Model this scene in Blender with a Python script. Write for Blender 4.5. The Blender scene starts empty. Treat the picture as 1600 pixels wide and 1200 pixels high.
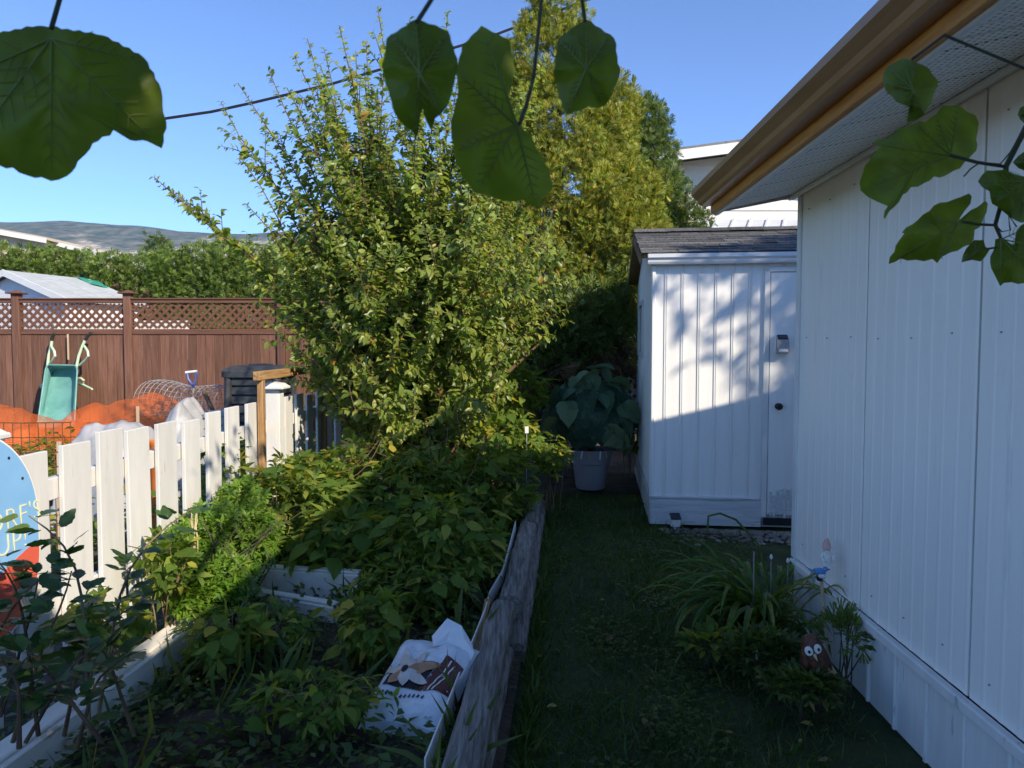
import bpy, bmesh, math, random
import numpy as np
from mathutils import Matrix, Vector

rad = math.radians
rng = np.random.default_rng(7)
R = random.Random(11)
scene = bpy.context.scene
col = scene.collection

# ------------------------------------------------------------------ camera
CAM_H, F_PX, HORIZON = 1.5, 1110.0, 545.0
PITCH = math.atan((600 - HORIZON) / F_PX)
cam_d = bpy.data.cameras.new('camera')
cam = bpy.data.objects.new('camera', cam_d)
col.objects.link(cam)
cam.location = (0, 0, CAM_H)
cam.rotation_euler = (math.pi / 2 - PITCH, 0, 0)
cam_d.sensor_width = 36.0
cam_d.lens = 36.0 * F_PX / 1600.0
cam_d.clip_start, cam_d.clip_end = 0.05, 20000
cam_d.dof.use_dof = True
cam_d.dof.focus_distance = 5.0
cam_d.dof.aperture_fstop = 16.0
scene.camera = cam

# ------------------------------------------------------------------ light
SA, SB = 0.99, 0.89                       # sun travels (-SA, 1, -SB)
to_sun = Vector((SA, -1.0, SB)).normalized()
world = bpy.data.worlds.new('World')
scene.world = world
world.use_nodes = True
wn = world.node_tree
sky = wn.nodes.new('ShaderNodeTexSky')
sky.sky_type = 'NISHITA'
sky.sun_disc = False
sky.sun_elevation = math.asin(to_sun.z)
sky.sun_rotation = math.atan2(to_sun.x, to_sun.y)
sky.altitude = 2200
sky.air_density = 0.68
sky.dust_density = 0.0
sky.ozone_density = 6.3
wn.links.new(sky.outputs[0], wn.nodes['Background'].inputs[0])
wn.nodes['Background'].inputs[1].default_value = 0.138
sun_d = bpy.data.lights.new('sun', 'SUN')
sun_d.energy = 3.1
sun_d.angle = rad(0.55)
sun_d.color = (1.0, 0.88, 0.70)
sun = bpy.data.objects.new('sun', sun_d)
col.objects.link(sun)
sun.location = (30, -30, 30)
sun.rotation_euler = to_sun.to_track_quat('Z', 'Y').to_euler()

scene.view_settings.view_transform = 'Standard'
scene.view_settings.look = 'None'
scene.view_settings.exposure = 1.28
scene.view_settings.gamma = 1.0
scene.view_settings.use_curve_mapping = False
scene.render.engine = 'CYCLES'
scene.cycles.use_denoising = True
scene.cycles.max_bounces = 8
scene.cycles.diffuse_bounces = 5
scene.cycles.transparent_max_bounces = 12
scene.cycles.transmission_bounces = 4
scene.cycles.sample_clamp_indirect = 6.0

# ------------------------------------------------------------------ helpers
CP, SP = math.cos(PITCH), math.sin(PITCH)


def P(px, py, d):
    """world point at depth d (metres along +Y) seen at picture position (px, py)"""
    r, u = (px - 800) / F_PX, -(py - 600) / F_PX
    v = Vector((r, CP + u * SP, -SP + u * CP))
    v *= d / v.y
    return Vector((v.x, v.y, v.z + CAM_H))


def G(px, py, z=0.0):
    r, u = (px - 800) / F_PX, -(py - 600) / F_PX
    v = Vector((r, CP + u * SP, -SP + u * CP))
    t = (z - CAM_H) / v.z
    return Vector((v.x * t, v.y * t, z))


W = {}


def place(o, M, parent=None):
    o.matrix_basis = M
    if parent is not None:
        o.parent = parent
        o.matrix_parent_inverse = W[parent.name].inverted()
    W[o.name] = M.copy()
    return o


def tag(o, label=None, cat=None, group=None, kind=None):
    if label: o['label'] = label
    if cat: o['category'] = cat
    if group: o['group'] = group
    if kind: o['kind'] = kind
    return o


def thing(name, loc, label, cat, group=None):
    o = bpy.data.objects.new(name, None)
    col.objects.link(o)
    o.empty_display_size = 0.1
    place(o, Matrix.Translation(Vector(loc)))
    return tag(o, label, cat, group)


def inst(name, mesh, M=None, parent=None, mat=None):
    o = bpy.data.objects.new(name, mesh)
    col.objects.link(o)
    if mat is not None and len(mesh.materials) == 0:
        mesh.materials.append(mat)
    return place(o, M if M is not None else Matrix.Identity(4), parent)


def np_mesh(name, V, T, mat=None, smooth=False, nper=3):
    V = np.asarray(V, dtype=np.float32).reshape(-1, 3)
    T = np.asarray(T, dtype=np.int32).reshape(-1, nper)
    me = bpy.data.meshes.new(name)
    me.vertices.add(len(V)); me.vertices.foreach_set('co', V.ravel())
    me.loops.add(T.size); me.loops.foreach_set('vertex_index', T.ravel())
    me.polygons.add(len(T))
    me.polygons.foreach_set('loop_start', np.arange(0, T.size, nper, dtype=np.int32))
    me.polygons.foreach_set('loop_total', np.full(len(T), nper, dtype=np.int32))
    if smooth: me.polygons.foreach_set('use_smooth', np.ones(len(T), dtype=bool))
    me.update(calc_edges=True)
    if mat is not None: me.materials.append(mat)
    return me


class MB:
    def __init__(s): s.v, s.f, s.m, s.mi = [], [], None, []

    def add(s, vs, fs, M=None, mi=0):
        b = len(s.v)
        s.v += [tuple(M @ Vector(v)) if M is not None else tuple(v) for v in vs]
        s.f += [tuple(i + b for i in f) for f in fs]
        s.mi += [mi] * len(fs)
        return s

    def box(s, c, d, M=None, bev=0.0, mi=0):
        x, y, z = d[0] / 2, d[1] / 2, d[2] / 2
        C = Vector(c)
        if bev <= 0:
            vs = [C + Vector((a * x, b * y, e * z)) for a in (-1, 1) for b in (-1, 1) for e in (-1, 1)]
            fs = [(0, 1, 3, 2), (4, 6, 7, 5), (0, 4, 5, 1), (2, 3, 7, 6), (0, 2, 6, 4), (1, 5, 7, 3)]
            return s.add(vs, fs, M, mi)
        bm = bmesh.new()
        bmesh.ops.create_cube(bm, size=1)
        bmesh.ops.scale(bm, vec=(2 * x, 2 * y, 2 * z), verts=bm.verts)
        bmesh.ops.bevel(bm, geom=bm.edges[:] , offset=bev, segments=1, affect='EDGES', profile=0.5)
        bm.verts.index_update()
        vs = [v.co + C for v in bm.verts]
        fs = [tuple(v.index for v in f.verts) for f in bm.faces]
        bm.free()
        return s.add(vs, fs, M, mi)

    def span(s, a, b, w, h, bev=0.0, up=(0, 0, 1), mi=0):
        """a bar from a to b, w wide sideways, h along up"""
        a, b = Vector(a), Vector(b)
        x = (b - a); L = x.length; x = x / L
        upv = Vector(up)
        y = upv.cross(x).normalized(); z = x.cross(y)
        M = Matrix((x, y, z)).transposed().to_4x4(); M.translation = (a + b) / 2
        return s.box((0, 0, 0), (L, w, h), M, bev, mi)

    def tube(s, pts, r, n=6, M=None, cap=True, mi=0):
        pts = [Vector(p) for p in pts]
        rs = r if isinstance(r, (list, tuple)) else [r] * len(pts)
        vs, fs = [], []
        prev = None
        for i, p in enumerate(pts):
            t = (pts[min(i + 1, len(pts) - 1)] - pts[max(i - 1, 0)])
            t = t.normalized() if t.length > 1e-9 else Vector((0, 0, 1))
            if prev is None:
                a = Vector((0, 0, 1)) if abs(t.z) < 0.9 else Vector((1, 0, 0))
                u = t.cross(a).normalized()
            else:
                u = (prev - t * prev.dot(t)).normalized()
            prev = u
            w = t.cross(u)
            for k in range(n):
                an = 2 * math.pi * k / n
                vs.append(p + (u * math.cos(an) + w * math.sin(an)) * rs[i])
        for i in range(len(pts) - 1):
            for k in range(n):
                a, b = i * n + k, i * n + (k + 1) % n
                fs.append((a, b, b + n, a + n))
        if cap:
            fs.append(tuple(range(n))[::-1])
            fs.append(tuple((len(pts) - 1) * n + k for k in range(n)))
        return s.add(vs, fs, M, mi)

    def lathe(s, prof, n=24, M=None, mi=0):
        vs, fs = [], []
        for (r, z) in prof:
            for k in range(n):
                an = 2 * math.pi * k / n
                vs.append((r * math.cos(an), r * math.sin(an), z))
        for i in range(len(prof) - 1):
            for k in range(n):
                a, b = i * n + k, i * n + (k + 1) % n
                fs.append((a, b, b + n, a + n))
        fs.append(tuple(range(n))[::-1])
        fs.append(tuple((len(prof) - 1) * n + k for k in range(n)))
        return s.add(vs, fs, M, mi)

    def ball(s, c, r, M=None, seg=12, mi=0):
        bm = bmesh.new()
        bmesh.ops.create_uvsphere(bm, u_segments=seg, v_segments=max(6, seg * 2 // 3), radius=1)
        rr = r if isinstance(r, (tuple, list)) else (r, r, r)
        bm.verts.index_update()
        vs = [Vector((v.co.x * rr[0], v.co.y * rr[1], v.co.z * rr[2])) + Vector(c) for v in bm.verts]
        fs = [tuple(v.index for v in f.verts) for f in bm.faces]
        bm.free()
        return s.add(vs, fs, M, mi)

    def prism(s, poly, ext, M=None, mi=0):
        """poly: list of 3-D points (planar), ext: extrusion vector"""
        n = len(poly); e = Vector(ext)
        vs = [Vector(p) for p in poly] + [Vector(p) + e for p in poly]
        fs = [tuple(range(n))[::-1], tuple(range(n, 2 * n))]
        fs += [(i, (i + 1) % n, (i + 1) % n + n, i + n) for i in range(n)]
        return s.add(vs, fs, M, mi)

    def mesh(s, name, mats=None, smooth=False):
        me = bpy.data.meshes.new(name)
        me.from_pydata(s.v, [], s.f)
        for m in (mats if isinstance(mats, (list, tuple)) else [mats] if mats else []): me.materials.append(m)
        if any(s.mi): me.polygons.foreach_set('material_index', s.mi)
        bm = bmesh.new(); bm.from_mesh(me)
        bmesh.ops.recalc_face_normals(bm, faces=bm.faces)
        bm.to_mesh(me); bm.free()
        if smooth:
            me.polygons.foreach_set('use_smooth', [True] * len(me.polygons))
            try:
                me.set_sharp_from_angle(angle=rad(40))
            except Exception:
                pass
        me.update()
        return me

    def build(s, name, mat, parent=None, smooth=False, M=None):
        return inst(name, s.mesh(name, mat, smooth), M, parent)


# ------------------------------------------------------------------ materials
def _base(name):
    m = bpy.data.materials.new(name)
    m.use_nodes = True
    nt = m.node_tree
    return m, nt, nt.nodes['Principled BSDF']


def ramp(nt, stops):
    r = nt.nodes.new('ShaderNodeValToRGB')
    el = r.color_ramp.elements
    while len(el) < len(stops): el.new(0.5)
    for e, (p, c) in zip(el, stops):
        e.position = p; e.color = (*c, 1)
    return r


def coords(nt, stretch=(1, 1, 1), per_object=True):
    tc = nt.nodes.new('ShaderNodeTexCoord')
    mp = nt.nodes.new('ShaderNodeMapping')
    mp.inputs['Scale'].default_value = stretch
    nt.links.new(tc.outputs['Object'], mp.inputs['Vector'])
    if per_object:
        oi = nt.nodes.new('ShaderNodeObjectInfo')
        mu = nt.nodes.new('ShaderNodeMath'); mu.operation = 'MULTIPLY'; mu.inputs[1].default_value = 57.0
        nt.links.new(oi.outputs['Random'], mu.inputs[0])
        nt.links.new(mu.outputs[0], mp.inputs['Location'])
    return mp.outputs['Vector']


def mat(name, c1, c2=None, rough=0.6, scale=6.0, stretch=(1, 1, 1), bump=0.0, bscale=None, metal=0.0, spec=0.35,
        c3=None, c3_amt=0.0, c3_scale=3.0, objvar=0.0, detail=6.0, contrast=(0.35, 0.65)):
    """noise-varied surface; c3 = blotches of wear or dirt with a shape of their own"""
    m, nt, b = _base(name)
    L = nt.links
    vec = coords(nt, stretch)
    n = nt.nodes.new('ShaderNodeTexNoise')
    n.inputs['Scale'].default_value = scale
    n.inputs['Detail'].default_value = detail
    n.inputs['Roughness'].default_value = 0.62
    L.new(vec, n.inputs['Vector'])
    r = ramp(nt, [(contrast[0], c1), (contrast[1], c2 or c1)])
    L.new(n.outputs['Fac'], r.inputs['Fac'])
    out = r.outputs['Color']
    if c3:
        n3 = nt.nodes.new('ShaderNodeTexNoise')
        n3.inputs['Scale'].default_value = c3_scale
        n3.inputs['Detail'].default_value = 8
        n3.inputs['Roughness'].default_value = 0.7
        L.new(vec, n3.inputs['Vector'])
        r3 = ramp(nt, [(0.5 + 0.16 * (1 - c3_amt), (0, 0, 0)), (0.56 + 0.16 * (1 - c3_amt), (1, 1, 1))])
        L.new(n3.outputs['Fac'], r3.inputs['Fac'])
        mx = nt.nodes.new('ShaderNodeMix'); mx.data_type = 'RGBA'
        L.new(r3.outputs['Color'], mx.inputs['Factor'])
        L.new(out, mx.inputs['A']); mx.inputs['B'].default_value = (*c3, 1)
        out = mx.outputs['Result']
    if objvar > 0:
        oi = nt.nodes.new('ShaderNodeObjectInfo')
        mr = nt.nodes.new('ShaderNodeMapRange')
        mr.inputs['To Min'].default_value = 1 - objvar; mr.inputs['To Max'].default_value = 1 + objvar
        L.new(oi.outputs['Random'], mr.inputs['Value'])
        hs = nt.nodes.new('ShaderNodeHueSaturation')
        L.new(mr.outputs['Result'], hs.inputs['Value']); L.new(out, hs.inputs['Color'])
        out = hs.outputs['Color']
    L.new(out, b.inputs['Base Color'])
    b.inputs['Roughness'].default_value = rough
    b.inputs['Metallic'].default_value = metal
    b.inputs['Specular IOR Level'].default_value = spec
    if bump > 0:
        n2 = nt.nodes.new('ShaderNodeTexNoise')
        n2.inputs['Scale'].default_value = bscale or scale * 3
        n2.inputs['Detail'].default_value = 6
        L.new(vec, n2.inputs['Vector'])
        bp = nt.nodes.new('ShaderNodeBump')
        bp.inputs['Strength'].default_value = bump
        bp.inputs['Distance'].default_value = 0.02
        L.new(n2.outputs['Fac'], bp.inputs['Height'])
        L.new(bp.outputs['Normal'], b.inputs['Normal'])
    return m


def leaf_mat(name, stops, trans=0.35, tcol=None, rough=0.45, spec=0.35, per_object=False, tint=1.5):
    """each leaf (mesh island or object) takes its own hue from the ramp; light also passes through"""
    m, nt, b = _base(name)
    L = nt.links
    if per_object:
        src = nt.nodes.new('ShaderNodeObjectInfo').outputs['Random']
    else:
        src = nt.nodes.new('ShaderNodeNewGeometry').outputs['Random Per Island']
    r = ramp(nt, stops)
    L.new(src, r.inputs['Fac'])
    tc = nt.nodes.new('ShaderNodeTexCoord')
    n = nt.nodes.new('ShaderNodeTexNoise'); n.inputs['Scale'].default_value = 3.0 if not per_object else 30.0
    L.new(tc.outputs['Object'], n.inputs['Vector'])
    mr = nt.nodes.new('ShaderNodeMapRange')
    mr.inputs['From Min'].default_value = 0.3; mr.inputs['From Max'].default_value = 0.7
    mr.inputs['To Min'].default_value = 0.75; mr.inputs['To Max'].default_value = 1.25
    L.new(n.outputs['Fac'], mr.inputs['Value'])
    hs = nt.nodes.new('ShaderNodeHueSaturation')
    L.new(r.outputs['Color'], hs.inputs['Color']); L.new(mr.outputs['Result'], hs.inputs['Value'])
    L.new(hs.outputs['Color'], b.inputs['Base Color'])
    b.inputs['Roughness'].default_value = rough
    b.inputs['Specular IOR Level'].default_value = spec
    t = nt.nodes.new('ShaderNodeBsdfTranslucent')
    if tcol:
        t.inputs['Color'].default_value = (*tcol, 1)
    else:
        mx = nt.nodes.new('ShaderNodeMix'); mx.data_type = 'RGBA'; mx.blend_type = 'MULTIPLY'
        mx.inputs['Factor'].default_value = 1
        L.new(hs.outputs['Color'], mx.inputs['A']); mx.inputs['B'].default_value = (1.5 * tint, 1.45 * tint, 0.55 * tint, 1)
        mx.clamp_result = False
        L.new(mx.outputs['Result'], t.inputs['Color'])
    ms = nt.nodes.new('ShaderNodeMixShader')
    ms.inputs['Fac'].default_value = trans
    L.new(b.outputs[0], ms.inputs[1]); L.new(t.outputs[0], ms.inputs[2])
    L.new(ms.outputs[0], nt.nodes['Material Output'].inputs['Surface'])
    return m


M_ = {}
M_['soil'] = mat('soil', (0.030, 0.022, 0.015), (0.085, 0.065, 0.045), 0.95, 5, bump=1.0, bscale=40, c3=(0.10, 0.085, 0.06), c3_amt=0.5, c3_scale=14)
M_['field'] = mat('dry_field', (0.05, 0.06, 0.02), (0.12, 0.10, 0.05), 0.95, 0.6, bump=0.5)
M_['lawn'] = mat('lawn_soil', (0.022, 0.040, 0.010), (0.055, 0.072, 0.022), 0.95, 3, bump=1.0, bscale=60, c3=(0.075, 0.06, 0.03), c3_amt=0.3, c3_scale=5)
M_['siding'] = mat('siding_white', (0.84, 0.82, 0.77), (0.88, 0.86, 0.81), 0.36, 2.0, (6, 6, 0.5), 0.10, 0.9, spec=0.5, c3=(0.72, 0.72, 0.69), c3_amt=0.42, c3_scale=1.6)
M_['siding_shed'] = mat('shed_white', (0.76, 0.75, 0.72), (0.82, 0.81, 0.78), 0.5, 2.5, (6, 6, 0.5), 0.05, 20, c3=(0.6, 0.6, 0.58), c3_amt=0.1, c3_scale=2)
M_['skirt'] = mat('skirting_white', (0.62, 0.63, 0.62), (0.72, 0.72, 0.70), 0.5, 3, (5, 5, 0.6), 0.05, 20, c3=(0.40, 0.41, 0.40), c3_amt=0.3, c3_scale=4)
M_['worn_white'] = mat('worn_white_board', (0.50, 0.52, 0.53), (0.66, 0.67, 0.67), 0.7, 3, (1, 1, 12), 0.3, 15, c3=(0.33, 0.34, 0.34), c3_amt=0.45, c3_scale=5)
M_['dark_gap'] = mat('seam_dark', (0.02, 0.022, 0.025), rough=0.9)
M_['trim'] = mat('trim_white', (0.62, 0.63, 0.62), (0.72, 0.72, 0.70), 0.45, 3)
M_['gutter'] = mat('gutter_tan', (0.30, 0.155, 0.065), (0.37, 0.20, 0.09), 0.42, 3, (8, 1, 8), spec=0.5, c3=(0.2, 0.12, 0.06), c3_amt=0.2, c3_scale=3)
M_['fascia'] = mat('fascia_wood', (0.40, 0.16, 0.025), (0.56, 0.25, 0.05), 0.55, 4, (12, 1, 12), 0.15, 10)
M_['gutter_white'] = mat('gutter_white', (0.66, 0.68, 0.70), (0.74, 0.75, 0.76), 0.32, 3, (0.6, 4, 4), spec=0.5)
M_['shingle'] = mat('asphalt_shingle', (0.045, 0.047, 0.052), (0.16, 0.155, 0.15), 0.95, 60, bump=0.6, bscale=120, objvar=0.4, c3=(0.22, 0.20, 0.18), c3_amt=0.25, c3_scale=9)
M_['roof_flat'] = mat('roof_felt', (0.12, 0.12, 0.12), (0.2, 0.2, 0.19), 0.9, 10)
M_['fence_brown'] = mat('fence_brown', (0.11, 0.050, 0.031), (0.185, 0.092, 0.060), 0.75, 3, (10, 10, 0.7), 0.2, 12, objvar=0.22, c3=(0.19, 0.095, 0.05), c3_amt=0.25, c3_scale=4)
M_['fence_rail'] = mat('fence_brown_rail', (0.11, 0.048, 0.029), (0.16, 0.076, 0.048), 0.75, 3, (0.7, 10, 10), 0.2, 12)
M_['picket'] = mat('picket_white', (0.55, 0.54, 0.515), (0.64, 0.63, 0.60), 0.6, 3, (4, 4, 0.6), 0.07, 14, objvar=0.04, c3=(0.40, 0.37, 0.32), c3_amt=0.2, c3_scale=7)
M_['border'] = mat('border_cream', (0.66, 0.62, 0.55), (0.78, 0.75, 0.68), 0.6, 3, (3, 1, 3), 0.15, 12, c3=(0.40, 0.35, 0.27), c3_amt=0.25, c3_scale=4)
M_['timber'] = mat('weathered_timber', (0.10, 0.088, 0.075), (0.30, 0.275, 0.25), 0.9, 5, (14, 0.8, 14), 0.9, 5, c3=(0.05, 0.042, 0.035), c3_amt=0.4, c3_scale=4, objvar=0.12)
M_['wood'] = mat('new_wood', (0.23, 0.12, 0.045), (0.42, 0.25, 0.11), 0.7, 4, (14, 14, 0.8), 0.3, 8, c3=(0.55, 0.42, 0.28), c3_amt=0.2, c3_scale=4)
M_['wood_pale'] = mat('pale_wood', (0.42, 0.30, 0.18), (0.58, 0.45, 0.30), 0.7, 4, (12, 12, 0.8), 0.3, 8)
M_['wood_h'] = mat('new_wood_beam', (0.21, 0.11, 0.04), (0.44, 0.27, 0.12), 0.7, 4, (14, 0.8, 14), 0.3, 8, c3=(0.55, 0.42, 0.28), c3_amt=0.3, c3_scale=4)
M_['teal'] = mat('barrow_teal', (0.10, 0.27, 0.25), (0.16, 0.36, 0.33), 0.5, 4, bump=0.05, c3=(0.34, 0.30, 0.15), c3_amt=0.3, c3_scale=2.5)
M_['mint'] = mat('tube_mint', (0.48, 0.62, 0.42), (0.56, 0.68, 0.48), 0.45, 4)
M_['rubber'] = mat('black_rubber', (0.018, 0.018, 0.018), (0.04, 0.04, 0.04), 0.7, 6)
M_['black_plastic'] = mat('black_plastic', (0.022, 0.025, 0.03), (0.05, 0.054, 0.06), 0.55, 5, bump=0.15, c3=(0.10, 0.10, 0.10), c3_amt=0.15, c3_scale=6)
M_['galv'] = mat('galvanised_wire', (0.45, 0.45, 0.44), (0.62, 0.62, 0.6), 0.4, 6, metal=0.6)
M_['rust'] = mat('rusty_wire', (0.09, 0.035, 0.015), (0.17, 0.075, 0.035), 0.9, 12)
M_['blue_plastic'] = mat('blue_plastic', (0.08, 0.13, 0.45), (0.1, 0.17, 0.52), 0.4)
M_['white_plastic'] = mat('white_plastic', (0.7, 0.7, 0.68), (0.78, 0.78, 0.76), 0.4)
M_['tarp'] = mat('grey_white_tarp', (0.27, 0.28, 0.30), (0.40, 0.40, 0.41), 0.5, 5, bump=0.3, bscale=9, c3=(0.30, 0.29, 0.28), c3_amt=0.2, c3_scale=4)
M_['pot'] = mat('pot_grey', (0.24, 0.235, 0.27), (0.30, 0.295, 0.33), 0.5, 3, c3=(0.22, 0.21, 0.23), c3_amt=0.2)
M_['clay'] = mat('ornament_brown', (0.04, 0.015, 0.008), (0.14, 0.045, 0.02), 0.5, 45, bump=0.5, bscale=60, c3=(0.3, 0.2, 0.12), c3_amt=0.15, c3_scale=30, spec=0.5)
M_['clay_pale'] = mat('ornament_cream', (0.50, 0.35, 0.20), (0.60, 0.45, 0.28), 0.5)
M_['eye_white'] = mat('eye_white', (0.75, 0.74, 0.70), rough=0.4)
M_['eye_black'] = mat('eye_black', (0.01, 0.01, 0.01), rough=0.25)
M_['pink'] = mat('hat_pink', (0.62, 0.36, 0.32), (0.72, 0.46, 0.42), 0.6, 20)
M_['skin'] = mat('figurine_skin', (0.60, 0.42, 0.34), rough=0.6)
M_['bluebird'] = mat('bird_blue', (0.08, 0.22, 0.50), (0.13, 0.32, 0.62), 0.5, 20)
M_['dark_metal'] = mat('dark_metal', (0.03, 0.03, 0.032), (0.06, 0.06, 0.06), 0.45, metal=0.5)
M_['grey_metal'] = mat('grey_metal', (0.3, 0.3, 0.31), (0.4, 0.4, 0.41), 0.4, metal=0.6)
M_['solar'] = mat('solar_cell', (0.01, 0.013, 0.03), rough=0.15, spec=0.6)
M_['glass'] = mat('window_glass', (0.04, 0.05, 0.06), rough=0.08, spec=0.8)
M_['bark'] = mat('bark', (0.045, 0.032, 0.022), (0.13, 0.10, 0.075), 0.95, 8, (6, 6, 1), 0.8, 10)
M_['stem'] = mat('shoot_stem', (0.055, 0.032, 0.018), (0.15, 0.09, 0.045), 0.8, 8)
M_['cane'] = mat('dry_cane', (0.13, 0.09, 0.05), (0.28, 0.20, 0.11), 0.85, 8)
M_['vine'] = mat('vine_stem', (0.035, 0.045, 0.018), (0.08, 0.07, 0.035), 0.7, 20)
M_['vein'] = mat('leaf_vein', (0.13, 0.17, 0.035), (0.17, 0.21, 0.05), 0.6)
M_['stone'] = mat('pebble', (0.14, 0.12, 0.105), (0.36, 0.33, 0.29), 0.9, 3, objvar=0.3)
M_['neigh_siding'] = mat('beige_siding', (0.64, 0.60, 0.55), (0.72, 0.68, 0.63), 0.55, 3)
M_['neigh_roof'] = mat('pale_metal_roof', (0.50, 0.52, 0.54), (0.62, 0.63, 0.64), 0.5, 2, (1, 4, 1))
M_['grey_roof'] = mat('grey_roof_sheet', (0.36, 0.38, 0.38), (0.46, 0.48, 0.47), 0.7, 2, (8, 1, 1), c3=(0.30, 0.32, 0.31), c3_amt=0.2)
M_['pale_wall'] = mat('pale_wall', (0.62, 0.63, 0.66), (0.7, 0.7, 0.72), 0.6, 3)
M_['tan_roof'] = mat('tan_roof', (0.42, 0.35, 0.27), (0.5, 0.42, 0.33), 0.8, 2)
M_['tan_wall'] = mat('tan_wall', (0.58, 0.46, 0.33), (0.66, 0.54, 0.40), 0.8, 2)
M_['green_tarp'] = mat('green_tarp', (0.02, 0.22, 0.13), (0.04, 0.30, 0.18), 0.5)
M_['cable'] = mat('cable_black', (0.012, 0.012, 0.016), rough=0.6)
M_['board_blue'] = mat('board_blue', (0.19, 0.40, 0.66), (0.23, 0.45, 0.71), 0.45, 4)
M_['board_red'] = mat('board_red', (0.60, 0.10, 0.06), (0.68, 0.14, 0.08), 0.45, 4)
M_['board_white'] = mat('board_edge', (0.75, 0.74, 0.71), rough=0.5)
M_['letter'] = mat('letter_cream', (0.72, 0.70, 0.42), rough=0.5)
M_['shell'] = mat('shell_cream', (0.62, 0.52, 0.36), (0.7, 0.6, 0.44), 0.6, 20)
M_['orange_plastic'] = mat('orange_plastic', (0.62, 0.15, 0.025), (0.7, 0.2, 0.04), 0.5)

# leaves
M_['l_shrub'] = leaf_mat('leaf_shrub', [(0, (0.095, 0.150, 0.030)), (0.5, (0.175, 0.235, 0.046)), (0.88, (0.25, 0.29, 0.06)), (0.98, (0.32, 0.30, 0.06)), (1, (0.33, 0.16, 0.04))], 0.45, rough=0.38, spec=0.45)
M_['l_gold'] = leaf_mat('leaf_gold_cedar', [(0, (0.10, 0.16, 0.022)), (0.45, (0.20, 0.25, 0.036)), (0.8, (0.32, 0.32, 0.05)), (1, (0.46, 0.30, 0.055))], 0.32, tint=1.0, spec=0.2)
M_['l_cedar'] = leaf_mat('leaf_dark_cedar', [(0, (0.06, 0.11, 0.024)), (0.6, (0.11, 0.17, 0.036)), (1, (0.18, 0.21, 0.05))], 0.28, tint=1.0)
M_['l_hedge'] = leaf_mat('leaf_hedge', [(0, (0.065, 0.125, 0.018)), (0.6, (0.12, 0.19, 0.03)), (0.95, (0.19, 0.25, 0.045)), (1, (0.28, 0.2, 0.08))], 0.28, tint=1.0)
M_['l_rasp'] = leaf_mat('leaf_raspberry', [(0, (0.065, 0.125, 0.022)), (0.6, (0.13, 0.195, 0.034)), (0.9, (0.21, 0.25, 0.045)), (1, (0.38, 0.31, 0.05))], 0.40, rough=0.6, spec=0.15)
M_['l_rasp_o'] = leaf_mat('leaf_raspberry_large', [(0, (0.065, 0.125, 0.024)), (0.6, (0.13, 0.20, 0.034)), (0.85, (0.21, 0.25, 0.045)), (1, (0.38, 0.31, 0.05))], 0.40, per_object=True, rough=0.6, spec=0.15)
M_['l_herb'] = leaf_mat('leaf_herb', [(0, (0.07, 0.16, 0.015)), (0.7, (0.13, 0.24, 0.025)), (1, (0.22, 0.28, 0.04))], 0.35)
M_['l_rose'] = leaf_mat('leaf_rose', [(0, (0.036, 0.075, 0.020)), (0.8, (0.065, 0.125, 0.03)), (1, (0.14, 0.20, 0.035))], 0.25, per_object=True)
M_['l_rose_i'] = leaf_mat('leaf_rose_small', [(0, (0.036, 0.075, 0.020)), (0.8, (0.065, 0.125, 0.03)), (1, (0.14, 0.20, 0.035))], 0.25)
M_['l_weed'] = leaf_mat('leaf_weed', [(0, (0.04, 0.075, 0.018)), (0.7, (0.08, 0.13, 0.03)), (0.95, (0.14, 0.16, 0.04)), (1, (0.24, 0.16, 0.06))], 0.33)
M_['l_grass'] = leaf_mat('leaf_grass', [(0, (0.030, 0.070, 0.012)), (0.7, (0.06, 0.11, 0.02)), (1, (0.12, 0.12, 0.04))], 0.28)
M_['l_lily'] = leaf_mat('leaf_daylily', [(0, (0.050, 0.105, 0.018)), (0.75, (0.095, 0.165, 0.026)), (0.93, (0.16, 0.19, 0.035)), (1, (0.30, 0.22, 0.06))], 0.3, per_object=True)
M_['l_litter'] = leaf_mat('leaf_litter', [(0, (0.12, 0.07, 0.03)), (0.5, (0.26, 0.17, 0.06)), (1, (0.36, 0.29, 0.07))], 0.2)
M_['l_grape'] = leaf_mat('leaf_grape', [(0, (0.095, 0.145, 0.012)), (1, (0.15, 0.20, 0.022))], 0.45, per_object=True, tint=1.1)
M_['l_tree'] = leaf_mat('leaf_tree', [(0, (0.035, 0.07, 0.018)), (1, (0.09, 0.13, 0.03))], 0.3)
M_['l_twig'] = leaf_mat('dead_twigs', [(0, (0.06, 0.038, 0.022)), (1, (0.16, 0.10, 0.06))], 0.05, spec=0.1)
M_['l_cabb'] = leaf_mat('net_big_leaf', [(0, (0.07, 0.14, 0.09)), (0.6, (0.11, 0.19, 0.125)), (0.9, (0.17, 0.25, 0.14)), (1, (0.28, 0.32, 0.16))], 0.25, per_object=True)
M_['l_net'] = leaf_mat('net_leaf', [(0, (0.030, 0.085, 0.055)), (0.8, (0.055, 0.13, 0.085)), (1, (0.16, 0.21, 0.10))], 0.25)


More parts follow.
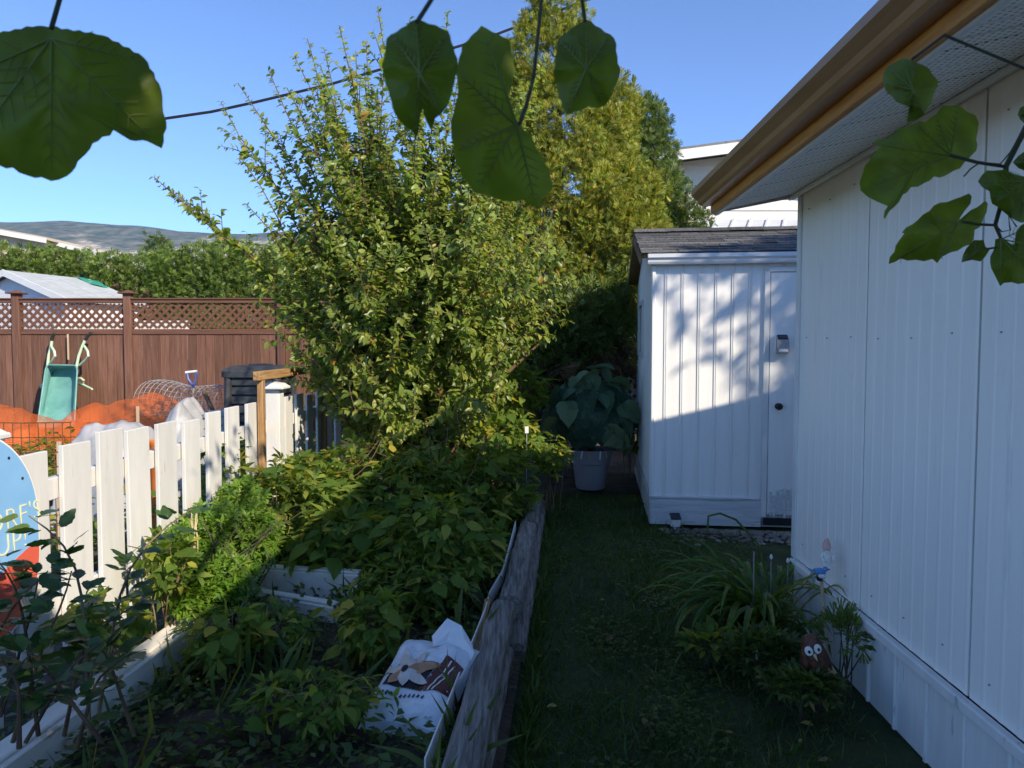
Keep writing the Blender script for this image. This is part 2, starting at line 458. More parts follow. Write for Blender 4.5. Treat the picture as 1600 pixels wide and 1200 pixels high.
def net_material(name, colour, hole=0.4, freq=90.0):
    """fine woven net: threads and square holes"""
    m, nt, b = _base(name)
    L = nt.links
    tc = nt.nodes.new('ShaderNodeTexCoord')
    sx = nt.nodes.new('ShaderNodeSeparateXYZ')
    L.new(tc.outputs['UV'], sx.inputs[0])
    outs = []
    for k in ('X', 'Y'):
        mu = nt.nodes.new('ShaderNodeMath'); mu.operation = 'MULTIPLY'; mu.inputs[1].default_value = freq
        L.new(sx.outputs[k], mu.inputs[0])
        fr = nt.nodes.new('ShaderNodeMath'); fr.operation = 'FRACT'; L.new(mu.outputs[0], fr.inputs[0])
        gt = nt.nodes.new('ShaderNodeMath'); gt.operation = 'GREATER_THAN'; gt.inputs[1].default_value = 1 - math.sqrt(hole)
        L.new(fr.outputs[0], gt.inputs[0]); outs.append(gt.outputs[0])
    mm = nt.nodes.new('ShaderNodeMath'); mm.operation = 'MULTIPLY'
    L.new(outs[0], mm.inputs[0]); L.new(outs[1], mm.inputs[1])
    tr = nt.nodes.new('ShaderNodeBsdfTransparent')
    ms = nt.nodes.new('ShaderNodeMixShader')
    L.new(mm.outputs[0], ms.inputs['Fac']); L.new(b.outputs[0], ms.inputs[1]); L.new(tr.outputs[0], ms.inputs[2])
    L.new(ms.outputs[0], nt.nodes['Material Output'].inputs['Surface'])
    b.inputs['Base Color'].default_value = (*colour, 1)
    b.inputs['Roughness'].default_value = 0.55
    return m


M_['net_orange'] = net_material('orange_net', (0.80, 0.17, 0.03), 0.64, 90)
M_['net_green'] = net_material('green_net', (0.045, 0.11, 0.085), 0.72, 60)


def soffit_material():
    m, nt, b = _base('soffit_vented')
    L = nt.links
    tc = nt.nodes.new('ShaderNodeTexCoord')
    sx = nt.nodes.new('ShaderNodeSeparateXYZ'); L.new(tc.outputs['Object'], sx.inputs[0])
    outs = []
    for k, f in (('X', 62.0), ('Y', 40.0)):
        mu = nt.nodes.new('ShaderNodeMath'); mu.operation = 'MULTIPLY'; mu.inputs[1].default_value = f
        L.new(sx.outputs[k], mu.inputs[0])
        fr = nt.nodes.new('ShaderNodeMath'); fr.operation = 'FRACT'; L.new(mu.outputs[0], fr.inputs[0])
        sb = nt.nodes.new('ShaderNodeMath'); sb.operation = 'SUBTRACT'; sb.inputs[1].default_value = 0.5; L.new(fr.outputs[0], sb.inputs[0])
        p = nt.nodes.new('ShaderNodeMath'); p.operation = 'MULTIPLY'; L.new(sb.outputs[0], p.inputs[0]); L.new(sb.outputs[0], p.inputs[1])
        outs.append(p.outputs[0])
    ad = nt.nodes.new('ShaderNodeMath'); ad.operation = 'ADD'; L.new(outs[0], ad.inputs[0]); L.new(outs[1], ad.inputs[1])
    lt = nt.nodes.new('ShaderNodeMath'); lt.operation = 'LESS_THAN'; lt.inputs[1].default_value = 0.045; L.new(ad.outputs[0], lt.inputs[0])
    mx = nt.nodes.new('ShaderNodeMix'); mx.data_type = 'RGBA'
    mx.inputs['A'].default_value = (0.80, 0.78, 0.73, 1); mx.inputs['B'].default_value = (0.12, 0.11, 0.1, 1)
    L.new(lt.outputs[0], mx.inputs['Factor']); L.new(mx.outputs['Result'], b.inputs['Base Color'])
    b.inputs['Roughness'].default_value = 0.5
    return m


M_['soffit'] = soffit_material()


def hill_material():
    m, nt, b = _base('hill_forest')
    L = nt.links
    tc = nt.nodes.new('ShaderNodeTexCoord')
    n1 = nt.nodes.new('ShaderNodeTexNoise'); n1.inputs['Scale'].default_value = 0.0035; n1.inputs['Detail'].default_value = 9
    n1.inputs['Roughness'].default_value = 0.68
    L.new(tc.outputs['Object'], n1.inputs['Vector'])
    sx = nt.nodes.new('ShaderNodeSeparateXYZ'); L.new(tc.outputs['Object'], sx.inputs[0])
    mr = nt.nodes.new('ShaderNodeMapRange')      # open rocky slopes lie low, forest above
    mr.inputs['From Min'].default_value = 330; mr.inputs['From Max'].default_value = 500
    mr.inputs['To Min'].default_value = 0.17; mr.inputs['To Max'].default_value = -0.22
    L.new(sx.outputs['Z'], mr.inputs['Value'])
    ad = nt.nodes.new('ShaderNodeMath'); ad.operation = 'ADD'
    L.new(n1.outputs['Fac'], ad.inputs[0]); L.new(mr.outputs['Result'], ad.inputs[1])
    r = ramp(nt, [(0.40, (0.07, 0.082, 0.055)), (0.52, (0.13, 0.125, 0.09)), (0.57, (0.36, 0.31, 0.25)), (0.70, (0.48, 0.42, 0.34))])
    L.new(ad.outputs[0], r.inputs['Fac'])
    n2 = nt.nodes.new('ShaderNodeTexNoise'); n2.inputs['Scale'].default_value = 0.022; n2.inputs['Detail'].default_value = 8
    L.new(tc.outputs['Object'], n2.inputs['Vector'])
    r2 = ramp(nt, [(0.40, (0.30, 0.38, 0.32)), (0.60, (1.3, 1.25, 1.2))])
    L.new(n2.outputs['Fac'], r2.inputs['Fac'])
    mx = nt.nodes.new('ShaderNodeMix'); mx.data_type = 'RGBA'; mx.blend_type = 'MULTIPLY'; mx.inputs['Factor'].default_value = 1
    L.new(r.outputs['Color'], mx.inputs['A']); L.new(r2.outputs['Color'], mx.inputs['B'])
    L.new(mx.outputs['Result'], b.inputs['Base Color'])
    b.inputs['Roughness'].default_value = 1.0
    b.inputs['Specular IOR Level'].default_value = 0.0
    return m


# ------------------------------------------------------------------ foliage tools
def tmpl(pts, faces):
    return np.array(pts, dtype=np.float32), np.array(faces, dtype=np.int32)


# pointed oval, folded along the midrib and drooping at the tip (x = length, y = width, z = normal)
LEAF = tmpl([(0, 0, 0), (0.33, 0.24, 0.07), (0.33, 0, 0.0), (0.33, -0.24, 0.07), (0.68, 0.2, 0.03), (0.68, 0, -0.04), (0.68, -0.2, 0.03), (1, 0, -0.16)],
            [(0, 2, 1), (0, 3, 2), (1, 2, 5), (1, 5, 4), (2, 3, 6), (2, 6, 5), (4, 5, 7), (5, 6, 7)])
OVAL = tmpl([(0, 0, 0), (0.45, 0.27, 0.06), (0.5, 0, 0), (0.45, -0.27, 0.06), (1, 0, -0.12)],
            [(0, 2, 1), (0, 3, 2), (1, 2, 4), (2, 3, 4)])
SPRAY = tmpl([(0, 0, 0), (0.75, 0.05, 0.03), (1.0, 0.0, -0.05), (0.7, -0.05, 0.0),
              (0.1, 0.02, 0), (0.62, 0.36, 0.05), (0.72, 0.28, 0.0),
              (0.1, -0.02, 0), (0.62, -0.36, -0.03), (0.72, -0.28, 0.03),
              (0.3, 0, 0), (0.85, 0.2, 0.1), (0.9, 0.12, 0.04),
              (0.3, 0, 0), (0.85, -0.2, -0.08), (0.9, -0.12, 0.0)],
             [(0, 3, 1), (1, 3, 2), (4, 6, 5), (7, 8, 9), (10, 12, 11), (13, 14, 15)])
BLADE = tmpl([(0, -0.06, 0), (0, 0.06, 0), (0.6, 0.035, 0.05), (0.6, -0.035, 0.05), (1, 0, -0.1)],
             [(0, 1, 2), (0, 2, 3), (3, 2, 4)])
TRIFOIL = tmpl([(0, 0, 0), (0.5, 0.17, 0.04), (0.55, 0, -0.01), (0.5, -0.17, 0.04), (1, 0, -0.14),
                (0.1, 0, 0), (0.3, 0.42, 0.0), (0.42, 0.2, 0.03), (0.45, 0.62, -0.1), (0.52, 0.4, 0.0),
                (0.1, 0, 0), (0.3, -0.42, 0.0), (0.42, -0.2, 0.03), (0.45, -0.62, -0.1), (0.52, -0.4, 0.0)],
               [(0, 2, 1), (0, 3, 2), (1, 2, 4), (2, 3, 4), (5, 7, 6), (6, 7, 9), (6, 9, 8), (10, 11, 12), (11, 14, 12), (11, 13, 14)])


def unit(a):
    return a / np.maximum(np.linalg.norm(a, axis=-1, keepdims=True), 1e-9)


class Cloud:
    """many small leaves in one mesh"""
    def __init__(s): s.V, s.T, s.n = [], [], 0

    def add(s, t, pos, xdir, nrm, size):
        tv, tf = t
        pos = np.asarray(pos, dtype=np.float64).reshape(-1, 3)
        N = len(pos)
        if N == 0: return s
        x = unit(np.asarray(xdir, dtype=np.float64).reshape(-1, 3) + rng.normal(0, 1e-4, (N, 3)))
        y = unit(np.cross(np.asarray(nrm, dtype=np.float64).reshape(-1, 3), x) + rng.normal(0, 1e-5, (N, 3)))
        z = np.cross(x, y)
        size = np.broadcast_to(np.asarray(size, dtype=np.float64).reshape(-1, 1, 1), (N, 1, 1))
        V = (tv[None, :, 0:1] * x[:, None, :] + tv[None, :, 1:2] * y[:, None, :] + tv[None, :, 2:3] * z[:, None, :]) * size + pos[:, None, :]
        s.V.append(V.reshape(-1, 3))
        s.T.append((tf[None] + (np.arange(N) * len(tv))[:, None, None]).reshape(-1, 3) + s.n)
        s.n += N * len(tv)
        return s

    def build(s, name, m, parent=None, kind=None):
        o = inst(name, np_mesh(name, np.concatenate(s.V), np.concatenate(s.T), m), None, parent)
        if kind: o['kind'] = kind
        return o


def rand_dirs(n):
    return unit(rng.normal(0, 1, (n, 3)))


def lumps(c, ells, t, n, size, spread=0.22, up=0.35, droop=0.0):
    """leaves over the shell of several ellipsoids: (centre, radii) each"""
    vol = np.array([(r[0] * r[1] + r[0] * r[2] + r[1] * r[2]) for _, r in ells])
    cnt = np.maximum(1, (n * vol / vol.sum())).astype(int)
    for (ce, r), k in zip(ells, cnt):
        d = rand_dirs(k)
        rr = 1 - np.abs(rng.normal(0, spread, (k, 1)))
        rr = np.clip(rr, 0.25, 1.08)
        wob = 1 + 0.16 * np.sin(d[:, 0:1] * 7 + ce[0] * 3) * np.sin(d[:, 2:3] * 8 + ce[2] * 5) + 0.1 * np.sin(d[:, 1:2] * 17 + d[:, 2:3] * 13)
        pos = np.array(ce) + d * np.array(r) * rr * wob
        nr = unit(d / np.array(r))
        x = unit(nr * 0.45 + rng.normal(0, 0.6, (k, 3)) + np.array([0, 0, up]))
        nn = unit(nr * 0.9 + rng.normal(0, 0.5, (k, 3)) + np.array([0.15, -0.15, 0.35]))
        c.add(t, pos, x, nn, size * rng.uniform(0.6, 1.35, k))
    return c


def curve(p0, p1, sag, n=8, jit=0.03):
    p0, p1 = np.array(p0, float), np.array(p1, float)
    t = np.linspace(0, 1, n)[:, None]
    L = np.linalg.norm(p1 - p0)
    pts = p0 + (p1 - p0) * t + np.array(sag)[None] * (4 * t * (1 - t))
    pts[1:-1] += rng.normal(0, jit * L * 0.12, (n - 2, 3))
    return pts


def along(pts, s):
    seg = np.linalg.norm(np.diff(pts, axis=0), axis=1)
    cum = np.concatenate([[0], np.cumsum(seg)])
    s = np.clip(np.asarray(s) * cum[-1], 0, cum[-1] - 1e-6)
    i = np.clip(np.searchsorted(cum, s, side='right') - 1, 0, len(seg) - 1)
    f = ((s - cum[i]) / np.maximum(seg[i], 1e-9))[:, None]
    p = pts[i] * (1 - f) + pts[i + 1] * f
    return p, unit(pts[i + 1] - pts[i])


def leaves_on(c, pts, t, spacing, size, s0=0.15, s1=1.0, droop=0.25, spread=0.9):
    L = np.linalg.norm(np.diff(pts, axis=0), axis=1).sum()
    n = max(2, int(L * (s1 - s0) / spacing))
    s = np.linspace(s0, s1, n) + rng.normal(0, 0.003, n)
    p, d = along(pts, s)
    side = unit(np.cross(d, rand_dirs(n)))
    x = unit(d * 0.55 + side * spread + np.array([0, 0, -droop]))
    nn = unit(np.cross(np.cross(x, np.array([0, 0, 1.0])), x) * 0.7 + np.array([0.5, -0.55, 0.25]) + rng.normal(0, 0.45, (n, 3)))
    taper = 1 - 0.45 * np.clip((s - 0.7) / 0.3, 0, 1)
    c.add(t, p, x, nn, size * taper * np.clip(rng.normal(1, 0.28, n), 0.4, 1.7))


# ================================================================== SETTING
# ground: one sheet to the horizon
def ground_sheet():
    xs = np.unique(np.concatenate([np.linspace(-30, 30, 41), [-6500, -3000, -1200, -500, -200, -80, 80, 200, 500, 1200, 3000, 6500]]))
    ys = np.unique(np.concatenate([np.linspace(-20, 40, 41), [-600, -200, -60, 90, 200, 500, 1200, 2500, 4500, 6500]]))
    X, Y = np.meshgrid(xs, ys)
    Z = np.full_like(X, -0.04)
    V = np.stack([X, Y, Z], -1).reshape(-1, 3)
    nx = len(xs)
    F = [(j * nx + i, j * nx + i + 1, (j + 1) * nx + i + 1, (j + 1) * nx + i) for j in range(len(ys) - 1) for i in range(nx - 1)]
    return inst('ground', np_mesh('ground', V, F, M_['field'], nper=4))


tag(ground_sheet(), 'dry ground reaching out to the hills', kind='structure')


def timber_x(y):
    return 0.05 + 0.082 * (y - 3.69)


def patch(name, m, x0f, x1f, y0, y1, z, amp, nx, ny, seed, label):
    r = np.random.default_rng(seed)
    ys = np.linspace(y0, y1, ny)
    V = []
    for y in ys:
        xs = np.linspace(x0f(y), x1f(y), nx)
        for x in xs:
            zz = z + amp * (0.5 * math.sin(x * 5.1 + y * 2.3) * math.sin(y * 4.2 - x) + 0.3 * math.sin(x * 13 + y * 11)) + r.normal(0, amp * 0.25)
            V.append((x, y, zz))
    F = [(j * nx + i, j * nx + i + 1, (j + 1) * nx + i + 1, (j + 1) * nx + i) for j in range(ny - 1) for i in range(nx - 1)]
    o = inst(name, np_mesh(name, V, F, m, True, 4))
    return tag(o, label, kind='structure')


HX = lambda y: 1.41 + 0.034 * y          # the home's wall line
patch('lawn', M_['lawn'], lambda y: timber_x(y) + 0.02, lambda y: 1.9 if y < 3.9 else 3.6, -5, 7.3, 0.0, 0.014, 30, 90, 1, 'shaded strip of lawn between the garden bed and the home')
patch('garden_bed', M_['soil'], lambda y: -13.0, lambda y: timber_x(y) + 0.03, -4, 11.4, 0.05, 0.03, 90, 90, 2, 'dark soil of the overgrown garden bed')
patch('back_bed', M_['soil'], lambda y: 0.2, lambda y: 4.2, 7.25, 11.5, 0.02, 0.03, 26, 26, 3, 'bare dark soil under the cedars beside the shed')




# hills
def hills():
    xs = np.linspace(-3600, 2400, 170)
    ys = np.linspace(1500, 4300, 60)
    r = np.random.default_rng(4)
    ph = r.uniform(0, 6.28, 40)

    def h(x, y):
        t = np.clip((y - 1500) / 1500, 0, 1)
        low = 290 * np.clip((y - 1550) / 500, 0, 1) * np.exp(-((x + 1250) / 900.0) ** 2) * np.exp(-((y - 2100) / 500.0) ** 2)
        ridge = (535 - 0.024 * (x + 2000)) * (t ** 0.9)
        ridge = ridge + 20 * np.sin(x / 420 + 1.2) * t + 12 * np.sin(x / 160 + 0.6) * t
        z = np.maximum(ridge * np.exp(-np.clip(y - 3000, 0, None) ** 2 / 900.0 ** 2), low)
        for k in range(12):
            f = 0.004 * 1.5 ** k
            if f > 0.05: break
            z = z + (9.0 / 1.45 ** k) * np.sin(x * f + ph[k] + 2 * np.sin(y * f * 0.7 + ph[k + 12])) * np.sin(y * f + ph[k + 20]) * t
        return z
    X, Y = np.meshgrid(xs, ys)
    Z = h(X, Y) - 5
    V = np.stack([X, Y, Z], -1).reshape(-1, 3)
    nx = len(xs)
    F = [(j * nx + i, j * nx + i + 1, (j + 1) * nx + i + 1, (j + 1) * nx + i) for j in range(len(ys) - 1) for i in range(nx - 1)]
    o = inst('hills', np_mesh('hills', V, F, hill_material(), True, 4))
    tag(o, 'long forested hillside with pale rocky slopes on the horizon', kind='structure')


hills()

# haze: the air between here and the hills
hz = MB().box((-600, 2100, 330), (6600, 5000, 662)).build('haze', None)
hm = bpy.data.materials.new('haze_air'); hm.use_nodes = True
hn = hm.node_tree; hn.nodes.remove(hn.nodes['Principled BSDF'])
pv = hn.nodes.new('ShaderNodeVolumePrincipled')
pv.inputs['Color'].default_value = (0.58, 0.76, 1.0, 1)
pv.inputs['Density'].default_value = 0.00010
pv.inputs['Anisotropy'].default_value = 0.0
hn.links.new(pv.outputs[0], hn.nodes['Material Output'].inputs['Volume'])
hz.data.materials.append(hm)
tag(hz, 'pale blue summer haze in front of the far hills', kind='stuff')


# ------------------------------------------------------------------ the home on the right
def home():
    root = thing('mobile_home', (1.55, 3.8, 0), 'white mobile home with ribbed metal siding, tan gutter and vented soffit on the right', 'house')
    k = math.sqrt(1 + 0.034 ** 2)
    u = Vector((-0.034, -1, 0)) / k         # towards the camera
    n = Vector((-1, 0.034, 0)) / k          # outward
    C = Vector((HX(3.8), 3.8, 0))
    z0, z1 = 0.37, 2.335
    # frame: local x along u, local y = outward n, z up
    B = Matrix((u, n, Vector((0, 0, 1)))).transposed().to_4x4()
    B.translation = C
    # backing wall (dark behind the seams)
    MB().box((4.4, -0.06, 1.25), (8.8, 0.1, 2.4), B).build('wall', M_['dark_gap'], root)
    # far gable end wall
    MB().prism([B @ Vector(p) for p in ((0.012, -0.004, 0.05), (0.012, -6.2, 0.05), (0.012, -6.2, 2.3), (0.012, -3.1, 2.92), (0.012, -0.004, 2.34))], u * -0.03).build('end_wall', M_['siding'], root)
    # siding panels, shared mesh: shallow ribs
    pw = 0.775
    prof = []
    ribs = 9
    step = (pw - 0.011) / ribs
    for i in range(ribs):
        a = i * step
        prof += [(a, 0.0), (a + step * 0.66, 0.0), (a + step * 0.74, 0.0015), (a + step * 0.86, 0.0015), (a + step * 0.94, 0.0)]
    prof.append((pw - 0.011, 0.0))
    vs, fs = [], []
    for zz in (z0, z1):
        vs += [(a, b + 0.004, zz) for a, b in prof]
    m_ = len(prof)
    fs = [(i, i + 1, i + 1 + m_, i + m_) for i in range(m_ - 1)]
    vs += [(a, -0.008, z0) for a in (0, pw - 0.011)] + [(a, -0.008, z1) for a in (0, pw - 0.011)]
    b0 = 2 * m_
    fs += [(0, m_, b0 + 2, b0), (m_ - 1, b0 + 1, b0 + 3, 2 * m_ - 1)]
    pm = MB().add(vs, fs).mesh('siding_panel', M_['siding'])
    for i in range(11):
        M = B @ Matrix.Translation((0.0 + i * pw + (0.0 if i else 0.004), R.uniform(-0.001, 0.001), 0))
        p = inst('siding_panel', pm, M, root)
        if i < 4:
            for sx in (0.10, 0.36, 0.62):
                for zz in (0.47, 1.55, 2.22):
                    inst('nail', NAIL, M @ Matrix.Translation((sx, 0.006, zz + R.uniform(-0.01, 0.01))), p)
    # corner trim
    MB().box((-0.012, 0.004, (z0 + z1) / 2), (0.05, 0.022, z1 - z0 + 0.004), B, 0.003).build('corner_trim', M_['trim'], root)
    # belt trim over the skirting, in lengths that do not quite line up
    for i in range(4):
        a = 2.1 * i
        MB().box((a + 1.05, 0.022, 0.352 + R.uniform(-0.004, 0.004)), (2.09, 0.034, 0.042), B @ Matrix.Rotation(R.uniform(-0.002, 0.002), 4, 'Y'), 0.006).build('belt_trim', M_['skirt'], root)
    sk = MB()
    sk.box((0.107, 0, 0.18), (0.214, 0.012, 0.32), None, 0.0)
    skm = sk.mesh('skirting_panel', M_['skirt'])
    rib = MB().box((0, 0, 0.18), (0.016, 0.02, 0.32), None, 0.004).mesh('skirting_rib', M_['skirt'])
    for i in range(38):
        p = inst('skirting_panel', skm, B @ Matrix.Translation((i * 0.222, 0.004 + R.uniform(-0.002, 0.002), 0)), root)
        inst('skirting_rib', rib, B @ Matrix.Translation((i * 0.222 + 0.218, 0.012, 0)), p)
    # soffit: slopes down to the fascia with the roof pitch
    ov, drop = 0.43, 0.092
    ang = math.atan2(drop, ov)
    S = B @ Matrix.Translation((0, 0.012, z1 - 0.004)) @ Matrix.Rotation(-ang, 4, 'X')
    W_ = math.hypot(ov, drop)
    sp = []
    per = 0.075
    for i in range(4):
        sp += [(i * per + 0.004, 0.0), (i * per + per - 0.009, 0.0), (i * per + per - 0.005, 0.006)]
    vs = [(a, 0, h) for a, h in sp] + [(a, W_, h) for a, h in sp]
    q = len(sp)
    som = MB().add(vs, [(i, i + 1, i + 1 + q, i + q) for i in range(q - 1)]).mesh('soffit_panel', M_['soffit'])
    for i in range(29):
        inst('soffit_panel', som, S @ Matrix.Translation((-0.05 + i * 0.3, 0, 0)), root)
    MB().box((4.3, 0.02, -0.012), (8.8, 0.03, 0.022), S, 0.004).build('soffit_trim', M_['trim'], root)
    MB().box((4.3, W_ - 0.012, -0.008), (8.8, 0.024, 0.018), S, 0.003).build('soffit_edge', M_['trim'], root)
    # fascia, gutter, roof
    zf = z1 - drop
    MB().box((4.3, ov + 0.022, zf + 0.052), (8.76, 0.022, 0.13), B, 0.002).build('fascia', M_['fascia'], root)
    gy, gz = ov + 0.036, zf + 0.03
    gp = [(gy, gz), (gy + 0.05, gz), (gy + 0.062, gz + 0.012), (gy + 0.070, gz + 0.03), (gy + 0.088, gz + 0.045), (gy + 0.102, gz + 0.055), (gy + 0.104, gz + 0.082), (gy + 0.094, gz + 0.082), (gy + 0.094, gz + 0.062), (gy + 0.060, gz + 0.040), (gy + 0.045, gz + 0.010), (gy + 0.006, gz + 0.010), (gy + 0.006, gz + 0.085), (gy, gz + 0.085)]
    g = MB().prism([B @ Vector((-0.08, a, z)) for a, z in gp], u * 8.8).build('gutter', M_['gutter'], root)
    MB().prism([B @ Vector((-0.086, a, z)) for a, z in gp[:8] + [gp[13]]], u * 0.005).build('end_cap', M_['gutter'], g)
    # low-pitched roof
    e0 = Vector((-0.1, ov + 0.06, zf + 0.118)); rz = 3.0
    rd = [(ov + 0.06, zf + 0.118), (-2.85, rz), (-6.9, 2.2), (-6.9, 2.16), (-2.85, rz - 0.045), (ov + 0.02, zf + 0.085)]
    MB().prism([B @ Vector((-0.08, a, z)) for a, z in rd], u * 8.9).build('roof', M_['roof_flat'], root)
    MB().prism([B @ Vector((-0.083, a, z)) for a, z in ((ov + 0.03, zf + 0.10), (-2.85, rz - 0.02), (-2.85, rz - 0.14), (ov + 0.03, zf - 0.01))], u * -0.018).build('rake_board', M_['trim'], root)
    return root


NAIL = MB().lathe([(0.0001, 0.004), (0.002, 0.0036), (0.0032, 0.0016), (0.0032, -0.003)], 6, Matrix.Rotation(-math.pi / 2, 4, 'X')).mesh('nail', M_['grey_metal'])
home()


# ------------------------------------------------------------------ the shed
def shed():
    k = math.hypot(1, 0.1216)
    w = Vector((1, -0.1216, 0)) / k          # along the front to the right
    v = Vector((0.1216, 1, 0)) / k           # back along the side
    C = Vector((1.185, 5.95, 0))
    root = thing('garden_shed', C, 'white garden shed with grooved siding, shingle roof and a plain white door', 'shed')
    B = Matrix((w, v, Vector((0, 0, 1)))).transposed().to_4x4(); B.translation = C
    L, D, ZT = 2.7, 2.5, 2.2
    # core, set back behind the boards
    MB().box((L / 2, D / 2, 1.1), (L - 0.03, D - 0.03, 2.16), B).build('wall', M_['siding_shed'], root)
    # front boards with a raised double batten
    pw = 0.1355
    pr = [(0.0, 0.0), (pw - 0.026, 0.0), (pw - 0.024, -0.007), (pw - 0.017, -0.007), (pw - 0.015, -0.001), (pw - 0.010, -0.001), (pw - 0.008, -0.007), (pw - 0.003, -0.007), (pw - 0.001, 0.0)]
    q = len(pr)

    def board_mesh(za, zb, nm):
        return MB().add([(a, b, za) for a, b in pr] + [(a, b, zb) for a, b in pr], [(i, i + 1, i + 1 + q, i + q) for i in range(q - 1)]).mesh(nm, M_['siding_shed'])
    fb = board_mesh(0.255, 2.2, 'front_board')
    for i in range(7):
        if i * pw > 0.90: break
        inst('front_board', fb, B @ Matrix.Translation((i * pw + (-0.026), 0.0, 0)), root)
    tb = board_mesh(2.165, 2.2, 'board_over_door')
    for i in range(7, 20): inst('board_over_door', tb, B @ Matrix.Translation((i * pw - 0.026, 0, 0)), root)
    fb2 = board_mesh(0.1, 2.16, 'front_board_right')
    for i in range(13, 20): inst('front_board', fb2, B @ Matrix.Translation((i * pw - 0.026, 0.001, 0)), root)
    # side boards, narrow ribs
    sw = 0.062
    sprf = [(0, 0), (sw * 0.6, 0), (sw * 0.7, -0.006), (sw * 0.9, -0.006), (sw, 0)]
    # side local: x' along v, outward = -w
    BS = Matrix((v, w, Vector((0, 0, 1)))).transposed().to_4x4(); BS.translation = C
    slope = 0.285

    def gable(t):
        return 2.22 + slope * min(t, D - t)
    for i in range(int(D / sw)):
        a = i * sw
        m = MB()
        vs = [(a + p, b, 0.26) for p, b in sprf] + [(a + p, b, gable(a + p)) for p, b in sprf]
        m.add(vs, [(j, j + 1, j + 6, j + 5) for j in range(4)])
        # leave the window opening free
        if 1.28 < a < 1.86:
            m = MB()
            for za, zb in ((0.26, 1.46), (1.97, None)):
                vs = [(a + p, b, za) for p, b in sprf] + [(a + p, b, zb if zb else gable(a + p)) for p, b in sprf]
                m.add(vs, [(j, j + 1, j + 6, j + 5) for j in range(4)])
        m.build('side_board', M_['siding_shed'], root, M=BS)
    # gable fill behind the boards
    MB().prism([BS @ Vector(p) for p in ((0.02, 0.03, 2.15), (D - 0.02, 0.03, 2.15), (D / 2, 0.03, 2.62))], w * (L - 0.06)).build('gable', M_['siding_shed'], root)
    # window
    wr = MB()
    for (x0, x1, z0, z1) in ((1.25, 1.93, 1.42, 1.47), (1.25, 1.93, 1.95, 2.0), (1.25, 1.30, 1.471, 1.949), (1.88, 1.93, 1.471, 1.949)):
        wr.box(((x0 + x1) / 2, -0.012, (z0 + z1) / 2), (x1 - x0, 0.03, z1 - z0), BS, 0.004)
    wo = wr.build('window', M_['trim'], root)
    MB().box((1.58, 0.005, 1.71), (0.58, 0.004, 0.48), BS).build('pane', M_['glass'], wo)
    MB().box((1.56, -0.002, 1.71), (0.03, 0.014, 0.48), BS).build('mullion', M_['trim'], wo)
    # corner strip
    MB().box((-0.004, -0.004, 1.22), (0.028, 0.028, 1.93), B, 0.003).build('corner_trim', M_['siding_shed'], root)
    # base boards
    MB().box((0.435, -0.012, 0.135), (0.90, 0.022, 0.222), B, 0.003).build('base_board', M_['worn_white'], root)
    MB().box((0.43, -0.016, 0.256), (0.88, 0.034, 0.018), B, 0.003).build('base_ledge', M_['worn_white'], root)
    MB().box((D / 2, -0.012, 0.135), (D, 0.022, 0.23), BS, 0.003).build('base_board', M_['worn_white'], root)
    # door
    fr = MB()
    fr.box((0.905, -0.012, 1.13), (0.045, 0.026, 2.05), B, 0.003)
    fr.box((1.76, -0.012, 1.13), (0.045, 0.026, 2.05), B, 0.003)
    fr.box((1.33, -0.012, 2.145), (0.9, 0.026, 0.04), B, 0.003)
    fr.build('door_frame', M_['trim'], root)
    d = MB().box((1.333, -0.006, 1.125), (0.80, 0.03, 1.99), B, 0.004).build('door', M_['worn_white'], root)
    d.data.materials[0] = M_['siding_shed']
    # peeling slats at the foot of the door
    for i in range(12):
        MB().box((0.96 + i * 0.028, -0.023, 0.25 + R.uniform(-0.05, 0.02)), (0.02, 0.006, 0.22 + R.uniform(-0.05, 0.04)), B).build('foot_strip', M_['worn_white'], d)
    kb = MB().lathe([(0.026, 0), (0.026, 0.006), (0.011, 0.010), (0.011, 0.030), (0.024, 0.036), (0.029, 0.048), (0.022, 0.060), (0.003, 0.064)], 18, B @ Matrix.Translation((1.005, -0.021, 1.03)) @ Matrix.Rotation(math.pi / 2, 4, 'X'))
    kb.build('door_knob', M_['dark_metal'], d, True)
    MB().box((1.33, -0.03, 0.075), (0.86, 0.02, 0.06), B).build('threshold', M_['dark_gap'], root)
    # gutter
    gp = [(-0.018, 2.195), (-0.075, 2.195), (-0.085, 2.21), (-0.09, 2.228), (-0.108, 2.245), (-0.112, 2.275), (-0.104, 2.275), (-0.10, 2.25), (-0.082, 2.234), (-0.072, 2.204), (-0.024, 2.204), (-0.024, 2.275), (-0.018, 2.275)]
    g = MB().prism([B @ Vector((-0.055, a, z)) for a, z in gp], w * (L + 0.1)).build('gutter', M_['gutter_white'], root)
    MB().prism([B @ Vector((-0.06, a, z)) for a, z in gp[:6] + [gp[12]]], w * 0.004).build('end_cap', M_['gutter_white'], g)
    # roof deck and shingles
    ridge = 2.30 + slope * (D / 2 + 0.1)
    MB().prism([BS @ Vector(p) for p in ((-0.012, -0.1, 2.285), (D / 2, -0.1, ridge - 0.03), (D + 0.012, -0.1, 2.285), (D + 0.012, -0.1, 2.25), (D / 2, -0.1, ridge - 0.075), (-0.012, -0.1, 2.25))], w * (L + 0.2)).build('roof_deck', M_['wood'], root)
    MB().prism([BS @ Vector(p) for p in ((-0.02, -0.104, 2.282), (D / 2, -0.104, ridge - 0.03), (D + 0.1, -0.104, 2.262), (D + 0.1, -0.104, 2.17), (D / 2, -0.104, ridge - 0.13), (-0.02, -0.104, 2.20))], w * -0.016).build('rake_board', M_['cane'], root)
    a = math.atan(slope)
    n_rows, tabw = 9, 0.305
    run = (D / 2 + 0.08) / math.cos(a)
    ex = run / n_rows
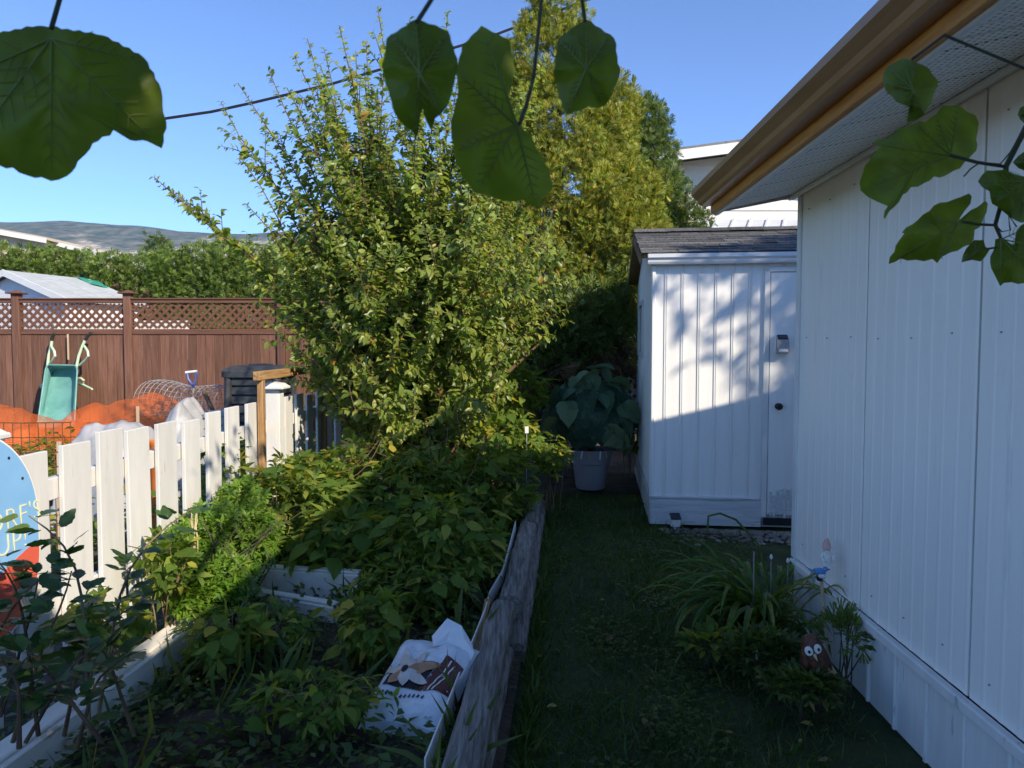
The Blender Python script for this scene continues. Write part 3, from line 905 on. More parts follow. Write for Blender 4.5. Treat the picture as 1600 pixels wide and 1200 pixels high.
    tm = MB().box((tabw / 2, (ex + 0.05) / 2, 0), (tabw - 0.007, ex + 0.05, 0.007)).mesh('shingle', M_['shingle'])
    for side in (0, 1):
        for r_ in range(n_rows):
            off = (r_ * 0.37) % 1.0 * tabw
            for c_ in range(10):
                x = -0.115 + c_ * tabw - off
                if x + tabw > L + 0.2 or x < -0.13: 
                    if x < -0.13: x = -0.12 + R.uniform(0, 0.01)
                    else: continue
                tilt = 0.045 + R.uniform(-0.004, 0.006)
                if side == 0:
                    M = B @ Matrix.Translation((x, -0.075, 2.284)) @ Matrix.Rotation(a, 4, 'X') @ Matrix.Translation((0, r_ * ex, 0.006 + 0.0016 * (c_ % 2))) @ Matrix.Rotation(-tilt, 4, 'X')
                else:
                    M = B @ Matrix.Translation((x, D + 0.075, 2.284)) @ Matrix.Rotation(-a, 4, 'X') @ Matrix.Translation((0, -r_ * ex, 0.006 + 0.0016 * (c_ % 2))) @ Matrix.Rotation(tilt, 4, 'X') @ Matrix.Translation((0, -(ex + 0.05), 0))
                inst('shingle', tm, M, root)
    for c_ in range(9):
        rcap = MB()
        rcap.prism([(0, -0.12, -0.035), (0, 0, 0.008), (0, 0.12, -0.035), (0, 0.12, -0.042), (0, 0, 0.001), (0, -0.12, -0.042)], (0.33, 0, 0))
        rcap.build('ridge_cap', M_['shingle'], root, M=B @ Matrix.Translation((-0.115 + c_ * 0.305, D / 2, ridge + 0.008 + 0.002 * (c_ % 2))))
    # black junction box on the far side corner
    MB().box((D * 0.86, -0.05, 0.72), (0.16, 0.09, 0.16), BS, 0.01).build('junction_box', M_['black_plastic'], root)
    return root, B, BS


SHED, SB_, SS_ = shed()

# wall light on the shed door
wl = thing('wall_light', SB_ @ Vector((1.02, -0.03, 1.46)), 'small grey solar wall light fixed on the white shed door', 'light')
MB().box((1.02, -0.036, 1.535), (0.105, 0.028, 0.155), SB_, 0.006).build('back_plate', M_['white_plastic'], wl)
MB().prism([SB_ @ Vector(p) for p in ((0.972, -0.05, 1.462), (0.972, -0.10, 1.47), (0.972, -0.085, 1.575), (0.972, -0.05, 1.58))], SB_.to_3x3() @ Vector((0.096, 0, 0))).build('lamp_housing', M_['grey_metal'], wl)
MB().prism([SB_ @ Vector(p) for p in ((0.980, -0.091, 1.585), (0.980, -0.052, 1.615), (0.980, -0.050, 1.608), (0.980, -0.089, 1.578))], SB_.to_3x3() @ Vector((0.08, 0, 0))).build('solar_panel', M_['solar'], wl)
MB().box((1.02, -0.102, 1.487), (0.07, 0.008, 0.022), SB_, 0.002).build('lens', M_['white_plastic'], wl)

# solar spot standing on the ground before the shed
gl = G(1055, 830)
sl = thing('solar_spot_light', gl, 'small white solar spot light on the ground before the shed', 'light')
MB().box((gl.x, gl.y, 0.075), (0.075, 0.05, 0.075), None, 0.008).build('housing', M_['white_plastic'], sl)
MB().prism([(gl.x - 0.042, gl.y - 0.035, 0.112), (gl.x - 0.042, gl.y + 0.035, 0.145), (gl.x - 0.042, gl.y + 0.037, 0.136), (gl.x - 0.042, gl.y - 0.033, 0.104)], (0.084, 0, 0)).build('solar_panel', M_['solar'], sl)
MB().box((gl.x, gl.y, 0.02), (0.02, 0.014, 0.06)).build('spike', M_['white_plastic'], sl)


# ------------------------------------------------------------------ brown fence at the back
def brown_fence():
    Y = 11.5
    root = thing('privacy_fence', (-6.2, Y, 0), 'tall brown board fence with a lattice top at the back of the garden', 'fence')
    posts = [-9.78, -7.98, -6.185, -3.72, -1.9, -0.1]
    pm = MB().box((0, 0, 1.2), (0.12, 0.12, 2.36), None, 0.006).mesh('post', M_['fence_brown'])
    cm = MB().box((0, 0, 2.395), (0.23, 0.23, 0.03), None, 0.008).lathe([(0.085, 2.41), (0.055, 2.43), (0.003, 2.45)], 4, Matrix.Rotation(math.pi / 4, 4, 'Z')).mesh('post_cap', M_['fence_rail'])
    for x in posts:
        p = inst('post', pm, Matrix.Translation((x, Y, 0)), root)
        inst('post_cap', cm, Matrix.Translation((x, Y, 0)), p)
    bw = 0.146
    bmesh_ = MB().box((0, 0, 0.94), (bw - 0.006, 0.018, 1.62), None, 0.003).mesh('board', M_['fence_brown'])
    for a, b in zip(posts[:-1], posts[1:]):
        a0, b0 = a + 0.062, b - 0.062
        for z, h, t in ((2.265, 0.06, 0.075), (1.775, 0.085, 0.055), (0.15, 0.085, 0.05)):
            MB().box(((a0 + b0) / 2, Y - 0.0, z), (b0 - a0, t, h), None, 0.004).build('rail', M_['fence_rail'], root)
        MB().box(((a0 + b0) / 2, Y, 2.303), (b0 - a0, 0.12, 0.022), None, 0.004).build('cap_rail', M_['fence_rail'], root)
        n = int(round((b0 - a0) / bw)); st = (b0 - a0) / n
        for i in range(n):
            M = Matrix.Translation((a0 + (i + 0.5) * st, Y + R.uniform(-0.003, 0.003), R.uniform(-0.01, 0.01))) @ Matrix.Diagonal((st / bw, 1, 1, 1))
            inst('board', bmesh_, M, root)
        # lattice: two layers of crossed strips, cut by the frame
        z0, z1 = 1.8175, 2.234
        H = z1 - z0
        lat = 0.135
        for layer, sgn in ((0, 1), (1, -1)):
            x = a0 - H
            while x < b0:
                xa, xb = (x, x + H)
                ca, cb = max(xa, a0), min(xb, b0)
                x += lat
                if cb - ca < 0.03: continue
                ta, tb = ca - xa, cb - xa
                za, zb = (z0 + ta, z0 + tb) if sgn > 0 else (z1 - ta, z1 - tb)
                yy = Y - 0.006 + 0.012 * layer
                e = 0.016
                MB().span((ca + e, yy, za + sgn * e), (cb - e, yy, zb - sgn * e), 0.009, 0.042, 0, up=(0, 0, 1)).build('lattice_strip', M_['fence_rail'], root)
    return root


brown_fence()


# ------------------------------------------------------------------ white picket fence
KF = 2034.0
FX = lambda d: -1.88 + 0.018 * d
fdir = Vector((0.018, 1, 0)).normalized()
fnor = Vector((1, -0.018, 0)).normalized()


def picket_fence():
    root = thing('picket_fence', (FX(3.4), 3.4, 0.05), 'white painted picket fence with wide boards along the garden bed', 'fence')
    ds = [2.42, 2.676, 2.935, 3.19, 3.435, 3.70, 3.965, 4.255, 4.54, 4.855, 5.02, 5.62, 5.90, 6.18, 6.48, 6.78, 7.1]
    Bf = Matrix((fdir, fnor, Vector((0, 0, 1)))).transposed().to_4x4()
    for i, d in enumerate(ds):
        wd = 0.19 + R.uniform(-0.01, 0.01)
        if d > 4.1: wd = 0.175 + R.uniform(-0.02, 0.01)
        if i == 10: wd = 0.13
        zb = 0.24 + R.uniform(-0.015, 0.02); zt = 1.118 + R.uniform(-0.018, 0.018)
        M = Bf.copy(); M.translation = (FX(d) + R.uniform(-0.004, 0.004), d, 0)
        M = M @ Matrix.Rotation(R.uniform(-0.012, 0.012), 4, 'Y') @ Matrix.Rotation(R.uniform(-0.02, 0.02), 4, 'Z')
        MB().box((0, 0, (zb + zt) / 2), (wd, 0.021, zt - zb), None, 0.0025).build('picket', M_['picket'], root, M=M)
    for z in (0.93, 0.45):
        MB().span((FX(2.1) - 0.033, 2.1, z + 0.01), (FX(5.2) - 0.033, 5.2, z), 0.038, 0.088, 0.003).build('rail', M_['picket'], root)
        MB().span((FX(5.34) - 0.033, 5.34, z), (FX(7.25) - 0.033, 7.25, z), 0.038, 0.088, 0.003).build('rail', M_['picket'], root)
    for d, zt, wd, dx in ((2.47, 1.175, 0.10, 0.01), (5.27, 1.20, 0.105, 0.02)):
        x = FX(d) + dx - (0.07 if d < 3 else 0)
        p = MB().box((x, d, zt / 2 + 0.02), (wd, wd, zt - 0.04), None, 0.004).build('post', M_['picket'], root)
        MB().box((x, d, zt + 0.013), (wd * 1.75, wd * 1.75, 0.024), None, 0.006).lathe([(wd * 1.1, zt + 0.025), (wd * 0.8, zt + 0.045), (0.002, zt + 0.058)], 4, Matrix.Translation((x, d, 0)) @ Matrix.Rotation(math.pi / 4, 4, 'Z')).build('post_cap', M_['picket'], p)


picket_fence()


# ------------------------------------------------------------------ surfboard sign on the fence
def sign():
    d0, z0 = 2.44, 0.83
    Bs = Matrix((fdir, Vector((0, 0, 1)), fnor)).transposed().to_4x4()   # x along fence, y up, z out
    Bs.translation = Vector((FX(d0), d0, z0)) + fnor * 0.03
    root = thing('surfboard_sign', Bs.translation - Vector((0, 0, 0.4)), 'blue and red surfboard shaped sign hanging on the white picket fence', 'sign')

    def half(t):                       # t -1 bottom .. 1 top
        return 0.235 * max(0.0, (1 - abs(t) ** 2.4)) ** 0.72 if t > 0 else 0.235 * max(0.0, (1 - abs(t) ** 3.2)) ** 0.6
    H = 0.37
    ts = [math.sin(math.pi / 2 * k / 16) for k in range(-16, 17)]
    out = [(half(t), t * H) for t in ts] + [(-half(t), t * H) for t in ts[::-1][1:-1]]

    def slab(sc, za, zb, lo=None):
        return [(x * sc, y * (1 - (1 - sc) * 0.6), za) for x, y in out]
    MB().prism([Vector(p) for p in slab(1, -0.010, 0)], (0, 0, 0.012)).build('rim', M_['board_white'], root, M=Bs)
    MB().prism([Vector(p) for p in slab(0.965, 0.002, 0)], (0, 0, 0.0025)).build('face', M_['board_blue'], root, M=Bs)
    # red wave: from low at the left to mid height at the right
    red = []
    for k in range(0, 25):
        t = -1 + 2 * k / 24
        x = half(t) * 0.962
        y = t * H * 0.975
        red.append((x, y))
    edge = lambda x: -0.16 + 0.42 * (x + 0.06) - 0.9 * max(0, x - 0.1) ** 2
    poly = [(x, y, 0.0048) for x, y in red if y < edge(x)]
    left = [(-x, y, 0.0048) for x, y in red if y < edge(-x)][::-1]
    xs = np.linspace(poly[-1][0], left[0][0], 12)[1:-1]
    wave = [(x, edge(x), 0.0048) for x in xs]
    MB().prism([Vector(p) for p in poly + wave + left], (0, 0, 0.002)).build('red_wave', M_['board_red'], root, M=Bs)
    # scallop shell, ribbed fan
    sh = MB()
    for k in range(7):
        a0, a1 = rad(25 + k * 18.5), rad(25 + (k + 1) * 18.5 - 3)
        am = (a0 + a1) / 2
        sh.add([(0, 0, 0.007), (0.095 * math.cos(a0), 0.095 * math.sin(a0), 0.0075), (0.104 * math.cos(am), 0.104 * math.sin(am), 0.012), (0.095 * math.cos(a1), 0.095 * math.sin(a1), 0.0075)], [(0, 1, 2), (0, 2, 3)], Matrix.Translation((0.135, -0.30, 0)) @ Matrix.Rotation(rad(-35), 4, 'Z'))
    sh.build('shell', M_['shell'], root, M=Bs)

    def text(body, size, x, y, rz=0):
        cu = bpy.data.curves.new('t', 'FONT'); cu.body = body; cu.size = size; cu.extrude = 0.0006; cu.offset = -0.0016
        cu.space_character = 1.06
        tmp = bpy.data.objects.new('t', cu); col.objects.link(tmp)
        bpy.context.view_layer.update()
        me = bpy.data.meshes.new_from_object(tmp.evaluated_get(bpy.context.evaluated_depsgraph_get()))
        bpy.data.objects.remove(tmp)
        me.materials.clear(); me.materials.append(M_['letter'])
        inst('lettering', me, Bs @ Matrix.Translation((x, y, 0.006)) @ Matrix.Rotation(rz, 4, 'Z'), root)
    text("ORF'S", 0.105, -0.035, 0.025, 0.02)
    text("UP!", 0.105, 0.005, -0.062, 0.02)
    for x, y in ((0.085, 0.28), (0.15, 0.195)):
        MB().lathe([(0.006, 0.004), (0.005, 0.007), (0.001, 0.008)], 8, Matrix.Translation((x, y, 0))).build('screw', M_['dark_metal'], root, M=Bs)


sign()


# ------------------------------------------------------------------ wheelbarrow leaning on the fence
def wheelbarrow():
    Yb = 11.05
    sc = F_PX / Yb
    T = lambda px, py, dy=0.0: P(px, py, Yb + dy)
    base = T(90, 665)
    root = thing('wheelbarrow', (base.x, Yb, 0.1), 'teal wheelbarrow tipped up on end against the brown fence', 'wheelbarrow')
    # tray: open box facing the camera; lip ring outside, floor ring set back
    lip = [T(72, 570, 0.05), T(121, 571, 0.05), T(116, 668, -0.35), T(58, 668, -0.35)]
    flo = [T(82, 578, 0.30), T(114, 578, 0.30), T(106, 640, 0.02), T(68, 640, 0.02)]

    def ring(a, n=6, rr=0.12):
        out = []
        for i in range(4):
            p, q, nx = a[i - 1], a[i], a[(i + 1) % 4]
            for k in range(n + 1):
                t = k / n
                s0 = q.lerp(p, rr); s1 = q.lerp(nx, rr)
                out.append((1 - t) ** 2 * s0 + 2 * t * (1 - t) * q + t * t * s1)
        return out
    rl, rf = ring(lip), ring(flo, rr=0.25)
    n = len(rl)
    m = MB()
    mid = [a.lerp(b, 0.55) + Vector((0, 0.04, 0)) for a, b in zip(rl, rf)]
    vs = rl + mid + rf
    fs = [(i, (i + 1) % n, (i + 1) % n + n, i + n) for i in range(n)] + [(i + n, (i + 1) % n + n, (i + 1) % n + 2 * n, i + 2 * n) for i in range(n)] + [tuple(range(2 * n, 3 * n))]
    o = m.add(vs, fs).build('tray', M_['teal'], root, True)
    md = o.modifiers.new('thick', 'SOLIDIFY'); md.thickness = 0.012; md.offset = 1
    MB().tube(rl + [rl[0]], 0.012, 6, cap=False).build('rim', M_['teal'], root, True)
    for sx, pts in ((-1, [(70, 640), (74, 575), (76, 556), (80, 540), (81, 532)]), (1, [(112, 640), (119, 575), (123, 556), (129, 540), (133, 531)])):
        MB().tube([T(a, b, 0.25 - 0.0 * i) for i, (a, b) in enumerate(pts)], 0.021, 8).build('handle_bar', M_['mint'], root, True)
        e = pts[-1]
        gp = [T(e[0], e[1], 0.25), T(e[0] + (1 if sx < 0 else 4), e[1] - 6, 0.24), T(e[0] + (4 if sx < 0 else 10), e[1] - 11, 0.22)]
        MB().tube(gp, 0.026, 8).build('grip', M_['rubber'], root, True)
        # bent leg loop beside the handle
        lo = [T(e[0] - 1, 541, 0.22), T(e[0] + 4, 549, 0.12), T(e[0] + 5, 556, 0.10), T(e[0] + 1, 562, 0.15), T(e[0] - (5 if sx < 0 else 9), 571, 0.24)]
        MB().tube(lo, 0.018, 7).build('brace', M_['mint'], root, True)
    MB().tube([T(119, 592, 0.2), T(127, 591, 0.05), T(131, 594, 0.0), T(130, 603, 0.1), T(124, 600, 0.2)], 0.016, 7).build('leg', M_['mint'], root, True)
    MB().tube([T(119, 596, 0.2), T(130, 601, 0.05), T(144, 608, -0.1)], 0.016, 7).build('leg', M_['mint'], root, True)
    MB().tube([T(72, 596, 0.2), T(66, 601, 0.25), T(64, 606, 0.2)], 0.016, 7).build('leg', M_['mint'], root, True)
    # wheel at the foot, mostly hidden by netting
    c = T(88, 672, 0.1)
    wh = MB()
    for k in range(20):
        pass
    ring_pts = [c + Vector((0, 0.16 * math.cos(2 * math.pi * k / 18), 0.16 * math.sin(2 * math.pi * k / 18))) for k in range(19)]
    w_ = MB().tube(ring_pts, 0.04, 8, cap=False).build('wheel', M_['rubber'], root, True)
    MB().lathe([(0.1, -0.03), (0.03, -0.035), (0.03, 0.035), (0.1, 0.03)], 16, Matrix.Translation(c) @ Matrix.Rotation(math.pi / 2, 4, 'Y')).build('rim', M_['mint'], w_, True)


wheelbarrow()
# a pale wooden stick hanging on the fence between the handles
MB().span(P(106, 522, 11.42), P(107, 562, 11.42), 0.02, 0.02, 0, up=(0, 1, 0)).build('thin_stick', M_['wood_pale'])
tag(bpy.data.objects['thin_stick'], 'thin pale stick leaning on the brown fence behind the wheelbarrow handles', 'stick')


# ------------------------------------------------------------------ orange netting heaps
def heap(name, outline, d, depth, label, seed):
    """a rumpled net thrown over a heap; outline = px/top-y pairs"""
    r = np.random.default_rng(seed)
    nx, ny = 70, 26
    px = np.linspace(outline[0][0], outline[-1][0], nx)
    top = np.interp(px, [o[0] for o in outline], [o[1] for o in outline])
    ph = r.uniform(0, 6.28, 30)
    V, UV = [], []
    for j in range(ny):
        t = j / (ny - 1)                  # 0 front foot .. 1 back foot
        prof = math.sin(math.pi * min(1.0, t ** 0.8)) ** 0.7
        for i in range(nx):
            y = d - depth / 2 + depth * t
            x = (px[i] - 800) / F_PX * d
            zt = P(px[i], top[i], d).z
            z = 0.12 + (zt - 0.12) * prof
            for k in range(7):
                f = 2.5 * 1.6 ** k
                z += 0.038 / 1.3 ** k * (0.6 - abs(math.sin(f * (x + 0.5 * y * math.sin(ph[k])) + ph[k] + 1.3 * math.sin(f * y * 0.5 + ph[k + 8])))) * min(1, prof * 1.5)
            y += 0.05 * math.sin(5 * x + ph[20]) * math.sin(9 * t + ph[21])
            V.append((x, y, z)); UV.append((i / nx * 3.0, j / ny * 1.4))
    F = [(j * nx + i, j * nx + i + 1, (j + 1) * nx + i + 1, (j + 1) * nx + i) for j in range(ny - 1) for i in range(nx - 1)]
    me = np_mesh(name, V, F, M_['net_orange'], True, 4)
    uv = me.uv_layers.new(name='UVMap')
    uv.data.foreach_set('uv', np.array([UV[v] for f in F for v in f], dtype=np.float32).ravel())
    return tag(inst(name, me), label, 'netting', 'orange netting along the fence')


heap('orange_netting', [(-80, 652), (-30, 636), (0, 630), (25, 638), (60, 651), (90, 660), (125, 656), (150, 660)], 10.2, 1.3, 'orange garden netting heaped at the left end below the wheelbarrow', 1)
heap('orange_netting', [(110, 664), (125, 642), (150, 629), (175, 632), (200, 620), (235, 615), (265, 621), (300, 633), (335, 642), (352, 660)], 10.3, 1.2, 'big bright orange mound of garden netting right of the wheelbarrow', 2)
heap('orange_netting', [(30, 672), (60, 662), (110, 655), (160, 658), (210, 662), (260, 660), (300, 668)], 9.2, 0.8, 'low front fold of orange netting between wheelbarrow and white tarp', 3)


# ------------------------------------------------------------------ wire mesh roll
def wire_roll():
    a, b = P(232, 622, 10.75), P(352, 628, 10.15)
    root = thing('wire_roll', (a + b) / 2 - Vector((0, 0, 0.3)), 'loose roll of galvanised wire mesh behind the orange netting', 'wire mesh')
    ax = (b - a).normalized()
    u = Vector((0, 0, 1)); w = ax.cross(u).normalized(); u = w.cross(ax)
    N = 17
    rings = []
    for i in range(N):
        t = i / (N - 1)
        c = a.lerp(b, t) + Vector((0, 0, 0.02 * math.sin(t * 9)))
        r = 0.26 - 0.05 * t + 0.012 * math.sin(7 * t)
        pts = [c + (u * math.sin(th) * 1.02 + w * math.cos(th)) * r + ax * 0.05 * math.sin(th) for th in [2 * math.pi * k / 20 for k in range(21)]]
        rings.append(pts)
        MB().tube(pts, 0.0042, 4, cap=False).build('hoop', M_['galv'], root)
    for k in range(0, 20, 1):
        MB().tube([rg[k] for rg in rings], 0.0036, 4).build('long_wire', M_['galv'], root)


wire_roll()

# spade with D handle
sp0 = P(304, 655, 10.0)
sp = thing('spade', (sp0.x, sp0.y, 0.1), 'spade with white and blue D grip standing in the orange netting', 'spade')
MB().tube([P(304, 668, 10.0), P(302, 606, 10.05)], 0.018, 8).build('shaft', M_['wood_pale'], sp, True)
MB().tube([P(302, 606, 10.05), P(301, 600, 10.05)], 0.022, 8).build('collar', M_['blue_plastic'], sp, True)
MB().tube([P(301.5, 603, 10.05), P(294, 592, 10.06), P(292, 582, 10.06)], 0.013, 7).tube([P(301.5, 603, 10.05), P(306, 592, 10.06), P(307, 581, 10.06)], 0.013, 7).build('yoke', M_['blue_plastic'], sp, True)
MB().tube([P(290, 582, 10.06), P(308, 580, 10.06)], 0.018, 8).build('grip', M_['white_plastic'], sp, True)
MB().box((sp0.x, sp0.y, 0.2), (0.18, 0.02, 0.28), None, 0.006).build('blade', M_['grey_metal'], sp)

# dark pole leaning in front of the wire
dp = MB().tube([P(338, 652, 9.9), P(318, 611, 10.0)], 0.028, 8).build('dark_pole', M_['bark'], None, True)
tag(dp, 'dark leaning wooden pole between the wire roll and the white bucket', 'pole')


# ------------------------------------------------------------------ compost bin
def compost_bin():
    c = P(408, 600, 10.2)
    x0, y0, W0 = c.x, 10.2, 0.72
    zt = P(400, 588, 10.2).z
    root = thing('compost_bin', (x0, y0, 0.05), 'black plastic slatted compost bin with a lid by the brown fence', 'compost bin')
    n = 8
    for i in range(n):
        za = 0.08 + (zt - 0.08) * i / n; h = (zt - 0.08) / n
        w = W0 * (1 - 0.06 * i / n)
        for nm, cx, cy, sx, sy in (('slat', 0, -w / 2, w - 0.1, 0.03), ('slat', 0, w / 2, w - 0.1, 0.03), ('slat', -w / 2, 0, 0.03, w - 0.1), ('slat', w / 2, 0, 0.03, w - 0.1)):
            MB().box((x0 + cx, y0 + cy, za + h * 0.5), (sx, sy, h * 0.82), None, 0.008).build(nm, M_['black_plastic'], root)
    for sx in (-1, 1):
        for sy in (-1, 1):
            MB().tube([(x0 + sx * W0 / 2, y0 + sy * W0 / 2, 0.05), (x0 + sx * W0 * 0.47, y0 + sy * W0 * 0.47, zt)], 0.055, 8).build('corner_post', M_['black_plastic'], root, True)
    MB().box((x0, y0, (zt + 0.08) / 2), (W0 * 0.86, W0 * 0.86, zt - 0.1)).build('liner', M_['black_plastic'], root)
    lid = MB()
    a = W0 * 0.56
    ring = lambda s, z: [(x0 + s * a * X, y0 + s * a * Y, z) for X, Y in ((-1, -1), (1, -1), (1, 1), (-1, 1))]
    rs = [ring(1, zt), ring(1, zt + 0.08), ring(0.94, zt + 0.12), ring(0.70, zt + 0.16)]
    vs = [p for r_ in rs for p in r_]
    fs = [(i * 4 + k, i * 4 + (k + 1) % 4, (i + 1) * 4 + (k + 1) % 4, (i + 1) * 4 + k) for i in range(3) for k in range(4)] + [(0, 1, 2, 3), (12, 13, 14, 15)]
    lo = lid.add(vs, fs).build('lid', M_['black_plastic'], root)
    MB().box((x0, y0, zt + 0.172), (0.34, 0.05, 0.028), None, 0.008).build('handle', M_['black_plastic'], lo)


compost_bin()

# ------------------------------------------------------------------ wooden trellis frame beside the picket fence
tr = thing('trellis_frame', (FX(4.95) + 0.11, 4.95, 0.05), 'raw timber trellis frame standing behind the raspberry canes at the picket fence', 'trellis')
MB().box((FX(4.95) + 0.040, 4.95, 0.66), (0.042, 0.048, 1.24), Matrix.Identity(4), 0.003).build('post', M_['wood'], tr)
MB().box((FX(6.5) + 0.038, 6.5, 0.66), (0.045, 0.045, 1.24), None, 0.003).build('post', M_['wood'], tr)
MB().span((FX(4.86) + 0.040, 4.86, 1.312), (FX(7.0) + 0.02, 7.0, 1.33), 0.045, 0.062, 0.003).build('beam', M_['wood_h'], tr)


# ------------------------------------------------------------------ tarps, bucket, wire panel, stakes behind the pickets
def crumple(name, mat_, c, sx, sy, h, seed, label, cat, top=lambda u, v: 1.0):
    r = np.random.default_rng(seed)
    n = 34
    V = []
    ph = r.uniform(0, 6.28, 40)
    for j in range(n):
        for i in range(n):
            u, v = -1 + 2 * i / (n - 1), -1 + 2 * j / (n - 1)
            e = max(abs(u), abs(v))
            z = h * (1 - e ** 5) * top(u, v)
            for k in range(6):
                f = 2.2 * 1.55 ** k
                z += h * 0.085 / 1.35 ** k * abs(math.sin(f * (u * math.cos(ph[k]) + v * math.sin(ph[k])) + ph[k + 10])) * (1 - e ** 6)
            V.append((c[0] + u * sx * (1 - 0.12 * math.sin(3 * v + ph[30])), c[1] + v * sy * (1 + 0.1 * math.sin(4 * u)), c[2] + z))
    F = [(j * n + i, j * n + i + 1, (j + 1) * n + i + 1, (j + 1) * n + i) for j in range(n - 1) for i in range(n - 1)]
    return tag(inst(name, np_mesh(name, V, F, mat_, False, 4)), label, cat, None)


c1 = P(180, 700, 5.9)
crumple('plastic_tarp', M_['tarp'], (c1.x, 5.9, 0.06), 0.36, 0.4, 0.69, 5, 'crumpled pale tarp folded flat behind the wide front pickets', 'tarp', lambda u, v: 0.97 + 0.03 * u)
c2 = P(283, 700, 6.3)
crumple('plastic_tarp', M_['tarp'], (c2.x, 6.3, 0.06), 0.24, 0.30, 0.83, 8, 'peaked grey white plastic sack rising above the pickets', 'sack', lambda u, v: 1.0 - 0.35 * abs(u - 0.25))
c3 = P(250, 702, 5.2)
ob = thing('bucket', (c3.x, 5.2, 0.05), 'orange plastic bucket glimpsed between the white pickets', 'bucket')
MB().lathe([(0.13, 0.0), (0.16, 0.85), (0.172, 0.86), (0.172, 0.885), (0.155, 0.885), (0.125, 0.1)], 20, Matrix.Translation((c3.x, 5.2, 0.05)) @ Matrix.Diagonal((0.5, 0.5, 0.88, 1))).build('body', M_['orange_plastic'], ob, True)
MB().tube([(c3.x - 0.083, 5.2, 0.80), (c3.x - 0.06, 5.14, 0.74), (c3.x, 5.10, 0.70), (c3.x + 0.06, 5.14, 0.74), (c3.x + 0.083, 5.2, 0.80)], 0.005, 6).build('handle', M_['galv'], ob)
c4 = P(343, 655, 7.4)
wb = thing('bucket', (c4.x, 7.4, 0.05), 'white bucket with flaking paint beside the dark pole', 'bucket')
zb4 = P(343, 642, 7.4).z
MB().lathe([(0.12, 0.0), (0.145, zb4 - 0.1), (0.155, zb4 - 0.09), (0.155, zb4 - 0.05), (0.14, zb4 - 0.05), (0.115, 0.05)], 20, Matrix.Translation((c4.x, 7.4, 0.05))).build('body', M_['picket'], wb, True)
MB().tube([(c4.x - 0.14, 7.4, zb4 - 0.03), (c4.x, 7.3, zb4 - 0.14), (c4.x + 0.14, 7.4, zb4 - 0.03)], 0.004, 6).build('handle', M_['galv'], wb)

wp = thing('rusty_trellis', (P(55, 690, 4.6).x, 4.6, 0.05), 'rusty square wire grid standing behind the surfboard sign', 'wire grid')
za, zb = 0.25, P(50, 660, 4.6).z
xa, xb = P(-45, 690, 4.6).x, P(112, 690, 4.6).x
nx = 13
for i in range(nx):
    x = xa + (xb - xa) * i / (nx - 1)
    MB().tube([(x, 4.6 + 0.02 * math.sin(i), za), (x + R.uniform(-0.006, 0.006), 4.6, zb)], 0.003, 5).build('upright_wire', M_['rust'], wp)
for k in range(9):
    z = zb - k * (zb - za) / 8
    MB().tube([(xa, 4.606, z), ((xa + xb) / 2, 4.612, z - 0.005), (xb, 4.606, z)], 0.0034, 5).build('cross_wire', M_['rust'], wp)

for (px, py, py2, d, lab) in ((215, 635, 720, 7.0, 'short pale wooden stake behind the tarp below the orange mound'), (92, 690, 800, 4.75, 'thin wooden stake at the right edge of the rusty wire grid')):
    tag(MB().span(P(px, py, d), (P(px, py2, d).x, d, 0.02), 0.026, 0.02, 0.003, up=(0, 1, 0)).build('wooden_stake', M_['wood_pale']), lab, 'stake', 'stakes in the vegetable patch')


# ------------------------------------------------------------------ cream border boards in the bed
def border(name, a, b, w, z0, z1, label):
    a, b = Vector(a), Vector(b)
    root = thing(name, ((a + b) / 2).to_tuple()[:2] + (z0,), label, 'border board', 'cream border boards in the bed')
    MB().span((a.x, a.y, (z0 + z1) / 2), (b.x, b.y, (z0 + z1) / 2), w, z1 - z0, 0.006).build('board', M_['border'], root)
    MB().span((a.x, a.y, z1 + 0.008), (b.x, b.y, z1 + 0.008), w * 0.7, 0.016, 0.005).build('top_lip', M_['border'], root)


border('border_board', (-1.665, 2.0), (-1.51, 3.97), 0.125, 0.02, 0.195, 'long cream border board running beside the white picket fence')
border('border_board', (-1.50, 4.10), (-0.86, 3.98), 0.075, 0.05, 0.225, 'cream border board lying crosswise, the upper of the two')
border('border_board', (-1.42, 3.93), (-0.93, 3.72), 0.07, 0.02, 0.135, 'lower cream border board lying crosswise on the bare soil')


# ------------------------------------------------------------------ landscape timbers along the lawn
def timber(y0, y1, dx, z0, z1, w, label, seed):
    r = np.random.default_rng(seed)
    n, m = 14, 12
    V, F = [], []
    zc, hh = (z0 + z1) / 2, (z1 - z0) / 2
    for i in range(n):
        t = i / (n - 1); y = y0 + (y1 - y0) * t
        for k in range(m):
            th = 2 * math.pi * (k + 0.5) / m
            c, s_ = math.cos(th), math.sin(th)
            e = 0.55
            x = np.sign(c) * abs(c) ** e * w / 2
            z = np.sign(s_) * abs(s_) ** e * hh
            j = r.normal(0, 0.0035, 2)
            V.append((timber_x(y) + dx + x + j[0], y, zc + z + j[1] + 0.004 * math.sin(9 * t + seed)))
    for i in range(n - 1):
        for k in range(m):
            a, b = i * m + k, i * m + (k + 1) % m
            F.append((a, b, b + m, a + m))
    F += [tuple(range(m))[::-1], tuple((n - 1) * m + k for k in range(m))]
    me = bpy.data.meshes.new('landscape_timber'); me.from_pydata([tuple(map(float, v)) for v in V], [], F)
    me.polygons.foreach_set('use_smooth', [True] * len(me.polygons))
    me.set_sharp_from_angle(angle=rad(50)); me.materials.append(M_['timber'])
    tag(inst('landscape_timber', me), label, 'timber', 'grey timbers edging the lawn')


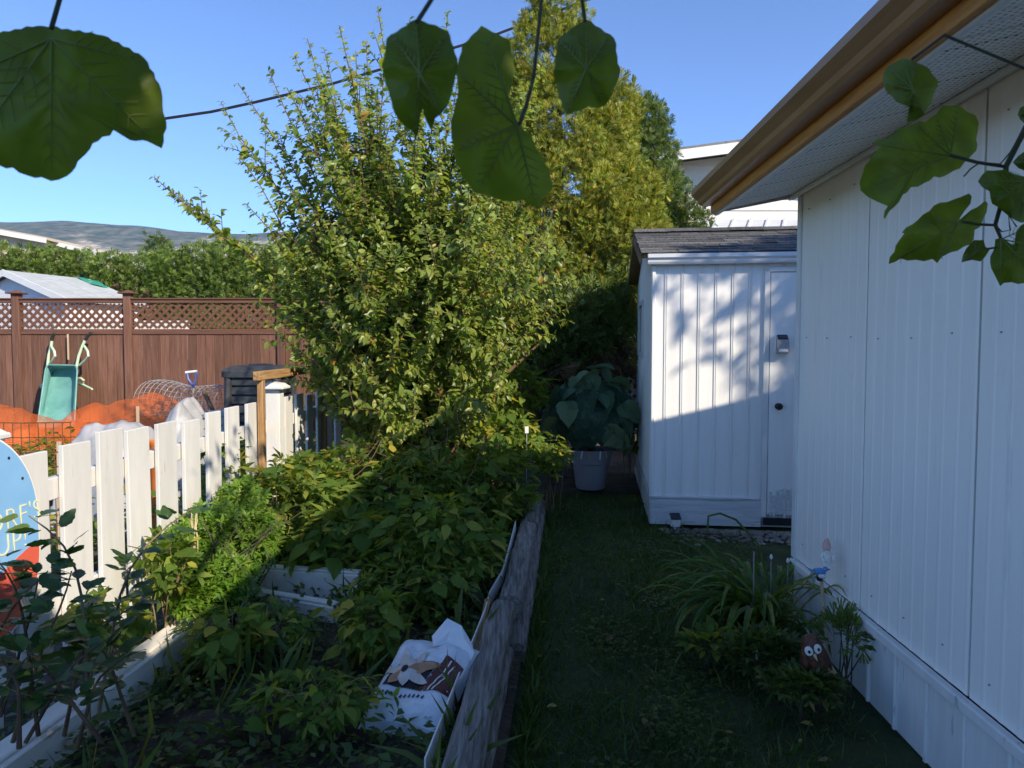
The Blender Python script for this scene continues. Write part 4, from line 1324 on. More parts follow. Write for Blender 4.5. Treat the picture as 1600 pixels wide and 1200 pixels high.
timber(1.35, 3.585, -0.085, 0.105, 0.215, 0.125, 'nearest top timber, rounded, beside the soil bag', 1)
timber(3.60, 5.22, -0.055, 0.105, 0.225, 0.125, 'middle top timber with a flat sawn face along the lawn', 2)
timber(5.235, 6.35, -0.045, 0.105, 0.22, 0.12, 'farthest top timber half covered by raspberry leaves', 3)
timber(1.5, 3.30, -0.075, -0.02, 0.10, 0.13, 'nearest bottom timber under the rounded one', 4)
timber(3.32, 4.95, -0.015, -0.02, 0.103, 0.12, 'middle bottom timber standing out towards the grass', 5)
timber(4.97, 6.5, -0.02, -0.02, 0.10, 0.12, 'farthest bottom timber reaching towards the grey pot', 6)

# thin strips lying along the bed side of the timbers
ws = MB().span(P(737, 1062, 2.86) , P(762, 938, 3.62), 0.03, 0.02, 0.002).build('wooden_strip', M_['wood'])
ws.data.materials[0] = M_['wood_h']
tag(ws, 'brown wooden strip lying between the soil bag and the timbers', 'strip')
pts = [Vector((timber_x(y) - dx, y, z)) for y, dx, z in ((2.2, 0.205, 0.16), (2.9, 0.185, 0.165), (3.45, 0.165, 0.175), (3.75, 0.175, 0.16), (4.05, 0.135, 0.185), (4.6, 0.135, 0.20), (5.1, 0.14, 0.215))]
eb = MB()
for a, b in zip(pts[:-1], pts[1:]):
    eb.span(a, b, 0.006, 0.075)
tag(eb.build('plastic_edging', M_['white_plastic']), 'thin bent white plastic edging strip beside the top timbers', 'edging')


# ------------------------------------------------------------------ bag of potting soil
def soil_bag():
    A = P(672, 1010, 3.0)
    root = thing('soil_bag', (A.x, 3.0, 0.06), 'white and maroon potting soil bag printed with a lily, lying by the timbers', 'bag')
    # bag frame: x right, y up the slope away from the camera
    Mx = Matrix.Translation((A.x - 0.01, 2.80, 0.135)) @ Matrix.Rotation(rad(-16), 4, 'Z') @ Matrix.Rotation(rad(20), 4, 'X') @ Matrix.Diagonal((0.86, 0.86, 0.86, 1))
    n = 26
    hx, hy = 0.20, 0.27

    def top(x, y):
        u, v = x / hx, y / hy
        e = max(0.0, (1 - u ** 4) * (1 - v ** 4))
        return 0.075 * e ** 0.5 + (0.010 * abs(math.sin(26 * x + 14 * y)) + 0.009 * math.sin(19 * y - 22 * x) + 0.006 * abs(math.sin(47 * y + 21 * x))) * e ** 0.3
    V, F = [], []
    for sgn in (1, -0.6):
        for j in range(n):
            for i in range(n):
                x, y = -hx + 2 * hx * i / (n - 1), -hy + 2 * hy * j / (n - 1)
                V.append((x, y, top(x, y) * sgn + (0.0 if sgn > 0 else -0.003)))
    for b in (0, n * n):
        F += [(b + j * n + i, b + j * n + i + 1, b + (j + 1) * n + i + 1, b + (j + 1) * n + i) for j in range(n - 1) for i in range(n - 1)]
    me = bpy.data.meshes.new('body'); me.from_pydata(V, [], F)
    me.materials.append(M_['bag_white'])
    inst('body', me, Mx, root)

    def decal(name, poly, m, lift=0.003, sub=6):
        """printed patch hugging the bag"""
        cx = sum(p[0] for p in poly) / len(poly); cy = sum(p[1] for p in poly) / len(poly)
        vs, fs = [(cx, cy, top(cx, cy) + lift)], []
        k = len(poly)
        for s_ in range(1, sub + 1):
            f = s_ / sub
            for (x, y) in poly:
                X, Y = cx + (x - cx) * f, cy + (y - cy) * f
                vs.append((X, Y, top(X, Y) + lift))
        fs += [(0, 1 + i, 1 + (i + 1) % k) for i in range(k)]
        for s_ in range(sub - 1):
            b0, b1 = 1 + s_ * k, 1 + (s_ + 1) * k
            fs += [(b0 + i, b1 + i, b1 + (i + 1) % k, b0 + (i + 1) % k) for i in range(k)]
        MB().add(vs, fs).build(name, m, root, M=Mx)
    dens = lambda pl, m_=6: [(pl[i][0] + (pl[(i + 1) % len(pl)][0] - pl[i][0]) * t / m_, pl[i][1] + (pl[(i + 1) % len(pl)][1] - pl[i][1]) * t / m_) for i in range(len(pl)) for t in range(m_)]
    decal('maroon_panel', dens([(0.02, -0.09), (0.180, -0.09), (0.180, 0.10), (0.09, 0.13)]), M_['maroon'], 0.003)
    decal('dark_panel', dens([(-0.15, -0.09), (0.02, -0.09), (0.07, 0.08), (-0.13, 0.05)]), M_['eye_black'], 0.0034)
    for o in (0.0, 0.022):
        decal('stripe', dens([(0.07 + o, -0.088), (0.077 + o, -0.088), (0.125 + o, 0.105 - o), (0.118 + o, 0.105 - o)], 8), M_['eye_white'], 0.0045)

    def petal(ang, L, wd, c, m, lift):
        pts = []
        for t in np.linspace(0, 1, 9): pts.append((L * t, wd * math.sin(math.pi * min(1, t * 0.985 + 0.01)) ** 0.9 * (1.15 - 0.35 * t) + 0.006 * math.sin(8 * t) * t * (1 - t)))
        pl = pts + [(x, -y) for x, y in pts[::-1][1:-1]]
        ca, sa = math.cos(ang), math.sin(ang)
        decal('petal', [(c[0] + x * ca - y * sa, c[1] + x * sa + y * ca) for x, y in pl], m, lift)
    c = (-0.07, 0.0)
    for i, (a, L, m) in enumerate(((112, 0.17, 'petal'), (62, 0.15, 'petal'), (172, 0.13, 'petal'), (24, 0.17, 'petal_tan'), (-22, 0.14, 'petal'), (-122, 0.10, 'petal_tan'), (-75, 0.09, 'petal'))):
        petal(rad(a), L, 0.030, c, M_[m], 0.0055 + 0.0009 * i)
    decal('stamens', [(c[0] + 0.016 * math.cos(t), c[1] + 0.022 * math.sin(t)) for t in np.linspace(0, 6.28, 14)[:-1]], M_['eye_black'], 0.0125)
    for i in range(11):
        x = -0.16 + i * 0.022
        decal('print_mark', [(x, -0.135), (x + 0.006, -0.118), (x + 0.015, -0.124), (x + 0.010, -0.142)], M_['print_blue'], 0.004, 2)
    # torn open mouth of the bag
    fl = MB()
    fp = [(-0.02, 0.20), (0.05, 0.26), (0.13, 0.24), (0.19, 0.20)]
    vs = []
    for (x, y), h in zip(fp, (0.05, 0.12, 0.10, 0.03)):
        vs += [(x, y - 0.03, top(min(max(x, -0.19), 0.19), min(y - 0.03, 0.26))), (x + 0.01, y, 0.03 + h * 0.7), (x - 0.015, y + 0.05, 0.03 + h)]
    fs = [(i * 3 + k, i * 3 + k + 1, i * 3 + k + 4, i * 3 + k + 3) for i in range(3) for k in range(2)]
    fl.add(vs, fs).build('torn_flap', M_['bag_white'], root, M=Mx)


M_['bag_white'] = mat('bag_white', (0.60, 0.63, 0.68), (0.72, 0.74, 0.77), 0.35, 6, bump=0.4, bscale=12, spec=0.5)
M_['maroon'] = mat('bag_maroon', (0.085, 0.014, 0.012), (0.12, 0.022, 0.016), 0.35, spec=0.5)
M_['petal'] = mat('petal_white', (0.52, 0.44, 0.38), (0.66, 0.60, 0.55), 0.4, 12)
M_['petal_tan'] = mat('petal_tan', (0.36, 0.17, 0.09), (0.50, 0.27, 0.15), 0.4, 12)
M_['print_blue'] = mat('print_blue', (0.02, 0.03, 0.10), rough=0.4)
soil_bag()


# ------------------------------------------------------------------ leaf meshes that single leaves share
def leaf_mesh(name, m, pts_w, serr=0.0, curl=0.16, fold=0.12, n=9, seed=0, thick=0.0):
    """oval pointed leaf with a midrib and a toothed edge, unit length along x"""
    r = np.random.default_rng(seed)
    vs, fs = [], []
    for i in range(n + 1):
        t = i / n
        w = np.interp(t, [p[0] for p in pts_w], [p[1] for p in pts_w])
        tooth = 1 + serr * (1 if i % 2 else -1)
        z = -curl * t * t + 0.01 * math.sin(9 * t)
        for s_ in (-1, -0.5, 0, 0.5, 1):
            ww = w * s_ * (tooth if abs(s_) == 1 else 1)
            vs.append((t + 0.02 * abs(s_) * (i % 2), ww, z + fold * abs(s_) * w * 2.0 - 0.35 * (abs(s_) * w) ** 2 * 2 + r.normal(0, 0.006)))
    for i in range(n):
        for k in range(4):
            a = i * 5 + k
            fs.append((a, a + 1, a + 6, a + 5))
    me = MB().add(vs, fs).mesh(name, m, True)
    return me


RASP = [leaf_mesh('leaf', M_['l_rasp_o'], [(0, 0.02), (0.12, 0.26), (0.35, 0.36), (0.6, 0.29), (0.85, 0.13), (1, 0.0)], 0.09, 0.10 + 0.12 * k, 0.16, 10, k) for k in range(4)]
ROSE = [leaf_mesh('leaf', M_['l_rose'], [(0, 0.02), (0.15, 0.22), (0.42, 0.31), (0.7, 0.23), (0.9, 0.09), (1, 0.0)], 0.07, 0.08 + 0.12 * k, 0.14, 8, k + 9) for k in range(3)]

CABB = [leaf_mesh('leaf', M_['l_cabb'], [(0, 0.05), (0.12, 0.30), (0.35, 0.44), (0.65, 0.42), (0.88, 0.22), (1, 0.0)], 0.05, 0.45 + 0.15 * k, 0.30, 9, k + 20) for k in range(3)]


def frame(pos, x, nrm, s_):
    x = Vector(x).normalized(); y = Vector(nrm).cross(x)
    y = y.normalized() if y.length > 1e-6 else Vector((0, 1, 0))
    z = x.cross(y)
    M = Matrix((x, y, z)).transposed().to_4x4() @ Matrix.Diagonal((s_, s_, s_, 1))
    M.translation = Vector(pos)
    return M


# ------------------------------------------------------------------ grey pot under green netting
def pot():
    cx, cy, z0 = 0.83, 7.45, 0.03
    root = thing('plant_pot', (cx, cy, z0), 'large grey plastic pot beside the shed', 'pot')
    T = Matrix.Translation((cx, cy, z0))
    MB().lathe([(0.145, 0.0), (0.155, 0.02), (0.187, 0.27), (0.205, 0.275), (0.222, 0.40), (0.232, 0.405), (0.232, 0.42), (0.212, 0.42), (0.19, 0.30)], 36, T).build('body', M_['pot'], root, True)
    MB().lathe([(0.0005, 0.36), (0.205, 0.36), (0.205, 0.34), (0.0005, 0.34)], 24, T).build('soil', M_['soil'], root)
    for i, a in enumerate((-118, -100, -72, -56)):
        th = rad(a)
        c = Vector((cx + 0.238 * math.cos(th), cy + 0.238 * math.sin(th), z0 + 0.40))
        o = thing('clothes_peg', c, ['leftmost pale clothes peg on the rim of the grey pot', 'second pale clothes peg from the left on the grey pot rim', 'third pale clothes peg from the left on the grey pot rim', 'rightmost pale clothes peg on the rim of the grey pot'][i], 'clothes peg', 'pegs holding the net to the pot')
        tl = R.uniform(-0.25, 0.25)
        Mx = Matrix.Translation(c) @ Matrix.Rotation(th - math.pi / 2, 4, 'Z') @ Matrix.Rotation(tl, 4, 'Y')
        for s_ in (-1, 1):
            MB().box((0, 0.006 * s_, -0.02), (0.011, 0.006, 0.085), Mx, 0.001).build('jaw', M_['wood_pale'] if i % 2 else M_['white_plastic'], o)
    # plant: big drooping leaves under a dark green net
    pl = thing('netted_plant', (cx, cy, z0 + 0.38), 'broad leaved plant bundled in dark green netting, growing in the grey pot', 'plant')
    cl = Cloud()
    n = 900
    d = rand_dirs(n); d[:, 2] = np.abs(d[:, 2]) * 1.2 - 0.3; d = unit(d)
    rr = np.clip(0.93 - np.abs(rng.normal(0, 0.16, (n, 1))), 0.3, 0.95)
    pos = np.array([cx, cy, 0.74]) + d * np.array([0.42, 0.35, 0.42]) * rr
    cl.add(OVAL, pos, unit(np.cross(d, rand_dirs(n)) + np.array([0, 0, -0.5])), d, 0.17 * rng.uniform(0.6, 1.3, n))
    cl.build('leaves', M_['l_net'], pl, 'stuff')
    for k in range(64):
        dz = R.uniform(-0.35, 1.0); th = R.uniform(0, 6.28)
        q = math.sqrt(max(0.0, 1 - min(1, dz) ** 2))
        dv = Vector((q * math.cos(th), q * math.sin(th), dz))
        p_ = Vector((cx, cy, 0.74)) + Vector((dv.x * 0.40, dv.y * 0.33, dv.z * 0.42)) * R.uniform(0.9, 1.22)
        xd = Vector((-dv.y, dv.x, 0)) * R.uniform(-1, 1) + dv * 0.5 + Vector((0, 0, -0.8))
        inst('leaf', CABB[R.randrange(3)], frame(p_ - xd.normalized() * 0.09, xd + dv * R.uniform(-0.2, 0.8), dv + Vector((R.gauss(0, 0.55), R.gauss(0, 0.55), 0.35 + R.gauss(0, 0.4))), R.uniform(0.15, 0.29)), pl)
    st = MB()
    for k in range(7):
        a = 6.28 * k / 7
        st.tube([(cx, cy, 0.4), (cx + 0.12 * math.cos(a), cy + 0.12 * math.sin(a), 0.75), (cx + 0.28 * math.cos(a), cy + 0.25 * math.sin(a), 1.0)], [0.014, 0.010, 0.006], 6)
    st.build('stems', M_['vine'], pl)
    V, F, UV = [], [], []
    na, nb = 110, 46
    for j in range(nb):
        ph = rad(92) - rad(112) * j / (nb - 1)
        for i in range(na):
            th = 2 * math.pi * i / na
            wob = 1 + 0.05 * math.sin(3 * th + 4 * ph) + 0.05 * math.sin(7 * th - 9 * ph + 1) + 0.035 * abs(math.sin(11 * th + 13 * ph)) + 0.02 * math.sin(23 * th + 17 * ph)
            r_ = math.cos(ph) * wob
            V.append((cx + 0.42 * r_ * math.cos(th), cy + 0.35 * r_ * math.sin(th), 0.74 + 0.42 * math.sin(ph) * wob + 0.02 * math.sin(11 * th)))
            UV.append((i / na * 3, j / nb * 1.2))
    for j in range(nb - 1):
        for i in range(na):
            F.append((j * na + i, (j + 1) * na + i, (j + 1) * na + (i + 1) % na, j * na + (i + 1) % na))
    me = np_mesh('net', V, F, M_['net_green'], True, 4)
    uv = me.uv_layers.new(name='UVMap'); uv.data.foreach_set('uv', np.array([UV[v] for f in F for v in f], dtype=np.float32).ravel())
    inst('net', me, None, pl)


pot()

# white lattice offcut behind the pot
lt = thing('lattice_offcut', P(975, 640, 8.35), 'short white diamond lattice offcut standing beside the shed', 'lattice')
lc = P(977, 612, 8.35)
for sgn in (1, -1):
    for k in range(-2, 4):
        x = lc.x + 0.11 * k
        x0_, x1_ = x - 0.17, x + 0.17
        a_, b_ = max(x0_, lc.x - 0.14), min(x1_, lc.x + 0.16)
        if b_ - a_ < 0.06: continue
        MB().span((a_, 8.35 + 0.008 * sgn, lc.z + sgn * (a_ - x)), (b_, 8.35 + 0.008 * sgn, lc.z + sgn * (b_ - x)), 0.008, 0.036).build('strip', M_['picket'], lt)
MB().box((lc.x, 8.375, lc.z - 0.38), (0.04, 0.03, 0.78)).build('stay', M_['wood'], lt)


# ------------------------------------------------------------------ neighbours and far buildings
def gable_house(name, X0, X1, Y0, Y1, ze, zr, xr, wm, rm, label, siding=0.2, ov=0.35):
    """gable end faces the camera; eaves at ze, ridge at (xr, zr)"""
    root = thing(name, ((X0 + X1) / 2, Y0, 0), label, 'house')
    MB().prism([(X0, Y0 + 0.03, 0), (X1, Y0 + 0.03, 0), (X1, Y0 + 0.03, ze), (xr, Y0 + 0.03, zr), (X0, Y0 + 0.03, ze)], (0, Y1 - Y0, 0)).build('wall', wm, root)
    if siding:
        z = 0.0
        while z < zr - 0.05:
            def xl(zz): return X0 if zz <= ze else X0 + (xr - X0) * (zz - ze) / max(zr - ze, 1e-6)
            def xh(zz): return X1 if zz <= ze else X1 - (X1 - xr) * (zz - ze) / max(zr - ze, 1e-6)
            zt = min(z + siding, zr - 0.02)
            MB().add([(xl(z), Y0 - 0.012, z), (xh(z), Y0 - 0.012, z), (xh(zt), Y0 + 0.006, zt), (xl(zt), Y0 + 0.006, zt), (xl(z), Y0 + 0.006, z), (xh(z), Y0 + 0.006, z)], [(0, 1, 2, 3), (0, 4, 5, 1)]).build('siding_board', wm, root)
            z += siding
    t = 0.1
    for s_, (xa, za, xb, zb) in enumerate(((X0 - 0.3, ze - 0.3 * (zr - ze) / (xr - X0), xr, zr), (X1 + 0.3, ze - 0.3 * (zr - ze) / (X1 - xr), xr, zr))):
        MB().prism([(xa, Y0 - ov, za + 0.02), (xb, Y0 - ov, zb + 0.02), (xb, Y0 - ov, zb + 0.02 + t), (xa, Y0 - ov, za + 0.02 + t)], (0, Y1 - Y0 + 2 * ov, 0)).build('roof_slope', rm, root)
        MB().prism([(xa, Y0 - ov - 0.03, za - 0.10), (xb, Y0 - ov - 0.03, zb - 0.10), (xb, Y0 - ov - 0.03, zb + 0.07), (xa, Y0 - ov - 0.03, za + 0.07)], (0, 0.025, 0)).build('rake_board', M_['trim'], root)
    return root


nb_peak = P(1175, 230, 13.0)
nb_l = P(1000, 262, 13.0)
gable_house('neighbour_house', nb_l.x, nb_peak.x * 2 - nb_l.x, 13.0, 20.0, nb_l.z, nb_peak.z - 0.1, nb_peak.x, M_['neigh_siding'], M_['roof_flat'], 'beige house with horizontal siding rising behind the shed', 0.2, 0.6)
# low pale metal roof between shed and neighbour
lr = thing('carport_roof', (P(1170, 362, 10.8).x, 10.8, 0), 'low pale metal carport roof just above the shed shingles', 'carport')
f0, f1 = P(1083, 366, 10.9), P(1330, 366, 10.9)
b0, b1 = P(1093, 346, 12.2), P(1330, 346, 12.2)
for i in range(9):
    t0, t1 = i / 9, (i + 1) / 9 - 0.004
    MB().prism([f0.lerp(f1, t0), f0.lerp(f1, t1), b0.lerp(b1, t1), b0.lerp(b1, t0)], (0, 0, 0.03)).build('roof_sheet', M_['neigh_roof'], lr)
    MB().span(f0.lerp(f1, t0) + Vector((0.01, 0, 0.045)), b0.lerp(b1, t0) + Vector((0.01, 0, 0.045)), 0.03, 0.03).build('roof_rib', M_['neigh_roof'], lr)
for p_ in (f0, f1):
    MB().box((p_.x + (0.08 if p_ is f0 else -0.08), 11.0, p_.z / 2), (0.09, 0.09, p_.z - 0.03)).build('post', M_['trim'], lr)

# grey roofed shed beyond the brown fence
rA = Vector((-9.23, 13.0, 2.88)); rB = Vector((-8.67, 14.7, 2.88))
e_ = Vector((0.95, -0.313, 0)) * 1.5 + Vector((0, 0, -0.55))
e2 = Vector((-0.95, 0.313, 0)) * 1.5 + Vector((0, 0, -0.55))
gs = thing('grey_roof_shed', (-8.95, 13.9, 0), 'small shed with a pale grey sheet roof beyond the brown fence', 'shed')
ax_ = (rB - rA)
for nm, e in (('roof_slope', e_), ('roof_slope', e2)):
    for i in range(4):
        a, b = rA + ax_ * (i / 4), rA + ax_ * ((i + 1) / 4 - 0.006)
        MB().prism([a, b, b + e, a + e], (0, 0, 0.05)).build(nm, M_['grey_roof'], gs)
for e in (e_, e2):
    MB().prism([rA + Vector((-0.01, -0.03, -0.06)), rA + e + Vector((-0.01, -0.03, -0.06)), rA + e + Vector((-0.01, -0.03, 0.06)), rA + Vector((-0.01, -0.03, 0.06))], ax_.normalized() * 0.025).build('rake_board', M_['trim'], gs)
wi = ax_.normalized() * 0.12
MB().prism([rA + wi + e_ * 0.9 + Vector((0, 0, -0.03)), rA + wi + Vector((0, 0, -0.04)), rA + wi + e2 * 0.9 + Vector((0, 0, -0.03)), (rA + wi + e2 * 0.9) * Vector((1, 1, 0)) if False else Vector(((rA + wi + e2 * 0.9).x, (rA + wi + e2 * 0.9).y, 0)), Vector(((rA + wi + e_ * 0.9).x, (rA + wi + e_ * 0.9).y, 0))], ax_ * 0.86).build('wall', M_['pale_wall'], gs)
gt0 = rB - ax_ * 0.26
gtm = MB()
gv, gf = [], []
for j in range(5):
    for i in range(7):
        s_, t_ = i / 6, j / 4
        p_ = rA + ax_ * (0.80 + 0.2 * s_) + e_ * (0.02 + 0.36 * t_ * (0.6 + 0.4 * math.sin(2 * s_ + 0.5)))
        gv.append(p_ + Vector((0, 0, 0.062 + 0.015 * math.sin(5 * s_ + 7 * t_))))
gf = [(j * 7 + i, j * 7 + i + 1, (j + 1) * 7 + i + 1, (j + 1) * 7 + i) for j in range(4) for i in range(6)]
tag(gtm.add(gv, gf).build('green_tarp', M_['green_tarp'], None, True), 'small green tarp lying on the far end of the grey shed roof', 'tarp')

lw = thing('low_white_wall', (-7.0, 12.7, 0), 'low white panelled wall seen through the lattice of the brown fence', 'wall')
for i in range(4):
    xa_ = P(85, 500, 12.7).x + i * 0.6
    MB().box((xa_ + 0.3, 12.7, 0.99), (0.592, 0.05, 1.97), None, 0.004).build('panel', M_['trim'], lw)
MB().box((P(85, 500, 12.7).x + 1.2, 12.7, 1.985), (2.42, 0.09, 0.03)).build('coping', M_['trim'], lw)

# tan building left, far
tp, te = P(-60, 352, 26.0), P(68, 371, 26.0)
gable_house('tan_building', tp.x * 2 - te.x, te.x, 26.0, 34.0, te.z - 0.1, tp.z, tp.x, M_['tan_wall'], M_['tan_roof'], 'tan building with a low pitched roof behind the hedge at far left', 0.3, 0.3)
l0, l1 = P(64, 377, 26.4), P(135, 397, 26.4)
ll = thing('lean_to_roof', (l0.x + 1, 26.4, 0), 'white lean-to roof sloping down beside the tan building', 'roof')
MB().prism([l0, l1, l1 + Vector((0, 0, 0.14)), l0 + Vector((0, 0, 0.14))], (0, 5, 0)).build('sheet', M_['trim'], ll)
MB().prism([l0 + Vector((0, 0.3, -0.02)), l1 + Vector((-0.1, 0.3, -0.02)), Vector((l1.x - 0.1, l1.y + 0.3, 0)), Vector((l0.x, l0.y + 0.3, 0))], (0, 4, 0)).build('wall', M_['tan_wall'], ll)
wl_, wr_ = P(503, 346, 38.0), P(580, 346, 38.0)
gable_house('white_house', wl_.x, wr_.x, 38.0, 45.0, wl_.z - 0.1, wl_.z + 0.12, (wl_.x + wr_.x) / 2, M_['trim'], M_['neigh_roof'], 'white far house glimpsed through the tall shrub', 0.3, 0.3)

# overhead cable
cpts = [P(-400, 235, 19.0), P(0, 222, 19.5), P(258, 186, 20.0), P(330, 176, 20.2), P(400, 160, 20.4), P(520, 132, 20.8), P(760, 60, 21.5), P(1000, -30, 22.5)]
cb = thing('overhead_cable', cpts[3], 'black overhead cable crossing the sky behind the tall shrub', 'cable')
for k in range(2):
    MB().tube([p_ + Vector((0, 0, 0.035 * k + 0.012 * math.sin(3 * i))) for i, p_ in enumerate(cpts)], 0.022, 6).build('wire', M_['cable'], cb, True)


# ------------------------------------------------------------------ hedge
def ell_px(px, py, rx, ry, d, rz=None):
    s_ = d / F_PX
    c = P(px, py, d)
    return (tuple(c), (rx * s_, rz if rz else (rx * s_) * 0.8, ry * s_))


HV = []
for v in range(4):
    c_ = Cloud()
    rr = np.random.default_rng(40 + v)
    el = []
    for k in range(9):
        z = 0.35 + k * 0.42
        el.append(((rr.normal(0, 0.07), rr.normal(0, 0.07), z), (0.52 - 0.012 * k + rr.normal(0, 0.03), 0.5, 0.38)))
    lumps(c_, el, SPRAY, 6500, 0.14, 0.12, 0.5)
    HV.append(np_mesh('crown', np.concatenate(c_.V), np.concatenate(c_.T), M_['l_hedge']))
TRK = MB().tube([(0, 0, 0), (0.02, 0, 1.5), (0, 0.02, 3.2)], [0.07, 0.05, 0.02], 8).mesh('trunk', M_['bark'])
DEAD = Cloud()
lumps(DEAD, [((0.1, -0.42, 1.9), (0.25, 0.12, 0.4)), ((-0.2, -0.40, 2.6), (0.16, 0.1, 0.3))], SPRAY, 260, 0.13, 0.2)
DEADM = np_mesh('dead_patch', np.concatenate(DEAD.V), np.concatenate(DEAD.T), M_['l_twig'])
hedge_px = [-95, -52, -8, 38, 82, 128, 172, 216, 262, 306, 352, 398, 445, 500, 560, 630, 700]
tops_px = [384, 386, 384, 388, 392, 396, 400, 399, 394, 386, 381, 383, 382, 378, 380, 378, 382]
names_h = ['left end', 'second', 'third', 'fourth', 'fifth', 'sixth', 'seventh', 'eighth', 'ninth', 'tenth', 'eleventh', 'twelfth', 'thirteenth', 'fourteenth', 'fifteenth', 'sixteenth', 'seventeenth']
for i, (px, ty) in enumerate(zip(hedge_px, tops_px)):
    d = 17.0 + R.uniform(-0.15, 0.15)
    p_ = P(px, ty, d)
    lab = 'bright green clipped cedar in the hedge, %s counting from the left' % (names_h[i] if i else 'first')
    t_ = thing('hedge_cedar', (p_.x, d, -0.04), lab, 'hedge shrub', 'cedars of the hedge beyond the brown fence')
    sz = (p_.z + 0.04) / 4.05
    M = Matrix.Translation((p_.x, d, -0.04)) @ Matrix.Rotation(R.uniform(0, 6.28), 4, 'Z') @ Matrix.Diagonal((1.08, 1.0, sz, 1))
    inst('crown', HV[i % 4], M, t_)
    inst('trunk', TRK, Matrix.Translation((p_.x, d, -0.04)), t_)
    if i in (4, 7, 8, 11, 12): inst('dead_patch', DEADM, Matrix.Translation((p_.x, d - 0.12, R.uniform(-0.25, 0.15))), t_)

# a small dark conifer beyond the hedge
fc = P(246, 372, 32.0)
ft = thing('far_conifer', (fc.x, 32, 0), 'small dull green tree poking up behind the hedge', 'tree')
c_ = Cloud(); lumps(c_, [((fc.x, 32, fc.z - 0.55), (0.55, 0.5, 0.6)), ((fc.x - 0.2, 32, fc.z - 1.3), (0.8, 0.7, 0.8)), ((fc.x, 32, fc.z - 2.4), (0.9, 0.8, 1.0))], SPRAY, 1500, 0.3, 0.25); c_.build('crown', M_['l_weed'], ft)
MB().tube([(fc.x, 32, 0), (fc.x, 32, fc.z - 0.5)], [0.12, 0.03], 8).build('trunk', M_['bark'], ft)


# ------------------------------------------------------------------ cedars behind the shed
def cedar(name, root_px, d, ells, m, n, size, label, twig=None):
    b = P(root_px, 545, d)
    t_ = thing(name, (b.x, d, 0), label, 'tree')
    c = Cloud(); lumps(c, ells, SPRAY, n, size, 0.16, 0.45)
    c.build('crown', m, t_)
    top = max(e[0][2] for e in ells)
    MB().tube([(b.x, d, 0), (b.x + 0.03, d, top * 0.5), (b.x, d, top)], [0.11, 0.07, 0.02], 9).build('trunk', M_['bark'], t_, True)
    if twig:
        c = Cloud(); lumps(c, twig, SPRAY, 1800, 0.16, 0.35, -0.6)
        c.build('dead_twigs', M_['l_twig'], t_)
    return t_


cedar('golden_cedar', 870, 9.0, [ell_px(870, 20, 45, 60, 9.0), ell_px(850, 100, 62, 75, 9.0), ell_px(872, 190, 82, 80, 9.0), ell_px(945, 235, 48, 70, 8.95), ell_px(800, 260, 70, 95, 9.0), ell_px(900, 300, 95, 75, 8.8), ell_px(955, 360, 75, 62, 8.75), ell_px(845, 390, 95, 90, 8.9), ell_px(930, 450, 70, 62, 8.9), ell_px(850, 500, 80, 60, 9.0), ell_px(790, 180, 60, 85, 9.1), ell_px(990, 300, 48, 42, 8.9), ell_px(995, 370, 50, 45, 8.85), ell_px(960, 180, 40, 60, 9.2), ell_px(780, 400, 70, 80, 9.1)],
      M_['l_gold'], 44000, 0.095, 'tall golden green cedar behind the big shrub', [ell_px(880, 575, 90, 40, 8.9), ell_px(930, 545, 50, 40, 8.7)])
cedar('dark_cedar', 1015, 9.9, [ell_px(1013, 182, 16, 28, 9.9), ell_px(1012, 205, 32, 50, 9.9), ell_px(1012, 260, 45, 60, 9.9), ell_px(1015, 320, 55, 62, 9.9), ell_px(1022, 390, 62, 62, 9.9), ell_px(1010, 470, 62, 75, 9.9), ell_px(1000, 560, 60, 70, 9.9)],
      M_['l_cedar'], 14000, 0.10, 'pointed dark green cedar next to the golden one')
cedar('dark_cedar', 965, 10.4, [ell_px(968, 185, 30, 40, 10.4), ell_px(965, 240, 45, 55, 10.4), ell_px(960, 320, 55, 70, 10.4), ell_px(950, 420, 65, 80, 10.4), ell_px(945, 540, 70, 90, 10.4)],
      M_['l_cedar'], 7000, 0.13, 'dark cedar wedged between the golden cedar and the pointed one')
cedar('dark_cedar', 1070, 9.2, [ell_px(1020, 300, 38, 40, 9.2), ell_px(1055, 325, 38, 42, 9.2), ell_px(1078, 350, 30, 34, 9.2), ell_px(1035, 385, 62, 45, 9.3), ell_px(1000, 430, 50, 60, 9.2)],
      M_['l_weed'], 3600, 0.10, 'low rounded dark green conifer behind the shed roof edge')
cedar('dark_cedar', 905, 8.6, [ell_px(905, 500, 80, 62, 8.5), ell_px(960, 470, 35, 80, 8.6), ell_px(850, 560, 75, 55, 8.4), ell_px(965, 560, 30, 60, 8.8)],
      M_['l_cedar'], 5200, 0.12, 'shaded drooping cedar boughs above the grey pot', [ell_px(900, 590, 90, 45, 8.4), ell_px(955, 610, 40, 70, 8.7), ell_px(840, 640, 60, 50, 8.2)])

